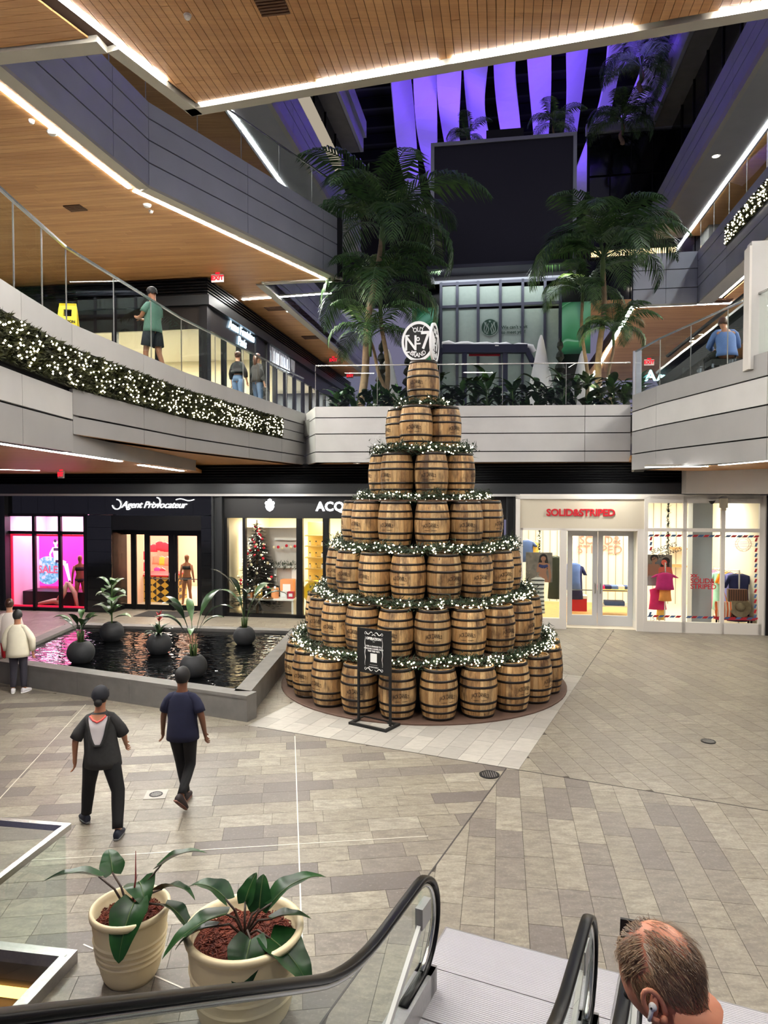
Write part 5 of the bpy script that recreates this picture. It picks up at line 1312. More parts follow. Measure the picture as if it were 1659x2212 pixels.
# bulkhead above the bay, camera dome
bk = setting('wall_bulkhead', G(9, TW-.5, 3.7), 'white bulkhead under the right balcony')
z0 = zW(1075, TW-.4, 1520)
pA = [gp(1482, 1074, TW-.35), gp(1552, 1074, TW-1.2), gp(1760, 1090, TW-3.4)]
mb = MB(); mb.prism([(p.x, p.y) for p in (pA[0], pA[1], pA[2], pA[2]+E2*4+E1*2, pA[0]+E2*.4+E1*3, pA[0]+E2*.5)], 3.86, 4.62); mb.build('bulkhead', M['wall_wh'], bk)
p_ = gp(1538, 1082, TW-.12); cm = thing('dome_camera', 'small black dome camera above the bay window', 'camera', p_); MB().lathe([(0,-.09),(.05,-.07),(.075,-.02),(.08,0),(0,0)], 14, p_).build('dome', M['black'], cm); MB().lathe([(.09,0),(.09,.03),(0,.03)], 14, p_).build('mount', M['white'], cm)
p_ = gp(1563, 1087, TW-.1); o = MB().box(p_, (.2,.1,.26), -PHI).box(p_+Vector((0,0,-.15)), (.12,.09,.1), -PHI).build('door_closer_box', M['cream']); tag(o, 'cream sensor box on the head of the bay window', 'sensor')

# ================================================================== LEVEL 2 SHOPS, LEFT
kc = PZ(445, 600, ZS3); KQ, KT = qt(kc)
us_ = setting('wall_upper_shops', G(KQ, KT, Z2), 'dark upper shop fronts above the left balcony')
ZU = [Z2, 8.95, 9.65, 9.95, ZS3]
def udouble(fn):
    pass
MB().gbox(-21, KQ, KT, KT+.12, ZU[1], ZU[2]).gbox(KQ-.12, KQ, KT, 42, ZU[1], ZU[2]).build('sign_band', plain('bronze_panel', srgb(44,40,38), .35, .5), us_)
MB().gbox(-21, KQ+.16, KT-.16, KT+.1, ZU[2], ZU[3]).gbox(KQ-.1, KQ+.16, KT+.1, 42, ZU[2], ZU[3]).build('lintel', M['dk'], us_)
for i in range(6):
    z = ZU[3]+.02+i*.09
    MB().gbox(-21, KQ+.1, KT-.12, KT+.02, z, z+.035).gbox(KQ-.05, KQ+.1, KT+.02, 42, z, z+.035).build('louvre_blade', M['louvre'], us_)
MB().gbox(-21, KQ-.02, KT+.05, KT+.1, ZU[3], ZS3).gbox(KQ-.1, KQ-.02, KT+.1, 42, ZU[3], ZS3).build('louvre_back', M['black'], us_)
mb = MB()
for k in range(9): q = KQ-.15-1.45*k; mb.gbox(q-.08, q+.08, KT-.05, KT+.1, Z2, ZU[1])
for k in range(14): tt = KT+.1+1.35*k; mb.gbox(KQ-.1, KQ+.05, tt-.07, tt+.07, Z2, ZU[1])
mb.gbox(-21, KQ, KT-.04, KT+.08, Z2, Z2+.1); mb.gbox(KQ-.08, KQ+.04, KT, 42, Z2, Z2+.1); mb.gbox(KQ-.2, KQ+.06, KT-.08, KT+.2, Z2, ZU[2])
mb.build('window_frame', M['blk'], us_)
for k in range(8): q = KQ-.15-1.45*k; MB().gbox(q-1.37, q-.08, KT, KT+.012, Z2+.1, ZU[1]).build('window_pane', M['shopglass'], us_)
for k in range(13): tt = KT+.1+1.35*k; MB().gbox(KQ-.02, KQ-.008, tt+.07, tt+1.28, Z2+.1, ZU[1]).build('window_pane', M['shopglass'], us_)
room(-21, KQ-.2, KT+.2, KT+7, 9.3, 'warmw', 'shopfl', 'white', 'shop_interior_upper', 3, Z2+.01, 380, (1,.9,.7), openr=True)
room(-15, KQ-.2, KT+7.3, 42, 9.3, 'warmw', 'shopfl', 'white', 'shop_interior_upper_far', 3, Z2+.01, 330, (1,.95,.88), openr=True)
for k in range(5):
    MB().gbox(KQ-2.0-1.9*k, KQ-1.0-1.9*k, KT+2.6, KT+3.2, Z2+.02, Z2+1.0).build('shop_display_unit', M['white'])
    tag(bpy.data.objects['shop_display_unit' + ('.%03d' % k if k else '')], 'white display unit inside the lit upper shop, %s from its corner' % ('first','second','third','fourth','fifth')[k], 'display unit', 'display units in the upper shop')
t0 = KT+2.2
o = MB().geo(text_geo('Anne Fontaine\nParis', .42, .012, shear=.2, offset=.006, line=.9), face_M(G(KQ+.03, KT+3.0, 9.32), E2, E1)).build('upper_shop_sign', glow('sign_blue_white', (.55,.8,1,1), 3)); tag(o, 'small glowing blue white sign on the bronze upper shop band', 'sign')
o = MB().gbox(KQ+.01, KQ+.06, KT+6.3, KT+8.6, 9.0, 9.5).build('lit_sign_box', glow('sign_cold', (.8,.9,1,1), 2.6)); tag(o, 'bright white lit sign box on the second upper shop', 'sign')
for (t0_, c_) in ((KT+4.3, 'alu'), (KT+5.6, 'steel')):
    MB().gbox(KQ-.05, KQ+.08, t0_, t0_+.25, Z2, ZU[2]).build('pilaster', M['dk'], us_)
M['bead'] = plain('silver_beads', srgb(190,190,195), .3, .6); rg = random.Random(8); m = MB()
for k in range(90):
    tt = KT+5.9+rg.random()*3.4; L = rg.uniform(.3,.75); m.tube([G(KQ+.07, tt, 9.62), G(KQ+.07, tt, 9.62-L)], .012, 4, False)
o = m.build('bead_fringe', M['bead']); tag(o, 'silver fringe over the second upper shop sign', 'fringe', kind='stuff')
# walls closing the upper right side
ur = setting('wall_upper_right', G(12, 20, Z2), 'pale wall behind the right balcony')
MB().gbox(12.6, 12.8, 4, 40, Z2, ZS3).build('wall_face', M['wall_wh'], ur)
wp = setting('wall_panel_right', G(7.6, 13.5, Z2), 'rounded white wall end on the right balcony')
pw = [PZ(1622, 560, 8.8)]
pwq, pwt = PT(1623, 620, 13.6)[0], 13.6
MB().gbox(pwq, pwq+2.2, pwt, pwt+.25, Z2, PT(1640, 520, 13.6)[1]).build('wall_end', M['wall_wh'], wp)
MB().gbox(pwq-.04, pwq, pwt-.02, pwt+.27, Z2, PT(1640, 530, 13.6)[1]).build('edge_trim', M['white'], wp)
# escalator rising behind the right balcony
es = thing('upper_escalator', 'dark escalator rising behind the seated man on the right balcony', 'escalator', G(8.2, 17, Z2))
a, b = gp(1440, 836, 21.0), gp(1700, 640, 18.5)
for off, nm, mm, wd, hh in ((0, 'truss', 'dk', .7, .28), (.42, 'balustrade', 'glass', .02, .7), (.85, 'handrail', 'rubber', .09, .06), (.35, 'skirt', 'steel', .95, .06)):
    MB().beam(a+Vector((0,0,off)), b+Vector((0,0,off)), wd, hh).build(nm, M[mm], es)
# ================================================================== BARREL TOWER
TX, TY = .805, 14.7
BH, RB_, RE_ = .87, .335, .272
def brad(z): k = 2*z/BH-1; return RE_+(RB_-RE_)*(1-k*k)
t = NT('barrel_oak'); ob = t.obj(); tn = t.tone(); rnd = t.rnd()
off = t.n('ShaderNodeVectorMath', operation='ADD'); t.l(ob, off.inputs[0]); cmb = t.n('ShaderNodeCombineXYZ')
m1 = t.n('ShaderNodeMath', operation='MULTIPLY'); m1.inputs[1].default_value = 37; t.l(rnd, m1.inputs[0])
for i in range(3): t.l(m1.outputs[0], cmb.inputs[i])
t.l(cmb.outputs[0], off.inputs[1]); v = off.outputs[0]
gr_ = t.noise(t.mapping(v, (26,26,2.2)), 1.0, 5, .65); st_ = t.noise(t.mapping(v, (5,5,2.0)), 1.0, 4, .6); sp_ = t.noise(t.mapping(v, (17,17,6)), 1.0, 3, .7)
base = t.ramp(tn, [(0, srgb(176,134,84)), (.5, srgb(206,164,108)), (1, srgb(226,190,136))])
c = t.mix(t.ramp(gr_, [(.35, (0,0,0,1)), (.62, (1,1,1,1))]), t.mix(.5, base, srgb(96,60,30)), base)
c = t.mix(t.ramp(st_, [(.48, (0,0,0,1)), (.66, (.85,.85,.85,1))]), c, srgb(70,44,26))
c = t.mix(t.ramp(sp_, [(.66, (0,0,0,1)), (.72, (.8,.8,.8,1))]), c, srgb(40,26,18))
mx = t.n('ShaderNodeMath', operation='MULTIPLY_ADD'); mx.inputs[1].default_value = .35; mx.inputs[2].default_value = .76; t.l(rnd, mx.inputs[0])
hs = t.n('ShaderNodeHueSaturation'); t.l(c, hs.inputs['Color']); t.l(mx.outputs[0], hs.inputs['Value']); t.setc(hs.outputs[0])
t.b.inputs['Roughness'].default_value = .55; t.bump(gr_, .15, .004); M['oak'] = t.m
M['hoop'] = plain('hoop_iron', srgb(50,46,44), .38, .75, nz=.25, nsc=9)
M['brand'] = plain('branded_ink', srgb(30,18,12), .8)
NS = 24
rg = random.Random(21)
def barrel_mesh():
    m = MB(); nz = 9
    for k in range(NS):
        m.tone = rg.random(); a0, a1 = 2*math.pi*k/NS, 2*math.pi*(k+1)/NS; w = a1-a0
        an = [(a0, -.005), (a0+.10*w, .0), (a1-.10*w, .0), (a1, -.005)]
        V = []; F = []
        for i in range(nz+1):
            z = BH*i/nz
            for a, d in an: r = brad(z)+d; V.append((r*math.cos(a), r*math.sin(a), z))
        for i in range(nz):
            for j in range(3): F.append((i*4+j, i*4+j+1, (i+1)*4+j+1, (i+1)*4+j))
        o = len(V)
        for z in (BH, BH-.035):
            for a, d in ((a0, 0), (a1, 0)): r = RE_-.03; V.append((r*math.cos(a), r*math.sin(a), z))
        F.append((nz*4, nz*4+3, o+1, o)); F.append((o, o+1, o+3, o+2))
        m.add(V, F)
    m.tone = .5
    return m
def head_mesh(z, n=7):
    m = MB(); r = RE_-.028
    for k in range(n):
        x0, x1 = -r+2*r*k/n+.0015, -r+2*r*(k+1)/n-.0015; m.tone = rg.random()*.8+.2
        pts = []
        for i in range(7):
            x = x0+(x1-x0)*i/6; pts.append((x, math.sqrt(max(0, r*r-x*x))))
        for i in range(7):
            x = x1+(x0-x1)*i/6; pts.append((x, -math.sqrt(max(0, r*r-x*x))))
        m.prism(pts, z-.012, z)
    return m
def hoop_mesh(zc, h):
    P = []
    for z in (zc-h/2, zc, zc+h/2): P.append((brad(min(max(z, 0), BH))+.004, z))
    for z in (zc+h/2, zc-h/2): P.append((brad(min(max(z, 0), BH))-.002, z))
    return MB().lathe(P, 36, close=True)
HZ = [(.026,.045), (.145,.036), (.27,.04), (.545,.04), (.68,.036), (.842,.05)]
def brand_mesh():
    m = MB()
    g = text_geo("JACK DANIEL'S", .082, 0, offset=.001, spacing=.98)
    wd = max(v.x for v in g[0])-min(v.x for v in g[0]); V = []
    for v in g[0]:
        x = v.x/wd*.30; s = x/.15; z = .40+v.y*(1.0+.5*(1-abs(s)))*1.0+.028*(1-s*s)
        r = brad(z)+.0025; a = x/r; V.append((r*math.sin(a), -r*math.cos(a), z))
    m.add(V, g[1])
    for (x0, x1, zz) in ((-.12, -.015, .33), (.015, .12, .33)):
        n = 6; V = []
        for i in range(n+1):
            x = x0+(x1-x0)*i/n; h = .004*(1.2-abs(i/n-.5)); r = brad(zz)+.0025; a = x/r
            V += [(r*math.sin(a), -r*math.cos(a), zz-h), (r*math.sin(a), -r*math.cos(a), zz+h)]
        m.add(V, [(2*i, 2*i+2, 2*i+3, 2*i+1) for i in range(n)])
    return m
proto = thing('whiskey_barrel', 'x', 'barrel')
pb = barrel_mesh().build('body', M['oak'], proto)
ph = head_mesh(BH-.035).build('head', M['oak'], proto)
php = [hoop_mesh(z, h).build('hoop', M['hoop'], proto, True) for z, h in HZ]
pbr = brand_mesh().build('brand_lettering', M['brand'], proto)
pbg = MB().lathe([(.022, 0), (.02, .012), (0, .014)], 12).build('bung', M['oak'], proto)
mm4 = Matrix.Translation((0, RB_-.002, BH/2))@Matrix.Rotation(-math.pi/2, 4, 'X'); pbg.matrix_local = mm4
# tiers from the bottom: radius of centres, count, start angle, brand turn per barrel
TIERS = [(2.52, 22, 3.2), (2.10, 20, 1.6), (1.68, 16, -12.3), (1.35, 12, 4.2), (.80, 7, 8.7), (.47, 4, -20.0), (0, 1, 0)]
PITCH_T = .947
tier_nm = ['bottom', 'second', 'third', 'fourth', 'fifth', 'sixth', 'top']
ordn = ['leftmost', 'second from the left', 'third from the left', 'fourth from the left', 'fifth from the left', 'sixth from the left', 'seventh from the left', 'eighth from the left', 'ninth from the left', 'tenth from the left', 'eleventh from the left', 'twelfth from the left', 'thirteenth from the left', 'fourteenth from the left']
plat = MB().lathe([(2.92, 0), (2.92, .022), (2.9, .03), (0, .03)], 64, (TX, TY, 0)).build('round_platform', plain('platform_board', srgb(92,70,58), .7, nz=.1)); tag(plat, 'thin round brown platform under the barrel tower', 'platform')
first = True
rg = random.Random(33)
for ti, (rad, n, st) in enumerate(TIERS):
    z = .03+ti*PITCH_T
    if ti:
        rl = TIERS[ti-1][0]
        dk_ = MB().lathe([(rad+.30, z-.05), (rad+.30, z), (0, z), (0, z-.05)], 40, (TX, TY, 0)).build('tier_deck', plain('deck_board', srgb(84,62,44), .8) if ti == 1 else bpy.data.materials['deck_board']); tag(dk_, 'round board carrying the %s tier of barrels' % tier_nm[ti], 'board', 'boards between the barrel tiers')
        MB().lathe([(rl+.05, z-.078), (rl+.05, z-.05), (0, z-.05), (0, z-.078)], 40, (TX, TY, 0)).build('bearer', bpy.data.materials['deck_board'], dk_)
    if rad > .6: MB().lathe([(rad-.36, z), (rad-.36, z+BH), (0, z+BH), (0, z)], 32, (TX, TY, 0)).build('added_gap_blocker', M['black'], dk_ if ti else plat)  # added unseen black core, blocks view and light between the barrels
    vis = []
    for k in range(n):
        th = st+360/n*k
        th = (th+180) % 360-180
        lim = 104 if ti < 4 else 112
        if abs(th) > lim: continue
        x, y = TX+rad*math.sin(R(th)), TY-rad*math.cos(R(th)); vis.append((proj(Vector((x, y, z)))[0], th, x, y))
    vis.sort()
    front = [v for v in vis if abs(v[1]) <= 111 or n == 1]
    for i, (u, th, x, y) in enumerate(vis):
        if first: o = proto; first = False
        else: o = ctree(proto)
        o.location = (x, y, z); o.rotation_euler = (0, 0, R(th)*.75+R(rg.uniform(-26, 26)))
        if n == 1: lab = 'single oak whiskey barrel at the very top of the tower'; o.rotation_euler = (0,0,R(-30))
        elif (u, th, x, y) in front: lab = 'oak whiskey barrel in the %s tier of the tower, %s' % (tier_nm[ti], ordn[front.index((u, th, x, y))])
        else: lab = 'oak whiskey barrel at the hidden back of the %s tier' % tier_nm[ti]
        o['label'] = lab; o['group'] = 'whiskey barrels of the tower'
# garlands
def garland(ti, dens, nb):
    rad, n, st = TIERS[ti]; z = .03+ti*PITCH_T-.05
    rr = rad+.335+.10 if ti else 0
    lab = 'lit fir garland between the %s and %s tiers of barrels' % (tier_nm[ti-1], tier_nm[ti])
    c = Vector((TX, TY, z)); o = thing('lit_garland', lab, 'garland', c, 'lit garlands of the barrel tower')
    m = MB(); mb_ = MB(); rg = random.Random(ti*7)
    L = rr*R(240)
    for k in range(int(dens*L)):
        th = R(rg.uniform(-120, 120)); r = rr+rg.gauss(.02, .085); zz = z+.05+rg.gauss(0, .055)+.03*math.sin(th*9)
        p_ = Vector((TX+r*math.sin(th), TY-r*math.cos(th), zz)); d = Vector((rg.uniform(-1,1), rg.uniform(-1,1), rg.uniform(-.7,.9))).normalized()
        sd = d.cross(Vector((rg.uniform(-1,1), rg.uniform(-1,1), 1))).normalized()*rg.uniform(.008,.014); ln = rg.uniform(.06,.13)
        m.add([p_-sd, p_+sd, p_+d*ln], [(0,1,2)])
    for k in range(nb):
        th = R(rg.uniform(-112, 112)); r = rr+rg.uniform(.0, .15); zz = z+.05+rg.uniform(-.085,.085)+.03*math.sin(th*9)
        mb_.octa((TX+r*math.sin(th), TY-r*math.cos(th), zz), .0145)
    m.build('fir_twigs', M['fir'], o)['kind'] = 'stuff'
    mb_.build('light_bulbs', M['bulb'], o)['kind'] = 'stuff'
    MB().tube([(TX+rr*math.sin(R(a)), TY-rr*math.cos(R(a)), z+.05+.03*math.sin(R(a)*9)) for a in range(-120, 121, 4)], .03, 6).build('core', M['fir'], o)
garland(1, 560, 380); garland(2, 560, 270); garland(3, 560, 210); garland(4, 560, 150); garland(5, 560, 84); garland(6, 420, 24)
# emblem discs on top
zt_ = .03+6*PITCH_T+BH
def emblem(c, rz, lab):
    o = thing('round_sign', lab, 'sign', c, 'round signs on the top barrel'); nrm = Vector((math.sin(rz), -math.cos(rz), 0)); rt = Vector((math.cos(rz), math.sin(rz), 0))
    cc = c+Vector((0,0,.40)); f = face_M(cc, rt, nrm)@Matrix.Scale(.86, 4, (1,0,0))@Matrix.Scale(1.02, 4, (0,1,0))
    disc(MB(), f, .395, 48, z=-.03, th=.03).build('disc', M['black'], o); disc(MB(), f, .40, 48, z=-.032, th=.045, r0=.345).build('ring', M['emb'], o)
    m = MB(); m.geo(text_geo('N', .42, .006, offset=.004), f@Matrix.Translation((-.175,-.04,.006))); m.geo(text_geo('7', .50, .006, offset=.006), f@Matrix.Translation((.18,0,.006))); m.geo(text_geo('o', .17, .006, offset=.003), f@Matrix.Translation((.0,.06,.006)))
    for x0, y0, w in ((.0,-.045,.13), (-.26,-.205,.12), (-.09,-.205,.10), (-.26,.125,.1)): m.obox(f@Vector((x0, y0, .006)), f.to_3x3()@Vector((1,0,0)), f.to_3x3()@Vector((0,1,0)), nrm, w/2, .014, .006)
    for s, rad, up, sz in (('OLD', .235, 1, .13), ('BRAND', .275, -1, .125)):
        g = text_geo(s, sz, .006, offset=.002); V = []
        for v in g[0]:
            if up > 0: a = v.x/rad*.9; r2 = rad+v.y; V.append(f@Vector((r2*math.sin(a), r2*math.cos(a), v.z+.006)))
            else: a = v.x/rad*.95; r2 = rad-v.y; V.append(f@Vector((r2*math.sin(a), -r2*math.cos(a), v.z+.006)))
        m.add(V, g[1])
    for sx in (-1, 1): m.beam(f@Vector((sx*.16,.31,.006)), f@Vector((sx*.10,.24,.006)), .012, .012)
    m.build('lettering', M['emb'], o)
    MB().box(c+Vector((0,0,.012)), (.3,.07,.024), rz).build('foot', M['black'], o)
M['emb'] = plain('sign_white_paint', srgb(240,240,240), .4, emit=(.9,.95,1,1), es=.05)
emblem(Vector((TX-.11, TY-.12, zt_)), R(-16), 'black and white round sign facing the court on the top barrel')
emblem(Vector((TX+.24, TY+.02, zt_)), R(72), 'black and white round sign seen nearly edge on atop the tower')

# poster stand in front of the tower
c = PZ(810, 1570, 0)
pa, pb2 = PZ(775, 1556, .02), PZ(843, 1571, .02); pdir = (pb2-pa); pdir.z = 0; pw_ = pdir.length; pdir.normalize(); pn = Vector((pdir.y, -pdir.x, 0))
so = thing('poster_stand', 'black floor standing poster frame before the barrel tower', 'sign stand', (pa+pb2)/2*Vector((1,1,0)) if False else Vector(((pa.x+pb2.x)/2, (pa.y+pb2.y)/2, 0)))
ca_ = Vector(((pa.x+pb2.x)/2, (pa.y+pb2.y)/2, 0)); hw = pw_/2
mb = MB()
for s in (-1, 1): mb.obox(ca_+pn*.19*s+Vector((0,0,.02)), pdir, pn, Vector((0,0,1)), hw+.06, .025, .02); mb.obox(ca_+pdir*(hw+.035)*s+Vector((0,0,.02)), pdir, pn, Vector((0,0,1)), .025, .165, .02)
mb.build('base', M['black'], so)
ztp = 1.62
for s in (-1, 1): MB().obox(ca_+pdir*hw*s+Vector((0,0,ztp/2+.02)), pdir, pn, Vector((0,0,1)), .018, .018, ztp/2-.02).build('post', M['black'], so)
MB().obox(ca_+Vector((0,0,1.24)), pdir, pn, Vector((0,0,1)), hw-.018, .014, .375).build('board', M['black'], so)
fp = face_M(ca_+pn*.016+Vector((0,0,1.24)), pdir, pn); m = MB()
for s, sz, y, k in (('OPERATION', .055, .215, .004), ('WEST COAST', .018, .19, 0), ('RIDE', .02, .165, 0), ('FOR A CHANCE TO', .034, .085, .0022), ('PURCHASE A BARREL FROM', .031, .045, .0022), ('THIS TREE VISIT:', .034, .005, .0022), ('JACK DANIEL DISTILLERY', .014, -.225, 0), ('SIP RESPONSIBLY.', .026, -.265, .001)):
    g = text_geo(s, sz, 0, offset=k); m.geo(g, fp@Matrix.Translation((0, y, .002)))
for sy in (-1, 1):
    for sx in (-1, 1):
        pts = [fp@Vector((sx*(.02+.15*i/10), sy*(.305+.022*math.sin(i*.75)), .002)) for i in range(11)]; m.tube(pts, [.003+.005*math.sin(i*.31) for i in range(11)], 5)
        m.tube([fp@Vector((sx*(.165+.02*math.sin(i*.8)), sy*(.30-.02*math.cos(i*.8)), .002)) for i in range(8)], .004, 5)
for sx in (-1, 1):
    m.tube([fp@Vector((sx*(.175+.006*math.sin(i*.9)), -.25+.5*i/20, .002)) for i in range(21)], [.0015+.006*math.sin(math.pi*i/20)*(.6+.4*abs(math.sin(i*.8))) for i in range(21)], 5)
disc(m, fp@Matrix.Translation((0,.25,.002)), .045, 16, th=.001, r0=.03, a0=.4, a1=2.7)
m.build('print', M['printw'], so)
MB().obox(fp@Vector((0,-.105,.003)), pdir, Vector((0,0,1)), pn, .066, .075, .001).build('code_field', M['printw'], so)
# ================================================================== FAIRY LIGHT BANDS ON THE FASCIAS
def fairy_band(lab, P, z0, z1, nb, leafs, seed, off=.05, br=.02):
    o = thing('fairy_light_band', lab, 'lights', P[0]+Vector((0,0,z0)), 'fairy light bands'); rg = random.Random(seed)
    seg = [(a, b, (b-a).length) for a, b in zip(P, P[1:])]; T = sum(s[2] for s in seg)
    def at(s):
        for a, b, L in seg:
            if s <= L: d = (b-a)/L; return a+d*s, Vector((d.y, -d.x, 0)), d
            s -= L
        return b, Vector((d.y, -d.x, 0)), d
    m = MB(); bk = MB()
    for a, b, L in seg:
        d = (b-a)/L; n = Vector((d.y, -d.x, 0)); bk.prism([(p.x, p.y) for p in (a-n*.05, b-n*.05, b+n*.0, a+n*.0)], z0, z1)
    bk.build('hedge_mat', plain('hedge_mat', srgb(34,36,20), .9), o)
    for k in range(leafs):
        p, n, d = at(rg.random()*T); c = p+Vector((0,0,rg.uniform(z0, z1)))+n*.01
        v = (n*rg.uniform(.3,1)+d*rg.uniform(-1,1)+Vector((0,0,rg.uniform(-1,1)))).normalized(); s = v.cross(n+Vector((.1,.2,.3))).normalized()*.022
        m.add([c-s, c+s, c+v*.075], [(0,1,2)])
    m.build('hedge_leaves', M['hedge'], o)['kind'] = 'stuff'
    m = MB(); rows = 7
    for k in range(nb):
        p, n, d = at(rg.random()*T); zz = z0+.03+(z1-z0-.06)*rg.random()
        m.octa(p+n*off+Vector((0,0,zz)), br)
    m.build('light_bulbs', M['bulb'], o)['kind'] = 'stuff'
M['hedge'] = leafm('hedge_leaf', srgb(34,38,18), srgb(72,76,34), .7)
cut_at = LBf[1]+(LBf[2]-LBf[1])*.72
fairy_band('broad band of fairy lights on dark foliage along the left balcony', [LB[0], LB[1], LB[2], LBf[1], cut_at], 5.42, 5.98, 560, 9000, 3, .05, .0145)
fairy_band('strip of fairy lights on the upper right balcony front', [G(Q3R-.02, 23.2), G(Q3R-.02, 10)], 11.38, 11.94, 420, 5000, 4, .05, .022)

# ================================================================== PALMS
def frond_mesh(L, droop, nl, wid, seed, lean=.0):
    rg = random.Random(seed); m = MB(); N = 14; pts = []
    ang = R(62); x = z = 0
    for i in range(N+1):
        pts.append(Vector((x, 0, z))); a = ang-droop*(i/N)**1.25; x += L/N*math.cos(a); z += L/N*math.sin(a)
    m.tube(pts, [.022*(1-i/N*.85) for i in range(N+1)], 5)
    for i in range(nl):
        s = .14+.86*i/(nl-1); f = s*N; k = min(int(f), N-1); p = pts[k]+(pts[k+1]-pts[k])*(f-k); d = (pts[k+1]-pts[k]).normalized()
        ll = wid*(math.sin(math.pi*min(1, .16+s*.86))**.7)*rg.uniform(.88, 1.08)+.05
        for sd in (-1, 1):
            out = (Vector((0, sd, 0))*.82+d*.62+Vector((0,0,-.05-.12*s))).normalized()
            q1 = p+out*ll*.55; q2 = p+out*ll+Vector((0,0,-ll*rg.uniform(.22,.42)))
            w = d*.027*rg.uniform(.8,1.2)
            m.add([p-w*.6, p+w*.6, q1+w, q1-w, q2], [(0,1,2,3), (3,2,4)])
    return m
def mk(m, name, mat):
    o = m.build(name, mat, origin=(0,0,0)); me = o.data; bpy.data.objects.remove(o); return me
FR_ = [mk(frond_mesh(2.5, R(118), 34, .66, 1), 'frond', M['palm']), mk(frond_mesh(2.3, R(140), 33, .64, 2), 'frond', M['palm']), mk(frond_mesh(2.7, R(100), 35, .7, 3), 'frond', M['palm2']), mk(frond_mesh(2.2, R(165), 32, .62, 4), 'frond', M['palm'])]
def palm(base, top, lab, n, sc=1.0, seed=1, r0=.11, fr=None, tilt=1.0):
    rg = random.Random(seed); o = thing('palm_tree', lab, 'palm tree', base, 'palms on the bridge planter')
    d = top-base; pts = [base+d*(i/14)+Vector((.10*math.sin(i*.45+seed), .05*math.sin(i*.3), 0))*math.sin(math.pi*i/14) for i in range(15)]
    m = MB(); m.tube(pts, [(r0*(1-.4*i/14))*(1.06 if i % 2 else 1) for i in range(15)], 10); m.build('trunk', M['trunk'], o, True)
    m = MB(); m.tube([top-Vector((0,0,.5*sc)), top-Vector((0,0,.1)), top+Vector((0,0,.35*sc))], [r0*.62, r0*.8, r0*.3], 9); m.build('crownshaft', M['stem'], o, True)
    for k in range(n):
        az = 2*math.pi*(k*.381966)+rg.uniform(-.2,.2); el = (k/n)
        me = FR_[(0, 2, 0, 1, 3)[k % 5]] if el > .3 else FR_[1 if k % 2 else 3]
        Mx = Matrix.Translation(top-base+Vector((0,0,.1*sc)))@Matrix.Rotation(az, 4, 'Z')@Matrix.Rotation(R(30-45*el)*tilt+rg.uniform(-.12,.12), 4, 'Y')@Matrix.Scale(sc*rg.uniform(.85,1.08), 4)
        inst(me, 'frond', o, Mx)
def PP(u, v, y): return PY(u, v, y)
def base_at(u, y): p = PY(u, 900, y); return Vector((p.x, y, Z2+.0))
palm(base_at(772, 22.3), PP(826, 505, 22.5), 'tallest palm, its crown rising against the dark screen edge', 13, 1.62, 1, .13)
palm(base_at(838, 22.8), PP(822, 640, 22.6), 'shorter palm whose crown hangs below the tallest palm', 12, 1.3, 5, .09)
palm(base_at(862, 23.2), PP(800, 735, 22.0), 'low leaning palm at the left end of the planter', 8, 1.0, 7, .07)
palm(base_at(1297, 22.4), PP(1302, 568, 22.2), 'broad palm standing before the coffee shop window', 15, 1.45, 9, .11)
palm(base_at(1268, 23.0), PP(1258, 640, 23.0), 'slender palm close behind the broad palm', 8, .95, 12, .07)
palm(base_at(1318, 22.0), PP(1325, 722, 21.8), 'small light green palm right of the broad palm', 11, .68, 14, .06)
# palms on the roof terrace, seen against the violet fins
palm(PP(1345, 268, 33)-Vector((0,0,.9)), PP(1345, 268, 33), 'dark roof terrace palm against the violet fins near the right wall', 12, 1.0, 21, .1)
palm(PP(1385, 150, 30)-Vector((0,0,.9)), PP(1385, 150, 30), 'dark roof terrace palm high beside the right roof edge', 14, 1.1, 22, .1)
palm(PP(1195, 272, 27)-Vector((0,0,1.4)), PP(1195, 272, 27), 'small dark palm above the video screen', 9, .62, 23, .06)
palm(PP(1010, 298, 27)-Vector((0,0,1.4)), PP(1010, 298, 27), 'small dark palm behind the left corner of the video screen', 8, .5, 24, .05)

# planting behind the bridge glass
def leaf_mesh(L, W, bend, n=6, cup=.18, wav=0.0):
    m = MB(); V = []; F = []
    for i in range(n+1):
        s = i/n; w = W*math.sin(math.pi*min(1, .06+s*.94)**.8)*(1 if s < 1 else 0); a = bend*s
        x = L*(math.sin(a)/bend if abs(bend) > .01 else s); z = -L*((1-math.cos(a))/bend if abs(bend) > .01 else 0)
        for k in (-1, -.5, 0, .5, 1):
            V.append((x, w*k, z+cup*W*(abs(k)**1.5)+wav*W*math.sin(s*9)*abs(k)))
    for i in range(n):
        for k in range(4): F.append((i*5+k, i*5+k+1, (i+1)*5+k+1, (i+1)*5+k))
    m.add(V, F); return m
def keepmesh(m, mat, name='leaf'):
    o = m.build(name, mat, smooth=True, origin=(0,0,0)); me = o.data; bpy.data.objects.remove(o); return me
LF = [keepmesh(leaf_mesh(.42, .085, .9), M['leaf']), keepmesh(leaf_mesh(.36, .08, .5), M['leaf2']), keepmesh(leaf_mesh(.48, .1, 1.2), M['leaf'])]
rg = random.Random(17)
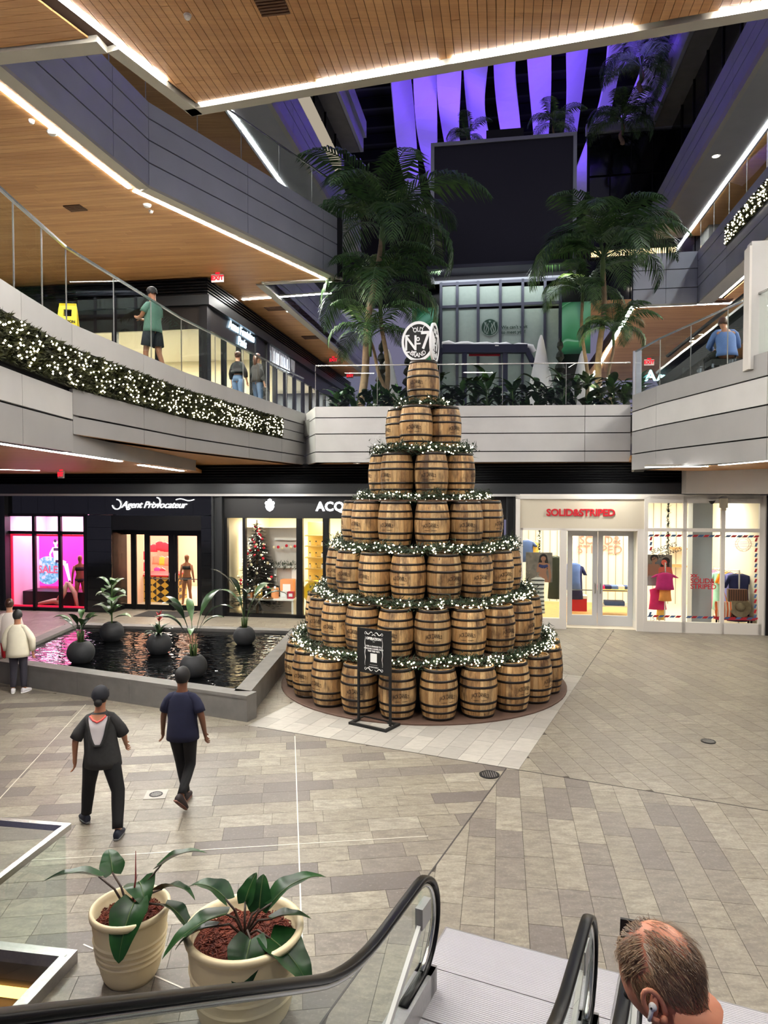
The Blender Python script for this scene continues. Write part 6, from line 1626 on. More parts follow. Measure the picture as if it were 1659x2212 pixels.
def bush(c, h, n, lab, grp, mats=None, spread=.5, sc=1.0):
    o = thing('leafy_shrub', lab, 'shrub', c, grp)
    m = MB()
    for k in range(3): m.tube([c, c+Vector((rg.uniform(-.1,.1), rg.uniform(-.1,.1), h*.7))], .012, 5)
    m.build('stem', M['stem'], o)
    for k in range(n):
        az = rg.random()*6.283; z = h*rg.uniform(.12, .8); r = rg.uniform(.02, .12)
        Mx = Matrix.Translation((math.cos(az)*r, math.sin(az)*r, z))@Matrix.Rotation(az, 4, 'Z')@Matrix.Rotation(-R(rg.uniform(15, 75)), 4, 'Y')@Matrix.Scale(sc*rg.uniform(.8,1.25), 4)
        inst(rg.choice(LF), 'leaf', o, Mx)
xs = [945+i*27 for i in range(17)]
for i, u in enumerate(xs):
    y = 20.75+(.45 if i % 2 else 0)+rg.uniform(-.05,.1); b = base_at(u, y); b.z = Z2
    bush(b, rg.uniform(1.1, 1.5), 30, 'glossy shrub behind the bridge glass right of the tower, %s from the tower' % _ord[i], 'shrubs behind the bridge glass', sc=1.05)
for i, u in enumerate((725, 745, 768, 790, 812, 836, 860)):
    b = base_at(u, 20.9+.3*(i % 2)); bush(b, rg.uniform(.8, 1.15), 24, 'low shrub behind the bridge glass left of the tower, %s from the left' % _ord[i], 'shrubs left of the tower', sc=.95)
lamp('planter_uplight', 'SPOT', base_at(800, 21.3)+Vector((0,0,.25)), 160, (1,.85,.4), .05, rot=(math.pi, 0, 0), spot=R(90))
lamp('planter_uplight', 'SPOT', base_at(1275, 21.4)+Vector((0,0,.25)), 200, (1,.9,.5), .05, rot=(math.pi, 0, 0), spot=R(100))
pt = setting('planter_bed', G(1, 22, Z2), 'soil bed of the bridge planting'); 
MB().prism([(p.x, p.y) for p in (BP[0]+Vector((.4,.5,0)), BP[1]+Vector((-.5,.5,0)), BP[1]+Vector((-.5,3.4,0)), BP[0]+Vector((.4,3.2,0)))], Z2, Z2+.06).build('soil', plain('soil', srgb(48,38,30), .9), pt)

# festive things on the bridge: snowy pergola, white cones, dark topiaries
yb = 24.0
o = thing('snowy_pergola', 'dark blue pergola frame with snow on its top beam', 'pergola', base_at(1040, yb))
def q3(u, v, y=yb): return PY(u, v, y)
zt = q3(1040, 748).z
MB().beam(q3(955, 754), q3(1138, 754), .25, .28).build('top_beam', M['navy'], o)
for u in (1003, 1091): p = q3(u, 752); MB().beam(Vector((p.x, p.y, Z2)), p, .16, .16, Vector((0,1,0))).build('post', M['navy'], o)
MB().beam(q3(957, 754), q3(930, 800), .16, .16, Vector((0,1,0))).build('brace', M['navy'], o); MB().beam(q3(1136, 754), q3(1155, 790), .16, .16, Vector((0,1,0))).build('brace', M['navy'], o)
m = MB(); a, b = q3(955, 743), q3(1148, 748); m.tube([a+(b-a)*(i/14)+Vector((0,0,.03*math.sin(i*2.1))) for i in range(15)]+[q3(1154, 760)], [.07+.035*abs(math.sin(i*1.7)) for i in range(16)], 8); m.ball(q3(1072, 748), .17, 10, 6, (1.1,.8,.8)); m.build('snow', M['snow'], o, True)
MB().beam(q3(1013, 762, yb+.2), q3(1080, 762, yb+.2), .05, .22).build('red_sign', M['red'], o)
for (u, v0, lab) in ((1169, 724, 'tall white cone tree beside the snowy pergola'), (1258, 758, 'white cone tree partly behind the broad palm'), (838, 755, 'white cone tree behind the slender left trunks')):
    tp = q3(u, v0, 23.6); c = Vector((tp.x, tp.y, Z2)); H = tp.z-Z2
    m = MB(); m.lathe([(.62, 0), (.5, H*.25), (.36, H*.5), (.2, H*.75), (.09, H*.94), (.03, H), (0, H+.01)], 22, c); o = m.build('white_cone', plain('white_cone', srgb(226,224,228), .7, bump=.3) if u == 1169 else bpy.data.materials['white_cone'], smooth=True); tag(o, lab, 'cone tree', 'white cone trees on the bridge')
for (u, v0, lab) in ((1210, 730, 'dark topiary with stacked balls near the broad palm'), (824, 735, 'dark stacked topiary behind the left palms'), (882, 745, 'dark stacked topiary beside the top barrel')):
    tp = q3(u, v0, 23.3); c = Vector((tp.x, tp.y, Z2)); H = tp.z-Z2; o = thing('topiary', lab, 'topiary', c, 'dark topiaries on the bridge'); m = MB()
    pr = [(.02, 0)]; n = 7
    for k in range(n): z = H*(.1+.88*k/n); r = .30*(1-k/n*.75); pr += [(r*.35, z), (r, z+H*.045), (r*.8, z+H*.09)]
    pr += [(.03, H*.97), (.01, H), (0, H)]; m.lathe(pr, 14, c); m.build('foliage', plain('topiary_dark', srgb(14,24,20), .7) if u == 1210 else bpy.data.materials['topiary_dark'], o)
    MB().lathe([(.16, 0), (.2, .3), (0, .3)], 14, c).build('pot', M['blk'], o)

# ================================================================== POOL POTS
M['potdark'] = plain('dark_pot', srgb(44,46,48), .7, nz=.1, bump=.2)
def globe(c, r):
    prof = []
    for i in range(15):
        a = -math.pi/2+.12+(math.pi-.12-.5)*i/14; prof.append((r*math.cos(a), r+r*math.sin(a)*.95))
    zr = prof[-1][1]; rr = prof[-1][0]; prof += [(rr*.92, zr-.01), (rr*.88, zr-.05)]
    m = MB(); m.lathe([(0, prof[0][1])]+prof+[(0, zr-.05)], 28, c); return m, zr-.05
def strap_leaf(m, base, az, L, W, rise, droop, petiole=.0, n=8):
    d = Vector((math.cos(az), math.sin(az), 0)); side = Vector((-d.y, d.x, 0)); pts = []; p = Vector(base); a = rise
    for i in range(n+1):
        pts.append(p.copy()); p = p+(d*math.cos(a)+Vector((0,0,1))*math.sin(a))*L/n; a -= droop/n*2*((i+.5)/n)
    V = []; F = []
    for i, q in enumerate(pts):
        s = i/n; s2 = (s-petiole)/(1-petiole); w = W*math.sin(math.pi*min(1, .05+.95*s2))**.75 if s2 > 0 else .008
        if i == n: w = .001
        V += [q-side*w+Vector((0,0,w*.35)), q, q+side*w+Vector((0,0,w*.35))]
    for i in range(n): F += [(i*3, i*3+1, (i+1)*3+1, (i+1)*3), (i*3+1, i*3+2, (i+1)*3+2, (i+1)*3+1)]
    m.add(V, F)
def pool_pot(u, v, wpx, lab, kind, seed):
    zb = .30; c = PZ(u, v, .37); c.z = zb; r = wpx/2/(FPX/c.y); o = thing('globe_planter', lab, 'potted plant', c, 'globe planters in the pool'); rg = random.Random(seed)
    m, zr = globe(c, r); m.build('pot', M['potdark'], o, True); b = c+Vector((0,0,zr))
    MB().lathe([(r*.42, -.02), (r*.40, .01), (0, .02)], 16, b).build('soil', bpy.data.materials['soil'], o)
    if kind == 'flower':
        for k in range(18):
            m = MB(); strap_leaf(m, b, k*2.4, .42*rg.uniform(.8,1.1), .03, R(rg.uniform(30,75)), R(95)); m.build('leaf', M['leaf'], o, True)
        MB().tube([b, b+Vector((.01,0,.42))], .012, 6).build('stem', M['stem'], o)
        m = MB()
        for k in range(14): strap_leaf(m, b+Vector((.01,0,.30+.012*k)), k*2.4, .15, .02, R(40+2*k), R(30), n=4)
        m.build('flower', plain('bromeliad_red', srgb(206,70,78), .5), o, True)
    elif kind == 'bush':
        MB().tube([b, b+Vector((0,0,.95))], .02, 6).build('stem', M['stem'], o)
        for k in range(20):
            m = MB(); z = .12+.86*k/20; strap_leaf(m, b+Vector((0,0,z)), k*2.4, rg.uniform(.34,.5), rg.uniform(.09,.13), R(rg.uniform(20,60)), R(rg.uniform(60,110)), .2); m.build('leaf', M['leafpale' if k % 4 == 0 else 'leaf2'], o, True)
    else:
        nL = 9 if kind == 'tall' else 8; H = {'short': .95, 'tall': 1.45, 'thin': 1.55}[kind]
        for k in range(nL):
            az = k*2.4+seed; m = MB(); strap_leaf(m, b, az, H*rg.uniform(.75,1.15), rg.uniform(.07,.11), R(rg.uniform(66,86)), R(rg.uniform(70,125)), .55, 14); m.build('leaf', M['leaf2' if k % 2 else 'leaf'], o, True)
        m = MB()
        for k in range(5): m.tube([b+Vector((.04*math.cos(k*1.3), .04*math.sin(k*1.3), 0)), b+Vector((.07*math.cos(k*1.3), .07*math.sin(k*1.3), .26))], [.022,.014], 6)
        m.build('stalks', M['stem'], o, True)
M['leafpale'] = leafm('leaf_pale', srgb(96,120,84), srgb(160,176,136))
pool_pot(175, 1430, 58, 'globe planter at the left of the pool with short bright leaves', 'short', 1)
pool_pot(242, 1383, 50, 'globe planter at the back of the pool with a bushy broad leaved plant', 'bush', 2)
pool_pot(344, 1411, 54, 'globe planter with a red flowering bromeliad', 'flower', 3)
pool_pot(418, 1460, 59, 'nearest globe planter with arching long stalked leaves', 'tall', 4)
pool_pot(528, 1391, 48, 'globe planter at the back right of the pool with thin stems', 'thin', 5)

# ================================================================== CREAM POTS WITH PHILODENDRON
M['creampot'] = plain('cream_glaze', srgb(232,216,176), .5, nz=.05, nsc=5)
t = NT('bark_mulch'); n_ = t.noise(t.mapping(t.obj(), (30,12,30)), 1.0, 5, .7); t.setc(t.ramp(n_, [(.3, srgb(52,18,10)), (.55, srgb(120,50,30)), (.75, srgb(170,90,60))])); t.bump(n_, .9, .02); t.b.inputs['Roughness'].default_value = .85; M['mulch'] = t.m
t = NT('philodendron'); n_ = t.noise(t.obj(), 4, 3); t.setc(t.ramp(n_, [(.3, srgb(10,30,16)), (.7, srgb(34,74,34))])); t.b.inputs['Roughness'].default_value = .3; t.b.inputs['Specular IOR Level'].default_value = .22; M['philo'] = t.m
def big_pot(c, rt, rb, h, lab, ribs):
    o = thing('cream_pot', lab, 'potted plant', c, 'cream pots by the escalator')
    prof = [(0, .0), (rb*.96, 0), (rb, .02)]
    zs = [i/72 for i in range(1, 73)]
    for s in zs:
        z = .02+(h-.07)*s; r = rb+(rt*.95-rb)*(s**.62); 
        for zr in ribs:
            if abs(s-zr) < .014: r += .012
        prof.append((r, z))
    prof += [(rt*.985, h-.055), (rt, h-.03), (rt*.995, h-.008), (rt*.96, h), (rt*.90, h-.008), (rt*.86, h-.04), (rt*.84, h-.13)]
    MB().lathe(prof, 48, c).build('pot', M['creampot'], o, True)
    m = MB(); rg = random.Random(3); zm = h-.10
    m.lathe([(rt*.85, zm-.02), (rt*.6, zm), (0, zm+.015)], 36, c); m.build('mulch_bed', M['mulch'], o)
    m = MB()
    for k in range(520):
        a = rg.random()*6.283; r = rt*.82*math.sqrt(rg.random()); p = c+Vector((r*math.cos(a), r*math.sin(a), zm+.012)); an = rg.random()*3.14
        m.tone = rg.random(); m.obox(p, Vector((math.cos(an), math.sin(an), rg.uniform(-.3,.3))).normalized(), Vector((-math.sin(an), math.cos(an), 0)), Vector((0,0,1)), rg.uniform(.012,.035), .004, .003)
    m.build('bark_chips', M['mulch'], o)['kind'] = 'stuff'
    return o, c+Vector((0,0,zm))
def heart_leaf(o, b, tip_base, az, L, W, pitch, droop, roll=0.0, mat='philo', stemc='stem_red', curl=.25):
    W *= 1.4; L *= 1.08
    """petiole from b to tip_base, then the blade heading az with the given pitch"""
    mid = b+(tip_base-b)*.5+Vector((0,0,.06)); 
    MB().tube([b, b+(mid-b)*.6, mid, tip_base], [.011,.010,.009,.008], 7).build('petiole', M[stemc], o, True)
    d0 = Vector((math.cos(az), math.sin(az), 0)); sd0 = Vector((-d0.y, d0.x, 0)); n = 14; p = tip_base.copy(); a = pitch; V = []; F = []; K = 9
    a0 = a; pts = []
    for i in range(n+1):
        pts.append((p.copy(), a)); p = p+(d0*math.cos(a)+Vector((0,0,1))*math.sin(a))*L/n; a -= droop/n
    for i, (q, a) in enumerate(pts):
        s = i/n; up = Vector((0,0,1))*math.cos(a)-d0*math.sin(a); sd = sd0*math.cos(roll)+up*math.sin(roll); up2 = up*math.cos(roll)-sd0*math.sin(roll)
        w = W*(max(0, 1-s)**.62)*(min(1, (s+.10)/.30)**.6) ; w = max(w, .002)
        back = .13*L*(1-min(1, s/.25)) if s < .25 else 0
        for k in range(K):
            t_ = -1+2*k/(K-1); V.append(q+sd*w*t_+up2*(curl*w*abs(t_)**1.4-.05*w*math.sin(s*16)*abs(t_))-(d0*math.cos(a)+Vector((0,0,1))*math.sin(a))*back*abs(t_)**.7*(1 if abs(t_) > .1 else 0))
    for i in range(n):
        for k in range(K-1): F.append((i*K+k, i*K+k+1, (i+1)*K+k+1, (i+1)*K+k))
    lf = MB().add(V, F).build('leaf', M[mat], o, True)
    MB().tube([q+Vector((0,0,.002)) for q, a in pts], [.005*(1-i/n)+.001 for i in range(n+1)], 5).build('midrib', M['stem'], lf, True)
pA_ = PZ(283, 2105, 0); pA_.z = 0
o, b = big_pot(pA_, .315, .205, .58, 'smaller cream pot with a philodendron left of the larger one', (.34,.44,.54,.64))
def atd(u, v, y): return PY(u, v, y)
yA = pA_.y
heart_leaf(o, b, atd(213, 1893, yA), R(195), .40, .105, R(25), R(50), .3)
heart_leaf(o, b, atd(243, 1885, yA+.15), R(120), .22, .085, R(50), R(50))
heart_leaf(o, b, atd(348, 1868, yA+.12), R(15), .36, .10, R(35), R(60), -.3)
heart_leaf(o, b, atd(300, 1905, yA+.1), R(-60), .26, .11, R(15), R(70), .2)
heart_leaf(o, b, atd(350, 1920, yA-.05), R(-12), .30, .09, R(30), R(90), -.4)
heart_leaf(o, b, atd(290, 1950, yA-.1), R(-95), .40, .125, R(-20), R(60))
heart_leaf(o, b, atd(358, 1955, yA-.12), R(-25), .34, .10, R(-5), R(80), -.4)
MB().tube([b, atd(293, 1900, yA), atd(293, 1838, yA)], [.008,.007,.002], 6).build('new_shoot', plain('shoot_red', srgb(150,60,60), .5), o)
pB_ = PZ(528, 2002, .64); pB_.z = 0
o, b = big_pot(pB_, .445, .33, .66, 'larger cream pot with a broad leaved philodendron behind the handrail', (.30,.46,.62))
yB = pB_.y
heart_leaf(o, b, atd(487, 1942, yB), R(165), .32, .115, R(45), R(80), .2)
heart_leaf(o, b, atd(530, 1948, yB+.12), R(60), .20, .07, R(65), R(30))
heart_leaf(o, b, atd(560, 1962, yB+.1), R(85), .22, .085, R(70), R(30))
heart_leaf(o, b, atd(588, 1950, yB+.05), R(25), .44, .125, R(45), R(70), -.2)
heart_leaf(o, b, atd(588, 1985, yB-.02), R(5), .28, .09, R(20), R(50), -.3)
heart_leaf(o, b, atd(488, 1975, yB-.1), R(212), .48, .13, R(5), R(55), .3)
heart_leaf(o, b, atd(462, 2002, yB-.15), R(190), .30, .08, R(0), R(60), .3)
heart_leaf(o, b, atd(541, 2030, yB-.2), R(-95), .34, .12, R(-25), R(45))
heart_leaf(o, b, atd(585, 2028, yB-.15), R(-30), .42, .15, R(-15), R(45), -.1)

# ================================================================== ESCALATORS
H_R = [-1.96, -.73, -.41, .82]     # handrail lines across the axis
def zpath(a):                       # handrail height along the axis (a measured from the camera)
    a_n, flat, rad = 5.31, 1.05, 1.7
    s = a_n-a; th = R(30)
    if s <= flat: return .95
    arc = rad*math.sin(th)
    if s <= flat+arc: return .95+rad-math.sqrt(rad*rad-(s-flat)**2)
    return .95+rad*(1-math.cos(th))+(s-flat-arc)*math.tan(th)
def escal(r0, r1, lab, seg):
    o = thing('escalator', lab, 'escalator', DG((r0+r1)/2, 5, 0), 'escalators')
    # landing plates
    r_a, r_b = r0-.14, r1+.14
    P = [DG(r_a, 5.95), DG(r_b, 5.95), DG(r_b, 3.6), DG(r_a, 3.6)]
    MB().prism([(p.x, p.y) for p in P], .001, .006).build('plate_frame', M['brushed'], o)
    for k in range(4):
        a0, a1 = 5.93-.56*k, 5.93-.56*(k+1)+.012
        MB().prism([(p.x, p.y) for p in (DG(r_a+.02, a0), DG(r_b-.02, a0), DG(r_b-.02, a1), DG(r_a+.02, a1))], .006, .012).build('floor_plate', M['ribbed'], o)
    # steps climbing toward the camera
    for k in range(9):
        a1 = 3.75-.4*k; z = max(0, .231*(k))
        MB().prism([(p.x, p.y) for p in (DG(r0+.09, a1), DG(r1-.09, a1), DG(r1-.09, a1-.4), DG(r0+.09, a1-.4))], z-.2, z+.012).build('step', M['dk'], o)
    for r in (r0, r1):
        inn = 1 if r == r0 else -1
        # handrail: down the slope, along, round the newel
        pts = []
        a = -.2 if True else 0
        while a < 4.90: pts.append(DG(r, a, zpath(a))); a += .12
        for i in range(0, 17):
            th = math.pi/2-math.pi*i/16*.94; pts.append(DG(r, 4.93+.38*math.cos(th), .57+.38*math.sin(th)))
        pts.append(DG(r, 4.62, .20))
        V = []; F = []; n = 12; prev = None
        side = Vector((cD, -sD, 0))
        for i, p in enumerate(pts):
            d = (pts[min(i+1, len(pts)-1)]-pts[max(i-1, 0)]).normalized(); nn = side.cross(d).normalized()
            for k in range(n):
                a_ = 2*math.pi*k/n; V.append(p+side*.040*math.copysign(abs(math.cos(a_))**.6, math.cos(a_))+nn*.020*math.copysign(abs(math.sin(a_))**.7, math.sin(a_)))
        for i in range(len(pts)-1):
            for k in range(n): F.append((i*n+k, i*n+(k+1)%n, (i+1)*n+(k+1)%n, (i+1)*n+k))
        F += [tuple(reversed(range(n))), tuple(range((len(pts)-1)*n, len(pts)*n))]
        hr = MB().add(V, F).build('handrail', M['rubber'], o, True)
        # steel guide just inside the belt
        V = []; F = []
        gp_ = [DG(r, 4.93-.12*i, .905+ (zpath(4.93-.12*i)-.95)) for i in range(40)][::-1]+[DG(r, 4.93+.335*math.cos(math.pi/2-math.pi*.94*i/14), .57+.335*math.sin(math.pi/2-math.pi*.94*i/14)) for i in range(15)]
        MB().tube(gp_, .020, 6).build('guide_rail', M['steel'], o, True)
        # glass: polygon between skirt and handrail
        top = [DG(r, a_, zpath(a_)-.05) for a_ in [-.2+.13*i for i in range(41)]]+[DG(r, 4.93+.32*math.cos(math.pi/2-math.pi*i/10), .57+.32*math.sin(math.pi/2-math.pi*i/10)) for i in range(11)]
        bot = [DG(r, min(a_, 4.95), max(.18, zpath(min(a_, 5))-.78)) for a_ in [-.2+.13*i for i in range(41)]]+[DG(r, 4.95-.01*i, .20) for i in range(11)]
        m = MB(); V = []; F = []
        for p, q in zip(top, bot): V += [p+side*.006, q+side*.006, p-side*.006, q-side*.006]
        for i in range(len(top)-1): a4 = i*4; F += [(a4, a4+1, a4+5, a4+4), (a4+2, a4+6, a4+7, a4+3), (a4, a4+4, a4+6, a4+2)]
        m.add(V, F); m.build('glass_panel', M['glass'], o)
        # skirt and deck
        m = MB(); V = []; F = []
        for a_ in [-.2+.13*i for i in range(42)]:
            zz = max(.20, zpath(a_)-.76)
            for dx, dz in ((-.07, 0), (.07, 0), (.07, -.26), (-.07, -.26)): V.append(DG(r+dx, a_, max(.0, zz+dz)))
        for i in range(41):
            for k in range(4): F.append((i*4+k, i*4+(k+1)%4, (i+1)*4+(k+1)%4, (i+1)*4+k))
        F += [(0,1,2,3), (164+3, 164+2, 164+1, 164)]
        m.add(V, F); m.build('skirt', M['brushed'], o)
        MB().prism([(p.x, p.y) for p in (DG(r-.07, 5.15), DG(r+.07, 5.15), DG(r+.07, 5.02), DG(r-.07, 5.02))], .012, .2).build('newel_cap', M['brushed'], o)
        # white strut inside the newel glass
        MB().beam(DG(r+.02*inn, 4.95, .66), DG(r+.02*inn, 4.2, .2), .03, .05).build('strut', M['alu'], o)
        MB().obox(DG(r+.02*inn, 4.98, .70), Vector((sD, cD, 0)), side, Vector((0,0,1)), .09, .03, .08).build('sensor_box', M['alu_dk'], o)
    return o
t = NT('ribbed_aluminium'); t.b.inputs['Metallic'].default_value = .55; t.b.inputs['Roughness'].default_value = .45; t.b.inputs['Base Color'].default_value = srgb(172,171,176)
wv = t.n('ShaderNodeTexWave'); wv.inputs['Scale'].default_value = 16; t.l(t.mapping(t.pos(), (1,1,1), (0,0,-(math.pi/2-DA))), wv.inputs['Vector']); t.bump(wv.outputs[0], .5, .004); M['ribbed'] = t.m
e1_ = escal(H_R[0], H_R[1], 'left escalator whose black handrail sweeps across the bottom of the view', 0)
e2_ = escal(H_R[2], H_R[3], 'right escalator carrying the balding man', 1)
# warning stickers and caution card
for r, a, lab in ((H_R[1]+.05, 4.35, 'clear caution card with pictograms at the newel of the left escalator'), (H_R[2]-.03, 4.35, 'second caution card with pictograms on the right escalator')):
    c = DG(r, a, .30); o = thing('caution_card', lab, 'card', c, 'caution cards on the escalators'); ax = Vector((sD, cD, 0)); MB().obox(c+Vector((0,0,.14)), ax, Vector((cD,-sD,0)), Vector((0,0,1)), .10, .004, .14).build('card', M['white'], o)
    m = MB()
    for k in range(4): m.obox(c+ax*(-.06+.04*k)+Vector((cD,-sD,0))*-.006+Vector((0,0,.16+.015*(k % 2))), ax, Vector((cD,-sD,0)), Vector((0,0,1)), .008, .002, .04)
    m.build('pictogram', M['alu_dk'], o)
c = DG(H_R[0]+.09, 3.75, .50); o = MB().obox(c, Vector((sD, cD, 0)), Vector((cD,-sD,0)), Vector((0,0,1)), .05, .006, .06).build('yellow_sticker', M['yel']); tag(o, 'yellow warning sticker on the skirt of the left escalator', 'sticker')
# ================================================================== PEOPLE
def skin_mesh(verts, edges, root=0, sub=1):
    me = bpy.data.meshes.new('body'); me.from_pydata([v[0] for v in verts], edges, [])
    bm = bmesh.new(); bm.from_mesh(me); L = bm.verts.layers.skin.verify(); bm.verts.ensure_lookup_table()
    for i, v in enumerate(bm.verts):
        v[L].radius = verts[i][1]; v[L].use_root = (i == root)
    bm.to_mesh(me); bm.free()
    ob = bpy.data.objects.new('body', me); COL.objects.link(ob)
    sm = ob.modifiers.new('s', 'SKIN'); sm.use_smooth_shade = True
    ss = ob.modifiers.new('ss', 'SUBSURF'); ss.levels = sub; ss.render_levels = sub
    dg = bpy.context.evaluated_depsgraph_get(); dg.update()
    res = bpy.data.meshes.new_from_object(ob.evaluated_get(dg))
    bpy.data.objects.remove(ob); return res
M['skin_a'] = plain('skin_tan', srgb(176,122,92), .5); M['skin_b'] = plain('skin_brown', srgb(120,78,56), .5); M['skin_c'] = plain('skin_fair', srgb(206,152,122), .5)
M['hair_bk'] = plain('hair_black', srgb(14,12,11), .65, nz=.2, nsc=40); M['hair_br'] = plain('hair_brown', srgb(74,44,30), .45, nz=.25, nsc=40); M['hair_gr'] = plain('hair_dark_grey', srgb(44,42,42), .5, nz=.2, nsc=40)
def person(lab, loc, face, H, J=None, skin='skin_a', hair='hair_bk', hairstyle='short', shirt=None, pants=None, shoes='black', extra=None, name='person', head_yaw=0.0, head_pitch=0.0, nohead=False):
    k = H/1.75; o = thing(name, lab, 'person', loc); loc = Vector(loc); c, s = math.cos(face), math.sin(face)
    ax, ay, az = Vector((c, s, 0)), Vector((-s, c, 0)), Vector((0,0,1))
    j = dict(pelvis=(0,0,.96), waist=(0,0,1.10), chest=(0,.01,1.28), neck=(0,-.015,1.45), ntop=(0,.0,1.53), head=(0,.015,1.63),
             shL=(-.172,-.01,1.375), shR=(.172,-.01,1.375), elL=(-.225,-.03,1.11), elR=(.225,-.03,1.11), wrL=(-.25,.04,.88), wrR=(.25,.04,.88),
             hpL=(-.09,0,.92), hpR=(.09,0,.92), knL=(-.10,.03,.50), knR=(.10,.03,.50), anL=(-.10,0,.09), anR=(.10,0,.09), tdL=(0,1,-.0), tdR=(0,1,-.0))
    j.update(J or {})
    T = lambda p: loc+(ax*p[0]+ay*p[1]+az*p[2])*k
    W = {a: T(b) for a, b in j.items() if not a.startswith('td')}
    foot = {sd: (ax*j['td'+sd][0]+ay*j['td'+sd][1]+az*j['td'+sd][2]).normalized() for sd in 'LR'}
    hy = face+head_yaw; hx, hyv = Vector((math.cos(hy), math.sin(hy), 0)), Vector((-math.sin(hy), math.cos(hy), 0))
    hf = (hyv*math.cos(head_pitch)+az*math.sin(head_pitch)).normalized(); hu = hx.cross(hf)
    Hp = lambda x, y, z: W['head']+(hx*x+hf*y+hu*z)*k
    V = []; E = []
    def av(p, rx, ry=None): V.append((p, (rx*k, (ry or rx)*k))); return len(V)-1
    pel = av(W['pelvis'], .135, .10); wa = av(W['waist'], .12, .09); ch = av(W['chest'], .14, .10); nk = av(W['neck'], .075, .07); nt = av(W['ntop'], .056, .06)
    E += [(pel, wa), (wa, ch), (ch, nk), (nk, nt)]
    if not nohead:
     hb = av(Hp(0, -.02, .01), .078, .088); hc = av(Hp(0, -.005, .075), .062, .075); jw = av(Hp(0, .055, -.055), .042, .04); ns = av(Hp(0, .105, -.015), .014, .012)
     E += [(nt, hb), (hb, hc), (hb, jw), (jw, ns)]
     for sx in (-1, 1): e_ = av(Hp(sx*.085, -.01, -.01), .012, .022); E.append((hb, e_))
    for sd in 'LR':
        a = av(W['sh'+sd], .054, .052); b = av(W['el'+sd], .043); wv_ = av(W['wr'+sd], .028, .026); E += [(ch, a), (a, b), (b, wv_)]
        d = (W['wr'+sd]-W['el'+sd]).normalized(); sgn = -1 if sd == 'L' else 1; lat = ay*1.0
        if abs(d.dot(lat)) > .8: lat = ax
        lat = (lat-d*lat.dot(d)).normalized(); inw = d.cross(lat).normalized()
        pm = av(W['wr'+sd]+d*.055*k, .018, .032); E.append((wv_, pm)); pk = av(W['wr'+sd]+d*.09*k, .016, .034); E.append((pm, pk))
        for f, (ofs, ln) in enumerate(((-.030,.060), (-.010,.075), (.011,.070), (.029,.052))):
            b0 = W['wr'+sd]+d*.10*k+lat*ofs*k; f1 = av(b0, .0085); f2 = av(b0+(d*.85+inw*sgn*.4).normalized()*ln*.55*k, .008); f3 = av(b0+(d*.85+inw*sgn*.4).normalized()*ln*.55*k+(d*.6+inw*sgn*.75).normalized()*ln*.5*k, .0065); E += [(pk, f1), (f1, f2), (f2, f3)]
        t1 = av(W['wr'+sd]+d*.055*k+lat*.042*k, .011); t2 = av(W['wr'+sd]+d*.10*k+lat*.055*k+inw*sgn*.015*k, .0085); E += [(pm, t1), (t1, t2)]
        h_ = av(W['hp'+sd], .085, .09); n_ = av(W['kn'+sd], .054, .052); cf = av(W['kn'+sd]+(W['an'+sd]-W['kn'+sd])*.35-ay*.012*k, .048); an = av(W['an'+sd], .038, .04); tt = av(W['an'+sd]+(foot[sd]*.14-az*.045)*k, .034, .028); E += [(pel, h_), (h_, n_), (n_, cf), (cf, an), (an, tt)]
    me = skin_mesh(V, E)
    for v in me.vertices: v.co -= loc
    me.materials.clear(); me.materials.append(M[skin]); me.name = 'body'
    bo = bpy.data.objects.new('body', me); COL.objects.link(bo); bo.parent = o
    # face
    for sx in ((-1, 1) if not nohead else ()): MB().ball(Hp(sx*.032, .083, .022), .011*k, 8, 6).build('eye', M['printw'] if False else M['black'], o, True)
    if not nohead: MB().tube([Hp(-.022,.092,-.055), Hp(0,.098,-.056), Hp(.022,.092,-.055)], .004*k, 6).build('mouth', plain('lips', srgb(150,80,74), .5) if 'lips' not in bpy.data.materials else bpy.data.materials['lips'], o, True)
    # hair
    def cap(rs, zc=.02, yc=-.008, front=.045, low=-.055, n=18, m_=11, backlow=-.085):
        Vv = []; Ff = []; keep = {}
        for i in range(m_+1):
            ph = -math.pi/2+math.pi*i/m_
            for q in range(n): th = 2*math.pi*q/n; Vv.append((rs[0]*math.cos(ph)*math.cos(th), rs[1]*math.cos(ph)*math.sin(th), rs[2]*math.sin(ph)))
        for i in range(m_):
            for q in range(n):
                f = (i*n+q, i*n+(q+1)%n, (i+1)*n+(q+1)%n, (i+1)*n+q); cy = sum(Vv[x][1] for x in f)/4; cz = sum(Vv[x][2] for x in f)/4
                if (cy > front and cz < .045) or (cy > -.02 and cz < low) or cz < backlow: continue
                Ff.append(f)
        return MB().add([Hp(x, y+yc, z+zc) for x, y, z in Vv], Ff)
    if hairstyle != 'none':
        hm = cap((.093, .112, .118)); 
        if hairstyle == 'bun': hm.ball(Hp(0, -.10, .05), .045*k, 10, 7)
        if hairstyle == 'long':
            hm.loft([(Hp(0,-.085,.05), hx, hf, .07*k, .035*k), (Hp(0,-.10,-.05), hx, hf, .075*k, .045*k), (Hp(0,-.10,-.18), hx, hf, .06*k, .035*k), (Hp(0,-.09,-.27), hx, hf, .02*k, .015*k)], 12)
        if hairstyle == 'lowbun': hm.ball(Hp(0, -.105, -.045), .05*k, 10, 7)
        hm.build('hair', M[hair], o, True)
    if extra and 'cap' in extra:
        cm_ = cap((.102, .122, .125), front=.2, low=.0, backlow=-.02); cm_.loft([(Hp(0,.10,.055), hx, hu, .075*k, .008*k), (Hp(0,.18,.04), hx, hu, .055*k, .006*k)], 12); cm_.build('cap', M['capm'], o, True)
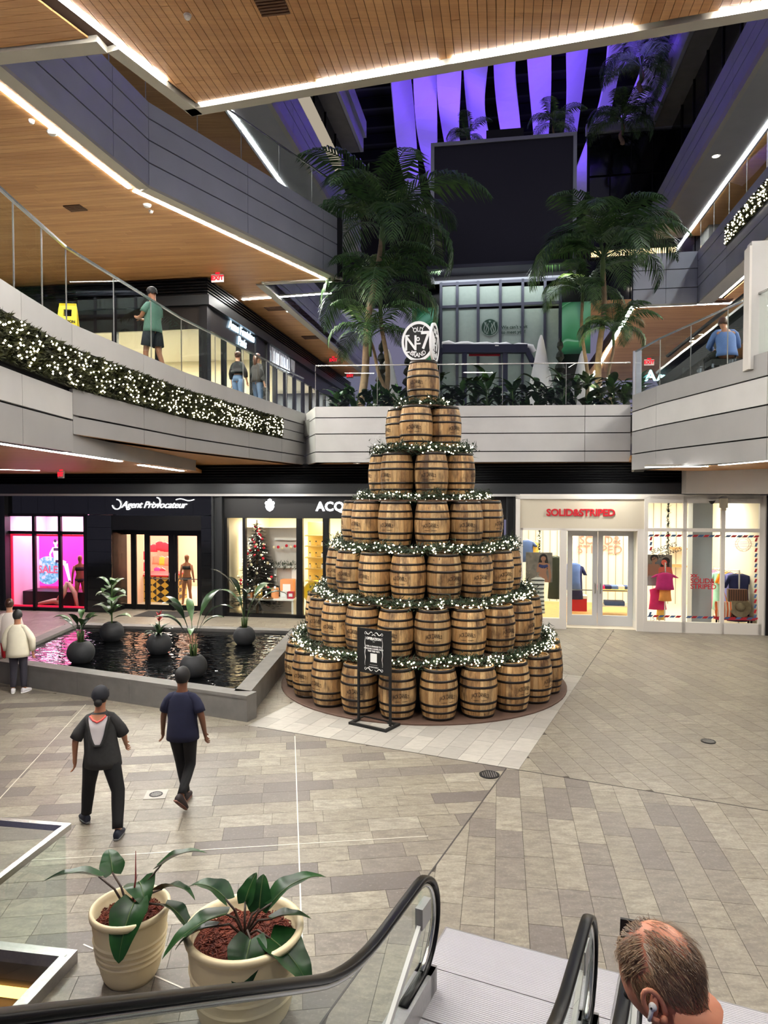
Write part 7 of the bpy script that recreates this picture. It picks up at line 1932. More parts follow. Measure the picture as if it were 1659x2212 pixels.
    # shirt
    if shirt:
        mat, sl, hem, wd = shirt['mat'], shirt.get('sleeve', .55), shirt.get('hem', .84), shirt.get('wide', 1.0); m = MB()
        sp = (W['shR']-W['shL']).normalized(); fw = az.cross(sp).normalized()
        pz, cz_ = W['pelvis'], W['chest']; up = (W['neck']-W['pelvis']).normalized()
        hc_ = W['pelvis']+up*(hem-.96)*k if not shirt.get('bent') else W['pelvis']
        rg_ = [(hc_, ax, ay, .190*wd*k, .152*wd*k), (hc_+up*.08*k, ax, ay, .186*wd*k, .148*wd*k), (W['waist'], sp, fw, .168*wd*k, .130*wd*k), (W['chest'], sp, fw, .182*wd*k, .136*k), (W['chest']+up*.09*k, sp, fw, .180*k, .118*k), (W['neck']-up*.03*k, sp, fw, .125*k, .084*k), (W['neck']+up*.012*k, sp, fw, .078*k, .072*k)]
        m.loft(rg_, 20, False)
        for sd in 'LR':
            A_, B_, C_ = W['sh'+sd], W['el'+sd], W['wr'+sd]; d = (B_-A_).normalized(); u = d.cross(ay).normalized(); v2 = d.cross(u)
            inn = A_+(W['chest']-A_)*.25+az*.05*k
            lat_ = (A_-W['neck']); P0 = W['neck']+lat_*.40-az*.018*k; path = [P0, W['neck']+lat_*.8-az*.006*k, A_-az*.035*k]; rad_ = [.058*k, .058*k, .064*k]
            if sl <= 1: path += [A_+(B_-A_)*sl*.65, A_+(B_-A_)*sl]; rad_ += [.064*wd*k, .064*wd*k]
            else:
                d2 = (C_-B_).normalized(); u2 = d2.cross(ay).normalized(); v3 = d2.cross(u2)
                path += [A_+(B_-A_)*.65, B_, B_+(C_-B_)*(sl-1)*.6, B_+(C_-B_)*(sl-1)]; rad_ += [.062*wd*k, .060*wd*k, .052*wd*k, .046*wd*k]
            m.tube(path, rad_, 14, False)
        so_ = m.build('shirt', mat, o, True)
        sb = so_.modifiers.new('t', 'SOLIDIFY'); sb.thickness = .006
    if pants:
        mat, ln, wd = pants['mat'], pants.get('len', 1.0), pants.get('wide', 1.0); m = MB()
        m.loft([(W['waist']-az*.03*k, ax, ay, .138*k, .10*k), (W['pelvis'], ax, ay, .165*k, .125*k), (W['pelvis']-az*.08*k if not pants.get('sit') else W['pelvis'], ax, ay, .165*k, .128*k)], 18, False)
        for sd in 'LR':
            A_, B_, C_ = W['hp'+sd]+az*.03*k, W['kn'+sd], W['an'+sd]; d = (B_-A_).normalized(); u = d.cross(ay if abs(d.dot(ay)) < .8 else az).normalized(); v2 = d.cross(u); d2 = (C_-B_).normalized(); u2 = d2.cross(ay if abs(d2.dot(ay)) < .8 else az).normalized(); v3 = d2.cross(u2)
            if u.dot(u2) < 0: u2, v3 = -u2, -v3
            rr = [(A_, u, v2, .105*k, .11*k), (A_+(B_-A_)*.35, u, v2, .095*wd*k, .098*wd*k)]
            if ln <= .5: rr += [(A_+(B_-A_)*ln*2*.92, u, v2, .098*wd*k, .095*wd*k)]
            else: rr += [(A_+(B_-A_)*.75, u, v2, .080*wd*k, .082*wd*k), (B_, (u+u2).normalized(), (v2+v3).normalized(), .072*wd*k, .074*wd*k), (B_+(C_-B_)*.35, u2, v3, .068*wd*k, .068*wd*k), (B_+(C_-B_)*.75, u2, v3, .058*wd*k, .058*wd*k), (B_+(C_-B_)*(.94*ln), u2, v3, .056*wd*k, .056*wd*k)]
            m.loft(rr, 14, False)
        po_ = m.build('trousers' if ln > .5 else 'shorts', mat, o, True); po_.modifiers.new('t', 'SOLIDIFY').thickness = .005
    sm_ = M[shoes] if isinstance(shoes, str) else shoes
    for sd in 'LR':
        f = foot[sd]; an = W['an'+sd]; sdv = f.cross(az).normalized(); fu = sdv.cross(f).normalized(); b0 = an-fu*.09*k
        m = MB(); m.loft([(b0-f*.065*k+fu*.05*k, sdv, fu, .028*k, .045*k), (b0-f*.05*k+fu*.055*k, sdv, fu, .038*k, .055*k), (b0+f*.0*k+fu*.06*k, sdv, fu, .043*k, .062*k), (b0+f*.06*k+fu*.05*k, sdv, fu, .046*k, .05*k), (b0+f*.14*k+fu*.038*k, sdv, fu, .048*k, .036*k), (b0+f*.19*k+fu*.032*k, sdv, fu, .036*k, .026*k), (b0+f*.205*k+fu*.03*k, sdv, fu, .018*k, .014*k)], 14)
        sh_ = m.build('shoe', sm_, o, True)
        m = MB(); m.loft([(b0-f*.07*k+fu*.006*k, f, fu, .001, .001)]*1+[(b0-f*.068*k+fu*.012*k, sdv, fu, .03*k, .012*k), (b0+f*.0*k+fu*.012*k, sdv, fu, .044*k, .012*k), (b0+f*.12*k+fu*.012*k, sdv, fu, .05*k, .012*k), (b0+f*.2*k+fu*.013*k, sdv, fu, .026*k, .012*k)], 12); m.build('sole', M['sole'] if not (extra and 'sole' in extra) else extra['sole'], sh_, True)
    return o, W, Hp, (ax, ay, az, k)
M['sole'] = plain('shoe_sole', srgb(120,120,118), .7); M['capm'] = plain('cap_cloth', srgb(20,22,30), .8)
M['cloth_char'] = plain('charcoal_knit', srgb(50,50,50), .9, nz=.12, nsc=30); M['cloth_blk'] = plain('black_cloth', srgb(14,14,17), .85); M['cloth_navy'] = plain('navy_cotton', srgb(20,24,52), .85, nz=.1, nsc=12)
M['cloth_white'] = plain('white_cotton', srgb(232,226,226), .85); M['cloth_cream'] = plain('cream_jacket', srgb(232,226,202), .85, nz=.04); M['cloth_dkgrey'] = plain('dark_grey_denim', srgb(56,54,64), .85)
M['cloth_teal'] = plain('teal_cotton', srgb(96,136,122), .85, nz=.06); M['cloth_blue'] = plain('blue_shirt', srgb(92,122,180), .8, nz=.06); M['cloth_jean'] = plain('blue_jeans', srgb(96,120,150), .85, nz=.1); M['coral'] = plain('coral_strap', srgb(240,90,84), .6)
# woman with the cap
fl, fr_ = PZ(184, 1776, 0), PZ(257, 1806, 0); c0 = (fl+fr_)/2; c0.z = 0
kk = 1.66/1.75
fc = R(6)
def loc2(p, c0, face, k):
    d = p-c0; cc, ss = math.cos(face), math.sin(face); return ((d.x*cc+d.y*ss)/k, (-d.x*ss+d.y*cc)/k)
a_, b_ = loc2(fl, c0, fc, kk), loc2(fr_, c0, fc, kk)
o, Wj, Hp, fr4 = person('woman in a black cap and charcoal open back top walking beside the pool', c0, fc, 1.66,
    dict(anL=(a_[0]+.02, a_[1]-.02, .10), anR=(b_[0], b_[1]-.06, .09), knL=(a_[0]*.75-.0, a_[1]*.5+.06, .50), knR=(b_[0]*.85, b_[1]*.5+.03, .50), pelvis=(.02,0,.95), tdL=(-.55,.8,-.05), tdR=(.05,1,-.05),
         elL=(-.28,-.06,1.13), wrL=(-.30,-.02,.88), elR=(.26,.05,1.14), wrR=(.24,.22,.98), shL=(-.165,-.01,1.36), shR=(.165,-.01,1.38)),
    skin='skin_a', hair='hair_bk', hairstyle='lowbun', shirt=dict(mat=M['cloth_char'], sleeve=.95, hem=.80, wide=1.16), pants=dict(mat=M['cloth_blk'], wide=1.12), shoes=plain('navy_trainer', srgb(30,36,52), .7), extra={'cap': 1})
ax, ay, az, k = fr4
# white undershirt panel with deep cowl at the back, coral straps
bk_c = Wj['chest']-ay*.142*k
def panel(pts, mat, nm, th=.004):
    n = len(pts); Vp = [Vector(p) for p in pts]; m = MB(); m.add(Vp+[p-ay*th for p in Vp], [tuple(range(n)), tuple(reversed(range(n, 2*n)))]+[(i, (i+1)%n, (i+1)%n+n, i+n) for i in range(n)]); m.build(nm, mat, o)
def bp(x, z):
    zc = (z-1.28); y = -.150-.006*math.cos(x*8)+.0*zc
    if z > 1.33: y += (z-1.33)*.42
    if z < 1.2: y += (1.2-z)*-.06
    y += abs(x)**2*1.3
    return Wj['chest']+ax*x*k+ay*y*k+az*(z-1.28)*k
gridV = []; rowsz = [1.42, 1.38, 1.33, 1.28, 1.22, 1.16, 1.11, 1.08]; wid_ = [.115,.112,.10,.09,.078,.062,.042,.02]
m = MB(); V = []; F = []
for z, w_ in zip(rowsz, wid_):
    for i in range(7): V.append(bp(-w_+2*w_*i/6+.01*(1.42-z), z))
for i in range(len(rowsz)-1):
    for q in range(6): F.append((i*7+q, i*7+q+1, (i+1)*7+q+1, (i+1)*7+q))
m.add(V, F); m.build('undershirt', M['cloth_white'], o, True)
m = MB()
m.tube([bp(-w_-.012+.01*(1.42-z), z)-ay*.006 for z, w_ in zip(rowsz, wid_)]+[bp(.01*(1.42-z)+w_+.012, z)-ay*.006 for z, w_ in reversed(list(zip(rowsz, wid_)))], .016*k, 6)
m.build('cowl_edge', M['cloth_char'], o, True)
m = MB(); V = []; F = []
for z, w_ in ((1.445,.085), (1.42,.09), (1.39,.07), (1.365,.03)):
    for i in range(5): V.append(bp(-w_+2*w_*i/4, z)-ay*.004)
for i in range(3):
    for q in range(4): F.append((i*5+q, i*5+q+1, (i+1)*5+q+1, (i+1)*5+q))
m.add(V, F); m.build('bare_back', M['skin_a'], o, True)
m = MB(); m.tube([bp(-.095,1.43)-ay*.01, bp(-.05,1.385)-ay*.012, bp(0,1.365)-ay*.012, bp(.05,1.385)-ay*.012, bp(.095,1.43)-ay*.01], .011*k, 6); m.build('coral_straps', M['coral'], o, True)
# man in navy
fl, fr_ = PZ(390, 1738, 0), PZ(402, 1752, 0); c0 = PZ(396, 1742, 0); c0.z = 0; kk = 1.74/1.75; fc = R(-4)
o, Wj, Hp, fr4 = person('man in a navy shirt and black trousers walking toward the pool', c0, fc, 1.74,
    dict(anL=(-.02,.16,.10), anR=(.05,-.22,.22), knL=(-.09,.16,.52), knR=(.06,.10,.50), tdL=(-.1,1,-.05), tdR=(.25,.75,-.75), elL=(-.25,.02,1.14), wrL=(-.30,.12,.90), elR=(.26,-.04,1.14), wrR=(.25,.10,.90)),
    skin='skin_b', hair='hair_bk', hairstyle='short', shirt=dict(mat=M['cloth_navy'], sleeve=.72, hem=.86, wide=1.08), pants=dict(mat=M['cloth_blk'], wide=.92), shoes=plain('dark_trainer', srgb(40,30,30), .7), extra={'sole': plain('brown_sole', srgb(110,74,62), .7)})
# couple at the left edge
c0 = PZ(40, 1497, 0); c0.z = 0
person('man in a cream jacket and grey trousers standing at the pool', c0, R(4), 1.62, dict(elL=(-.27,.02,1.12), wrL=(-.26,.05,.88), elR=(.28,.02,1.13), wrR=(.27,.08,.87), anL=(-.11,0,.09), anR=(.10,.03,.09), tdL=(-.35,.9,0), tdR=(.3,.95,0)),
       skin='skin_a', hair='hair_gr', hairstyle='short', shirt=dict(mat=M['cloth_cream'], sleeve=1.92, hem=.78, wide=1.22), pants=dict(mat=M['cloth_dkgrey'], wide=1.0, len=.95), shoes=plain('white_trainer', srgb(226,224,226), .6), extra={'sole': M['printw']})
c0 = PZ(17, 1466, 0); c0.z = 0; c0 = Vector((c0.x-.0, c0.y+.1, 0))
person('woman with tied brown hair partly behind the man in the cream jacket', c0, R(20), 1.66, dict(), skin='skin_c', hair='hair_br', hairstyle='bun', shirt=dict(mat=plain('pale_blouse', srgb(224,214,206), .85), sleeve=1.9, hem=.80, wide=1.1), pants=dict(mat=M['red'], wide=1.05), shoes='cloth_white')
# level 2
c0 = PY(330, 700, 13.8); c0 = Vector((c0.x, c0.y, Z2))
o, Wj, Hp, fr4 = person('man in a green shirt and dark shorts looking at his phone on the balcony', c0, R(65), 1.76, dict(elL=(-.24,.06,1.14), wrL=(-.10,.28,1.18), elR=(.25,.06,1.13), wrR=(.10,.28,1.17), anL=(-.10,.10,.09), anR=(.12,-.18,.09), knL=(-.09,.10,.50), knR=(.12,-.04,.50)),
       skin='skin_a', hair='hair_bk', hairstyle='short', shirt=dict(mat=M['cloth_teal'], sleeve=.62, hem=.88, wide=1.05), pants=dict(mat=plain('dark_shorts', srgb(40,44,54), .85), len=.40, wide=1.15), shoes='cloth_white', head_pitch=R(-32))
ph = (Wj['wrL']+Wj['wrR'])/2+fr4[1]*.10+Vector((0,0,.03)); p_ = MB().obox(ph, fr4[0], (fr4[1]+Vector((0,0,.5))).normalized(), Vector((0,0,1)), .038, .075, .005).build('smartphone', M['black']); tag(p_, 'black phone in the hands of the man on the balcony', 'phone')
c0 = PY(514, 800, 19.6); c0 = Vector((c0.x, c0.y, Z2))
person('woman in an open shoulder black top and jeans on the left balcony', c0, R(-25), 1.66, dict(elR=(.27,-.02,1.12), wrR=(.28,.03,.90)), skin='skin_c', hair='hair_br', hairstyle='bun', shirt=dict(mat=M['cloth_blk'], sleeve=1.6, hem=1.12, wide=1.15), pants=dict(mat=M['cloth_jean'], wide=1.08), shoes='cloth_white')
c0 = PY(556, 810, 19.8); c0 = Vector((c0.x, c0.y, Z2))
person('woman with long fair hair and jeans beside the balcony shop window', c0, R(-40), 1.64, dict(), skin='skin_c', hair='hair_br', hairstyle='long', shirt=dict(mat=M['cloth_char'], sleeve=1.8, hem=.9, wide=1.1), pants=dict(mat=M['cloth_jean'], wide=1.05), shoes='cloth_white')
# seated man on the right balcony
c0 = PY(1575, 780, 14.2); c0 = Vector((c0.x, c0.y+.1, Z2-.05))
person('man in a blue shirt sitting with his back to the glass on the right balcony', c0, R(-8), 1.78, dict(pelvis=(0,0,.62), waist=(0,.03,.76), chest=(0,.10,.95), neck=(0,.15,1.11), ntop=(0,.19,1.18), head=(0,.24,1.26), shL=(-.19,.12,1.06), shR=(.19,.12,1.06), elL=(-.27,.20,.80), elR=(.27,.20,.80), wrL=(-.14,.42,.78), wrR=(.14,.42,.78), hpL=(-.10,.02,.60), hpR=(.10,.02,.60), knL=(-.24,.44,.58), knR=(.24,.44,.58), anL=(-.20,.46,.14), anR=(.20,.46,.14)),
       skin='skin_a', hair='hair_br', hairstyle='short', shirt=dict(mat=M['cloth_blue'], sleeve=1.75, hem=.90, wide=1.08), pants=dict(mat=M['cloth_blk'], sit=True), shoes='black', head_pitch=R(-35))
bn = thing('bench', 'low upholstered bench under the seated man on the right balcony', 'bench', c0+Vector((0,.05,.05))); bx = c0
MB().box(bx+Vector((.12,.16,.46)), (.8,.46,.12), R(-8)).build('seat', M['dk'], bn)
for dx in (-.18, .42): MB().box(bx+Vector((dx,.16,.225)), (.1,.36,.35), R(-8)).build('leg', M['blk'], bn)

# ---- balding man on the escalator, seen from above and behind
hc = DG(-.10, 1.72, 0); HC = PY(1432, 2112, 1.56); hz = HC.z
man_loc = Vector((HC.x+.02, HC.y-.01, hz-1.72)); fcm = -DA+R(2)
o, Wj, Hp, fr4 = person('balding man with a white earbud riding the right escalator', man_loc, fcm, 1.78, dict(head=(0,.015,1.63), elR=(.26,.02,1.13), elL=(-.26,.02,1.13)), skin='skin_fg', hairstyle='none', shirt=dict(mat=plain('dark_tshirt', srgb(26,26,30), .85), sleeve=.7, hem=.84, wide=1.08), pants=dict(mat=M['cloth_dkgrey']), shoes='black') if False else (None,)*4
t = NT('skin_ruddy'); n_ = t.noise(t.obj(), 9, 4); t.setc(t.ramp(n_, [(.3, srgb(196,118,88)), (.7, srgb(222,154,122))])); t.b.inputs['Roughness'].default_value = .45; t.b.inputs['Subsurface Weight'].default_value = .08; t.b.inputs['Subsurface Radius'].default_value = (.01,.004,.002); M['skin_fg'] = t.m
o, Wj, Hp, fr4 = person('balding man with a white earbud riding the right escalator', man_loc, fcm, 1.78, dict(elR=(.26,.02,1.13), elL=(-.26,.02,1.13)), skin='skin_fg', hairstyle='none', shirt=dict(mat=plain('dark_tshirt', srgb(26,26,30), .85), sleeve=.7, hem=.84, wide=1.08), pants=dict(mat=M['cloth_dkgrey']), shoes='black', nohead=True)
# remove the rough skinned head zone by covering it with a finely shaped head
hy = R(42); hx, hf, hu = Vector((math.cos(hy), math.sin(hy), 0)), Vector((-math.sin(hy), math.cos(hy), 0)), Vector((0,0,1))
tilt = R(-44); hf2 = hf*math.cos(tilt)+hu*math.sin(tilt); hu = hx.cross(hf2); hf = hf2
HO = HC
def hshape(th, ph):
    """th azimuth from the right ear toward the face, ph elevation"""
    x, y, z = math.cos(ph)*math.cos(th), math.cos(ph)*math.sin(th), math.sin(ph)
    X = .0775*x; Y = (.099 if y > 0 else .104)*y; Z = (.112 if z > 0 else .125)*z
    if z > 0: Y -= .018*z*(1 if y < 0 else .5); X *= 1-.06*z
    if z < 0:
        kq = min(1, -z*1.15); X *= 1-.34*kq**1.5
        if y < 0: Y *= 1-.42*kq
        else: Y *= 1-.10*kq
    if y > .8 and abs(x) < .22 and -.38 < z < .05: Y += .022*(1-abs(x)/.22)*max(0, 1-abs(z+.25)/.25)
    if y > .5 and abs(abs(x)-.33) < .16 and abs(z-.02) < .12: Y -= .007
    return X, Y, Z
HV = lambda th, ph, e=0.0: (lambda q: HO+hx*q[0]+hf*q[1]+hu*q[2])(tuple(c_*(1+e) for c_ in hshape(th, ph)))
m = MB(); N1_, N2_ = 48, 32; V = []; F = []
for i in range(N2_+1):
    ph = -math.pi/2+math.pi*i/N2_
    for q in range(N1_): V.append(HV(2*math.pi*q/N1_, ph))
for i in range(N2_):
    for q in range(N1_): F.append((i*N1_+q, i*N1_+(q+1)%N1_, (i+1)*N1_+(q+1)%N1_, (i+1)*N1_+q))
m.add(V, F)
_nb = Wj['neck']+Vector((0,0,.0)); _nt = HO-hu*.06-hf*.035; _nm = (_nb+_nt)/2-hf*.01; m.tube([_nb-Vector((0,0,.05)), _nb, _nm, _nt], [.085, .072, .062, .062], 20)
m.build('head', M['skin_fg'], o, True)
for sx in (-1, 1): MB().ball(HO+hx*sx*.030+hf*.088+hu*.004, .011, 8, 6).build('eye', M['black'], o, True)
MB().tube([HO+hx*-.022+hf*.086-hu*.068, HO+hf*.092-hu*.07, HO+hx*.022+hf*.086-hu*.068], .004, 6).build('mouth', bpy.data.materials['lips'], o, True)
for sx in (-1, 1):      # ears: rim, bowl, lobe
    ec_ = HO+hx*sx*.076+hf*(-.004)-hu*.022; out = (hx*sx*.75-hf*.55).normalized(); upv = (hu+hf*-.12).normalized()
    fwd = out.cross(upv)
    m = MB(); ring = []
    for i in range(15):
        a_ = R(-70+300*i/14); ring.append(ec_+out*(.012+.012*math.sin(max(0, a_)))+fwd*(.018*math.cos(a_)+.0)*(-sx)+upv*.031*math.sin(a_))
    m.tube(ring, [.0055]*12+[.006,.007,.007], 8); m.ball(ec_+out*.007, .0165, 12, 8, (.5,.9,1.55)); m.ball(ec_+out*.009-upv*.030-fwd*sx*-.004, .009, 8, 6)
    ear = m.build('ear', M['skin_fg'], o, True)
    if sx < 0:
        eb = thing('earbud', 'white wireless earbud in the ear of the balding man', 'earbud', ec_+out*.02); m = MB(); m.ball(ec_+out*.022+hf*.004, .009, 10, 8); m.tube([ec_+out*.024+hf*.006, ec_+out*.028+hf*.022-upv*.012, ec_+out*.028+hf*.030-upv*.018], [.0055,.0045,.004], 8); m.build('shell', M['printw'], eb, True); MB().ball(ec_+out*.0305+hf*.008, .003, 6, 5).build('sensor', M['black'], eb)
# hair: combed strands rooted on the scalp, thin on the crown
M['hairfg'] = None
t = NT('sandy_hair'); tn = t.tone(); t.setc(t.ramp(tn, [(0, srgb(72,52,38)), (.5, srgb(124,96,68)), (1, srgb(178,146,110))])); t.b.inputs['Roughness'].default_value = .4; M['hairfg'] = t.m
rg = random.Random(77); m = MB()
def scalp(th, ph):
    x, y, z = math.cos(ph)*math.cos(th), math.cos(ph)*math.sin(th), math.sin(ph)
    hairline = z > (.50+.22*min(1, abs(abs(x)-.0)/.45)*(1 if abs(x) > .22 else .3)) if y > .30 else (z > -.05 if y > .05 else (z > -.22 if y > -.35 else z > -.72+.0*y))
    if not hairline: return 0
    dx, dy = x+.02, y+.56
    bald = math.exp(-(((dx/.54)**2+(dy/.48)**2)**1.5)*.9) if z > .2 else 0
    part_ = math.exp(-(((x+.42)/.10)**2)) if (y > -.3 and z > .4) else 0
    return max(.07, 1-1.05*bald)*(1-.25*part_)
cnt = 0
while cnt < 6000:
    th = rg.random()*2*math.pi; ph = math.asin(rg.uniform(-.75, 1)); d_ = scalp(th, ph)
    if rg.random() > d_: continue
    cnt += 1
    p0 = HV(th, ph, .0); nrm = (p0-HO).normalized(); x, y, z = math.cos(ph)*math.cos(th), math.cos(ph)*math.sin(th), math.sin(ph)
    if z > .35 and y > -.30: flow = (hf*.85+hx*(.55 if x > -.42 else -.7)+hu*.1)
    elif y < -.3 or z < .1: flow = -hu*.95-hf*.12
    else: flow = (-hu*.9+hf*-.25)
    if z > .3 and y <= -.3: flow = (-hu*.6-hf*.7+hx*x*.8)
    flow = flow-nrm*flow.dot(nrm)+Vector((rg.gauss(0,.14), rg.gauss(0,.14), rg.gauss(0,.14))); flow.normalize()
    L = rg.uniform(.026,.046) if z > .3 else rg.uniform(.018,.030); lift = .16 if z > .35 else .10
    sd = flow.cross(nrm).normalized()*rg.uniform(.0005,.0009); m.tone = max(0, min(1, rg.gauss(.62 if (y > .1 or x < -.5) else .30, .18)))
    pts = [p0, p0+flow*L*.5+nrm*L*lift*.6, p0+flow*L+nrm*L*lift*.35-nrm*(L*L*.5/.1)]
    m.add([pts[0]-sd, pts[0]+sd, pts[1]+sd*.8, pts[1]-sd*.8, pts[2]], [(0,1,2,3), (3,2,4)])
m.build('hair', M['hairfg'], o)['kind'] = 'stuff'
pc = HO+hf*.20+hx*-.03+hu*.03; ph_ = MB().obox(PY(1362, 2018, 1.78), Vector((.95,-.3,0)).normalized(), Vector((.1,.2,1)).normalized(), Vector((.3,.95,0)), .026, .034, .004).build('smartphone', M['black']); tag(ph_, 'black phone held up before the balding man', 'phone')

# ================================================================== SMALL FITTINGS
def exit_sign(p, rz, lab, sc=1.0):
    o = thing('exit_sign', lab, 'exit sign', p, 'red exit signs'); ax = Vector((math.cos(rz), math.sin(rz), 0)); n = Vector((ax.y, -ax.x, 0))
    MB().obox(p, ax, n, Vector((0,0,1)), .19*sc, .02, .12*sc).build('plate', M['exitw'], o)
    f = face_M(p+n*.022, ax, n); MB().geo(text_geo('EXIT', .19*sc, .002, offset=.008), f).build('lettering', M['sign_red'], o)
    MB().obox(p+Vector((0,0,.14*sc)), ax, n, Vector((0,0,1)), .06, .02, .03).build('mount', M['sign_red'], o)
M['exitw'] = plain('exit_plate', srgb(214,190,186), .4)
exit_sign(PZ(470, 601, ZS3-.17), -PHI, 'red exit sign hanging under the left timber soffit', 1.0)
exit_sign(PZ(720, 778, ZS3-.17), -PHI, 'small red exit sign farther along the left walkway', 1.0)
exit_sign(PZ(756, 812, ZS3-.17), -PHI, 'smallest red exit sign at the far end of the left walkway', 1.0)
exit_sign(PZ(132, 1025, 4.37), R(-40), 'red exit sign on the dark louvres above the black shop', .8)
exit_sign(gp(1402, 783, 24.2), -PHI, 'red exit sign seen through the right balcony glass', .8)
def downlight(p, lab, grp, r=.09):
    o = thing('downlight', lab, 'light', p, grp); MB().lathe([(r, 0), (r*1.3, -.006), (r*1.35, .01), (r, .02)], 18, p, close=True).build('ring', M['white'], o); MB().lathe([(r*.98, .004), (r*.98, .012), (0, .012), (0, .004)], 18, p).build('lens', M['down'], o)
for i, (u, v) in enumerate(((626,673), (662,701), (698,732), (727,756), (748,774), (768,790))):
    downlight(PZ(u, v, ZS3-.01), '%s round downlight along the left walkway soffit' % ('nearest', 'second', 'third', 'fourth', 'fifth', 'farthest')[i], 'downlights of the left walkway', .12)
for i, (u, v) in enumerate(((1469,594),)): downlight(G(7.6, 27.5, 15.98), 'round downlight high on the right side', 'downlights of the right side', .12)
for (u, v, lab) in ((1491,731,'round downlight behind the right balcony glass'), (1460,793,'lower round downlight behind the right balcony glass')):
    downlight(PZ(u, v, ZS3-.01), lab, 'downlights of the right side', .12)
for (u, v, lab) in ((771,1001,'small downlight under the bridge left of the tower'), (1328,1000,'small downlight under the bridge right of the tower')):
    p = PY(u, v, 20.55); p.z = ZS1-.005; downlight(p, lab, 'downlights under the bridge', .08)
def vent(p, lab, sx=.6, sy=.35, n=6, grp='ceiling vents'):
    o = thing('ceiling_vent', lab, 'vent', p, grp); z = Vector((0,0,1))
    MB().obox(p+Vector((0,0,.01)), E1, E2, z, sx/2, sy/2, .008).build('backing', plain('vent_back', srgb(70,44,26), .8) if 'vent_back' not in bpy.data.materials else bpy.data.materials['vent_back'], o)
    for k in range(n): MB().obox(p+E2*(-sy/2+sy*(k+.5)/n)-Vector((0,0,.008)), E1, E2, z, sx/2, sy/n*.28, .006).build('slat', plain('vent_slat', srgb(104,68,42), .6) if 'vent_slat' not in bpy.data.materials else bpy.data.materials['vent_slat'], o)
vent(PZ(588, 14, ZS3-.012), 'brown ceiling vent in the near soffit at the top of the picture', .40, .36)
vent(PZ(163, 450, ZS3-.012), 'brown ceiling vent in the middle of the left soffit', .42, .34)
vent(PZ(595, 667, ZS3-.012), 'brown ceiling vent near the crossing linear light', .7, .5)
vent(PZ(672, 729, ZS3-.012), 'brown ceiling vent between the walkway downlights', .7, .6)
vent(PZ(1560, 650, ZS3-.012), 'ceiling vent in the right timber soffit', .6, .5)
def detector(p, lab, r=.07):
    o = thing('smoke_detector', lab, 'detector', p, 'ceiling detectors'); MB().lathe([(0,-.05), (r*.6,-.05), (r*.9,-.03), (r,0), (0,0)], 16, p).build('body', M['white'], o, True); MB().lathe([(r*1.1,0), (r*1.1,.012), (0,.012)], 16, p).build('base', M['white'], o)
for (u, v, lab) in ((405,34,'white sprinkler disc in the near soffit'), (113,286,'white detector beside the long linear light'), (318,443,'white detector in the left soffit'), (68,261,'small white sprinkler disc at the left edge of the soffit'), (326,456,'small white sprinkler disc beside the detector'), (568,610,'small white detector near the soffit corner')):
    detector(PZ(u, v, ZS3-.012), lab, .05 if 'small' in lab or 'sprinkler' in lab else .09)
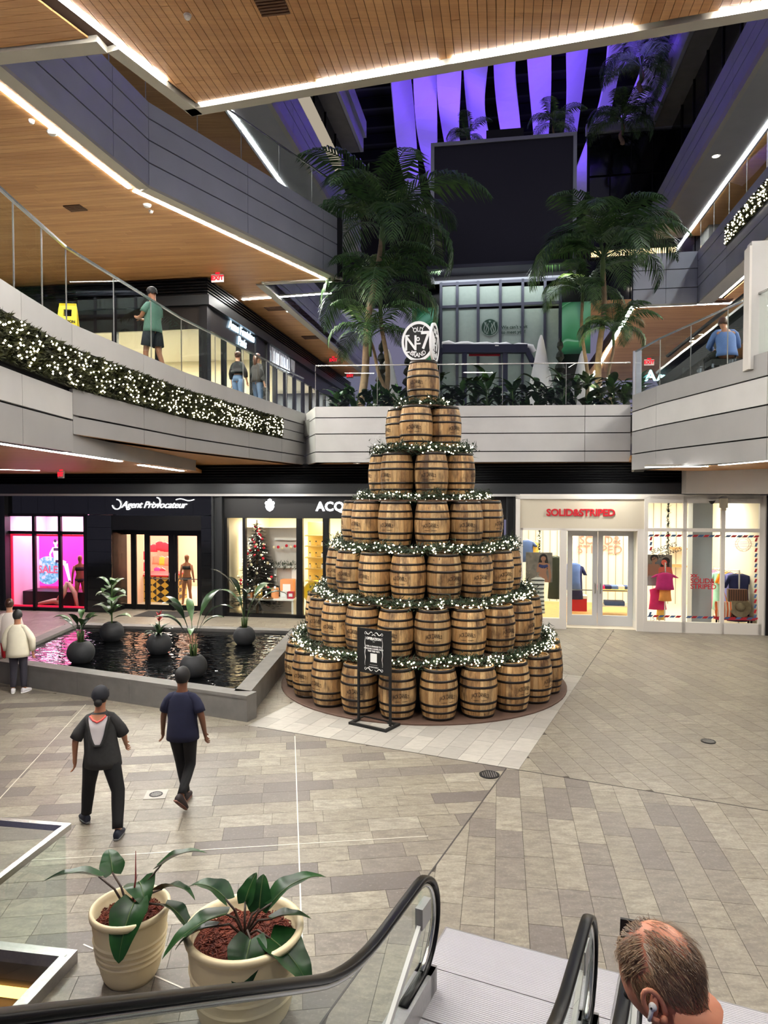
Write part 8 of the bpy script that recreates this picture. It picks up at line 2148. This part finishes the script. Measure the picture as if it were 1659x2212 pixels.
# dome camera on the upper right soffit
# wet floor sign
p = PY(147, 690, 11.9); p = Vector((p.x, p.y, Z2)); ws_ = thing('wet_floor_sign', 'yellow folding caution wet floor sign on the left balcony', 'sign', p); rz = R(4); ax = Vector((math.cos(rz), math.sin(rz), 0)); n = Vector((ax.y, -ax.x, 0))
M['ysign'] = plain('yellow_plastic', srgb(246,220,30), .45)
for s_ in (1, -1):
    up_ = (Vector((0,0,1))-n*s_*.18).normalized(); b0 = p+n*.17*s_; m = MB(); H_ = .96
    for (x0, x1, z0, z1, w0, w1) in ((-1, 1, 0, .74, .19, .155), (-1, -.45, .74, .86, .155, .15), (.45, 1, .74, .86, .155, .15), (-1, 1, .86, H_, .15, .135)):
        V = [b0+ax*x0*w0+up_*z0, b0+ax*x1*w0+up_*z0, b0+ax*x1*w1+up_*z1, b0+ax*x0*w1+up_*z1]; V += [v-n*s_*.012 for v in V]; m.add(V, [(0,1,2,3), (7,6,5,4), (0,4,5,1), (1,5,6,2), (2,6,7,3), (3,7,4,0)])
    m.build('panel', M['ysign'], ws_)
    if s_ > 0:
        f = face_M(b0+up_*.58+n*.004, ax, n); m = MB(); m.geo(text_geo('CAUTION', .062, .001, offset=.002), f@Matrix.Translation((0,.06,0))); m.geo(text_geo('Wet Floor', .062, .001, offset=.003), f@Matrix.Translation((0,-.02,0))); m.build('lettering', M['black'], ws_)
# white lit letters low on the right balcony
p_ = gp(1418, 812, 21.5); o = MB().geo(text_geo('AA', .42, .02, offset=.012, spacing=1.2), face_M(p_, E1, -E2)).build('glowing_letters', glow('cyan_glow', (.35,.95,1,1), 3)); tag(o, 'glowing cyan letters behind the right balcony glass', 'sign')
o = thing('directory_post', 'slim grey directory post at the end of the right balcony', 'post', Vector((gp(1376, 820, 20.6).x, gp(1376,820,20.6).y, Z2))); pz_ = o.location.copy(); MB().box(pz_+Vector((0,0,.85)), (.22,.12,1.7), -PHI).build('panel', M['alu_blue'], o); MB().box(pz_+Vector((0,0,.02)), (.34,.24,.04), -PHI).build('foot', M['steel'], o)
# ================================================================== ROOM LAMPS (recessed in soffits and along the light channels)
def down_area(p, e, sx, sy, col=(1,.95,.86), rz=0):
    return lamp('soffit_lamp', 'AREA', p, e, col, sx, sy, (0, 0, rz))
for (x, y, e) in ((-3, 6.5, 170), (2.5, 6.0, 170), (8, 5.0, 170), (-3.5, 1.5, 130), (3, 1.0, 130)):
    down_area((x, y, ZS3-.06), e, 1.6, .25, rz=-PHI)
for (q, t_, e) in ((-8.6, 15.5, 330), (-7.5, 19.0, 330), (-9.5, 24, 200), (8.6, 17, 300), (9, 22, 300)):
    p = G(q, t_, ZS3-.06); down_area(p, e, .25, 1.6, rz=-PHI)
for (q, t_, e) in ((-11, 18.5, 90), (-8.5, 19, 90), (-6.5, 20.2, 50), (-1, 20.4, 40), (3, 20.2, 40), (7.5, 18.5, 110), (9.5, 17, 110)):
    p = G(q, t_, ZS1-.30 if (q < -6.2 or q > 6) else ZS1-.02); down_area(p, e, .5, .2, rz=-PHI)
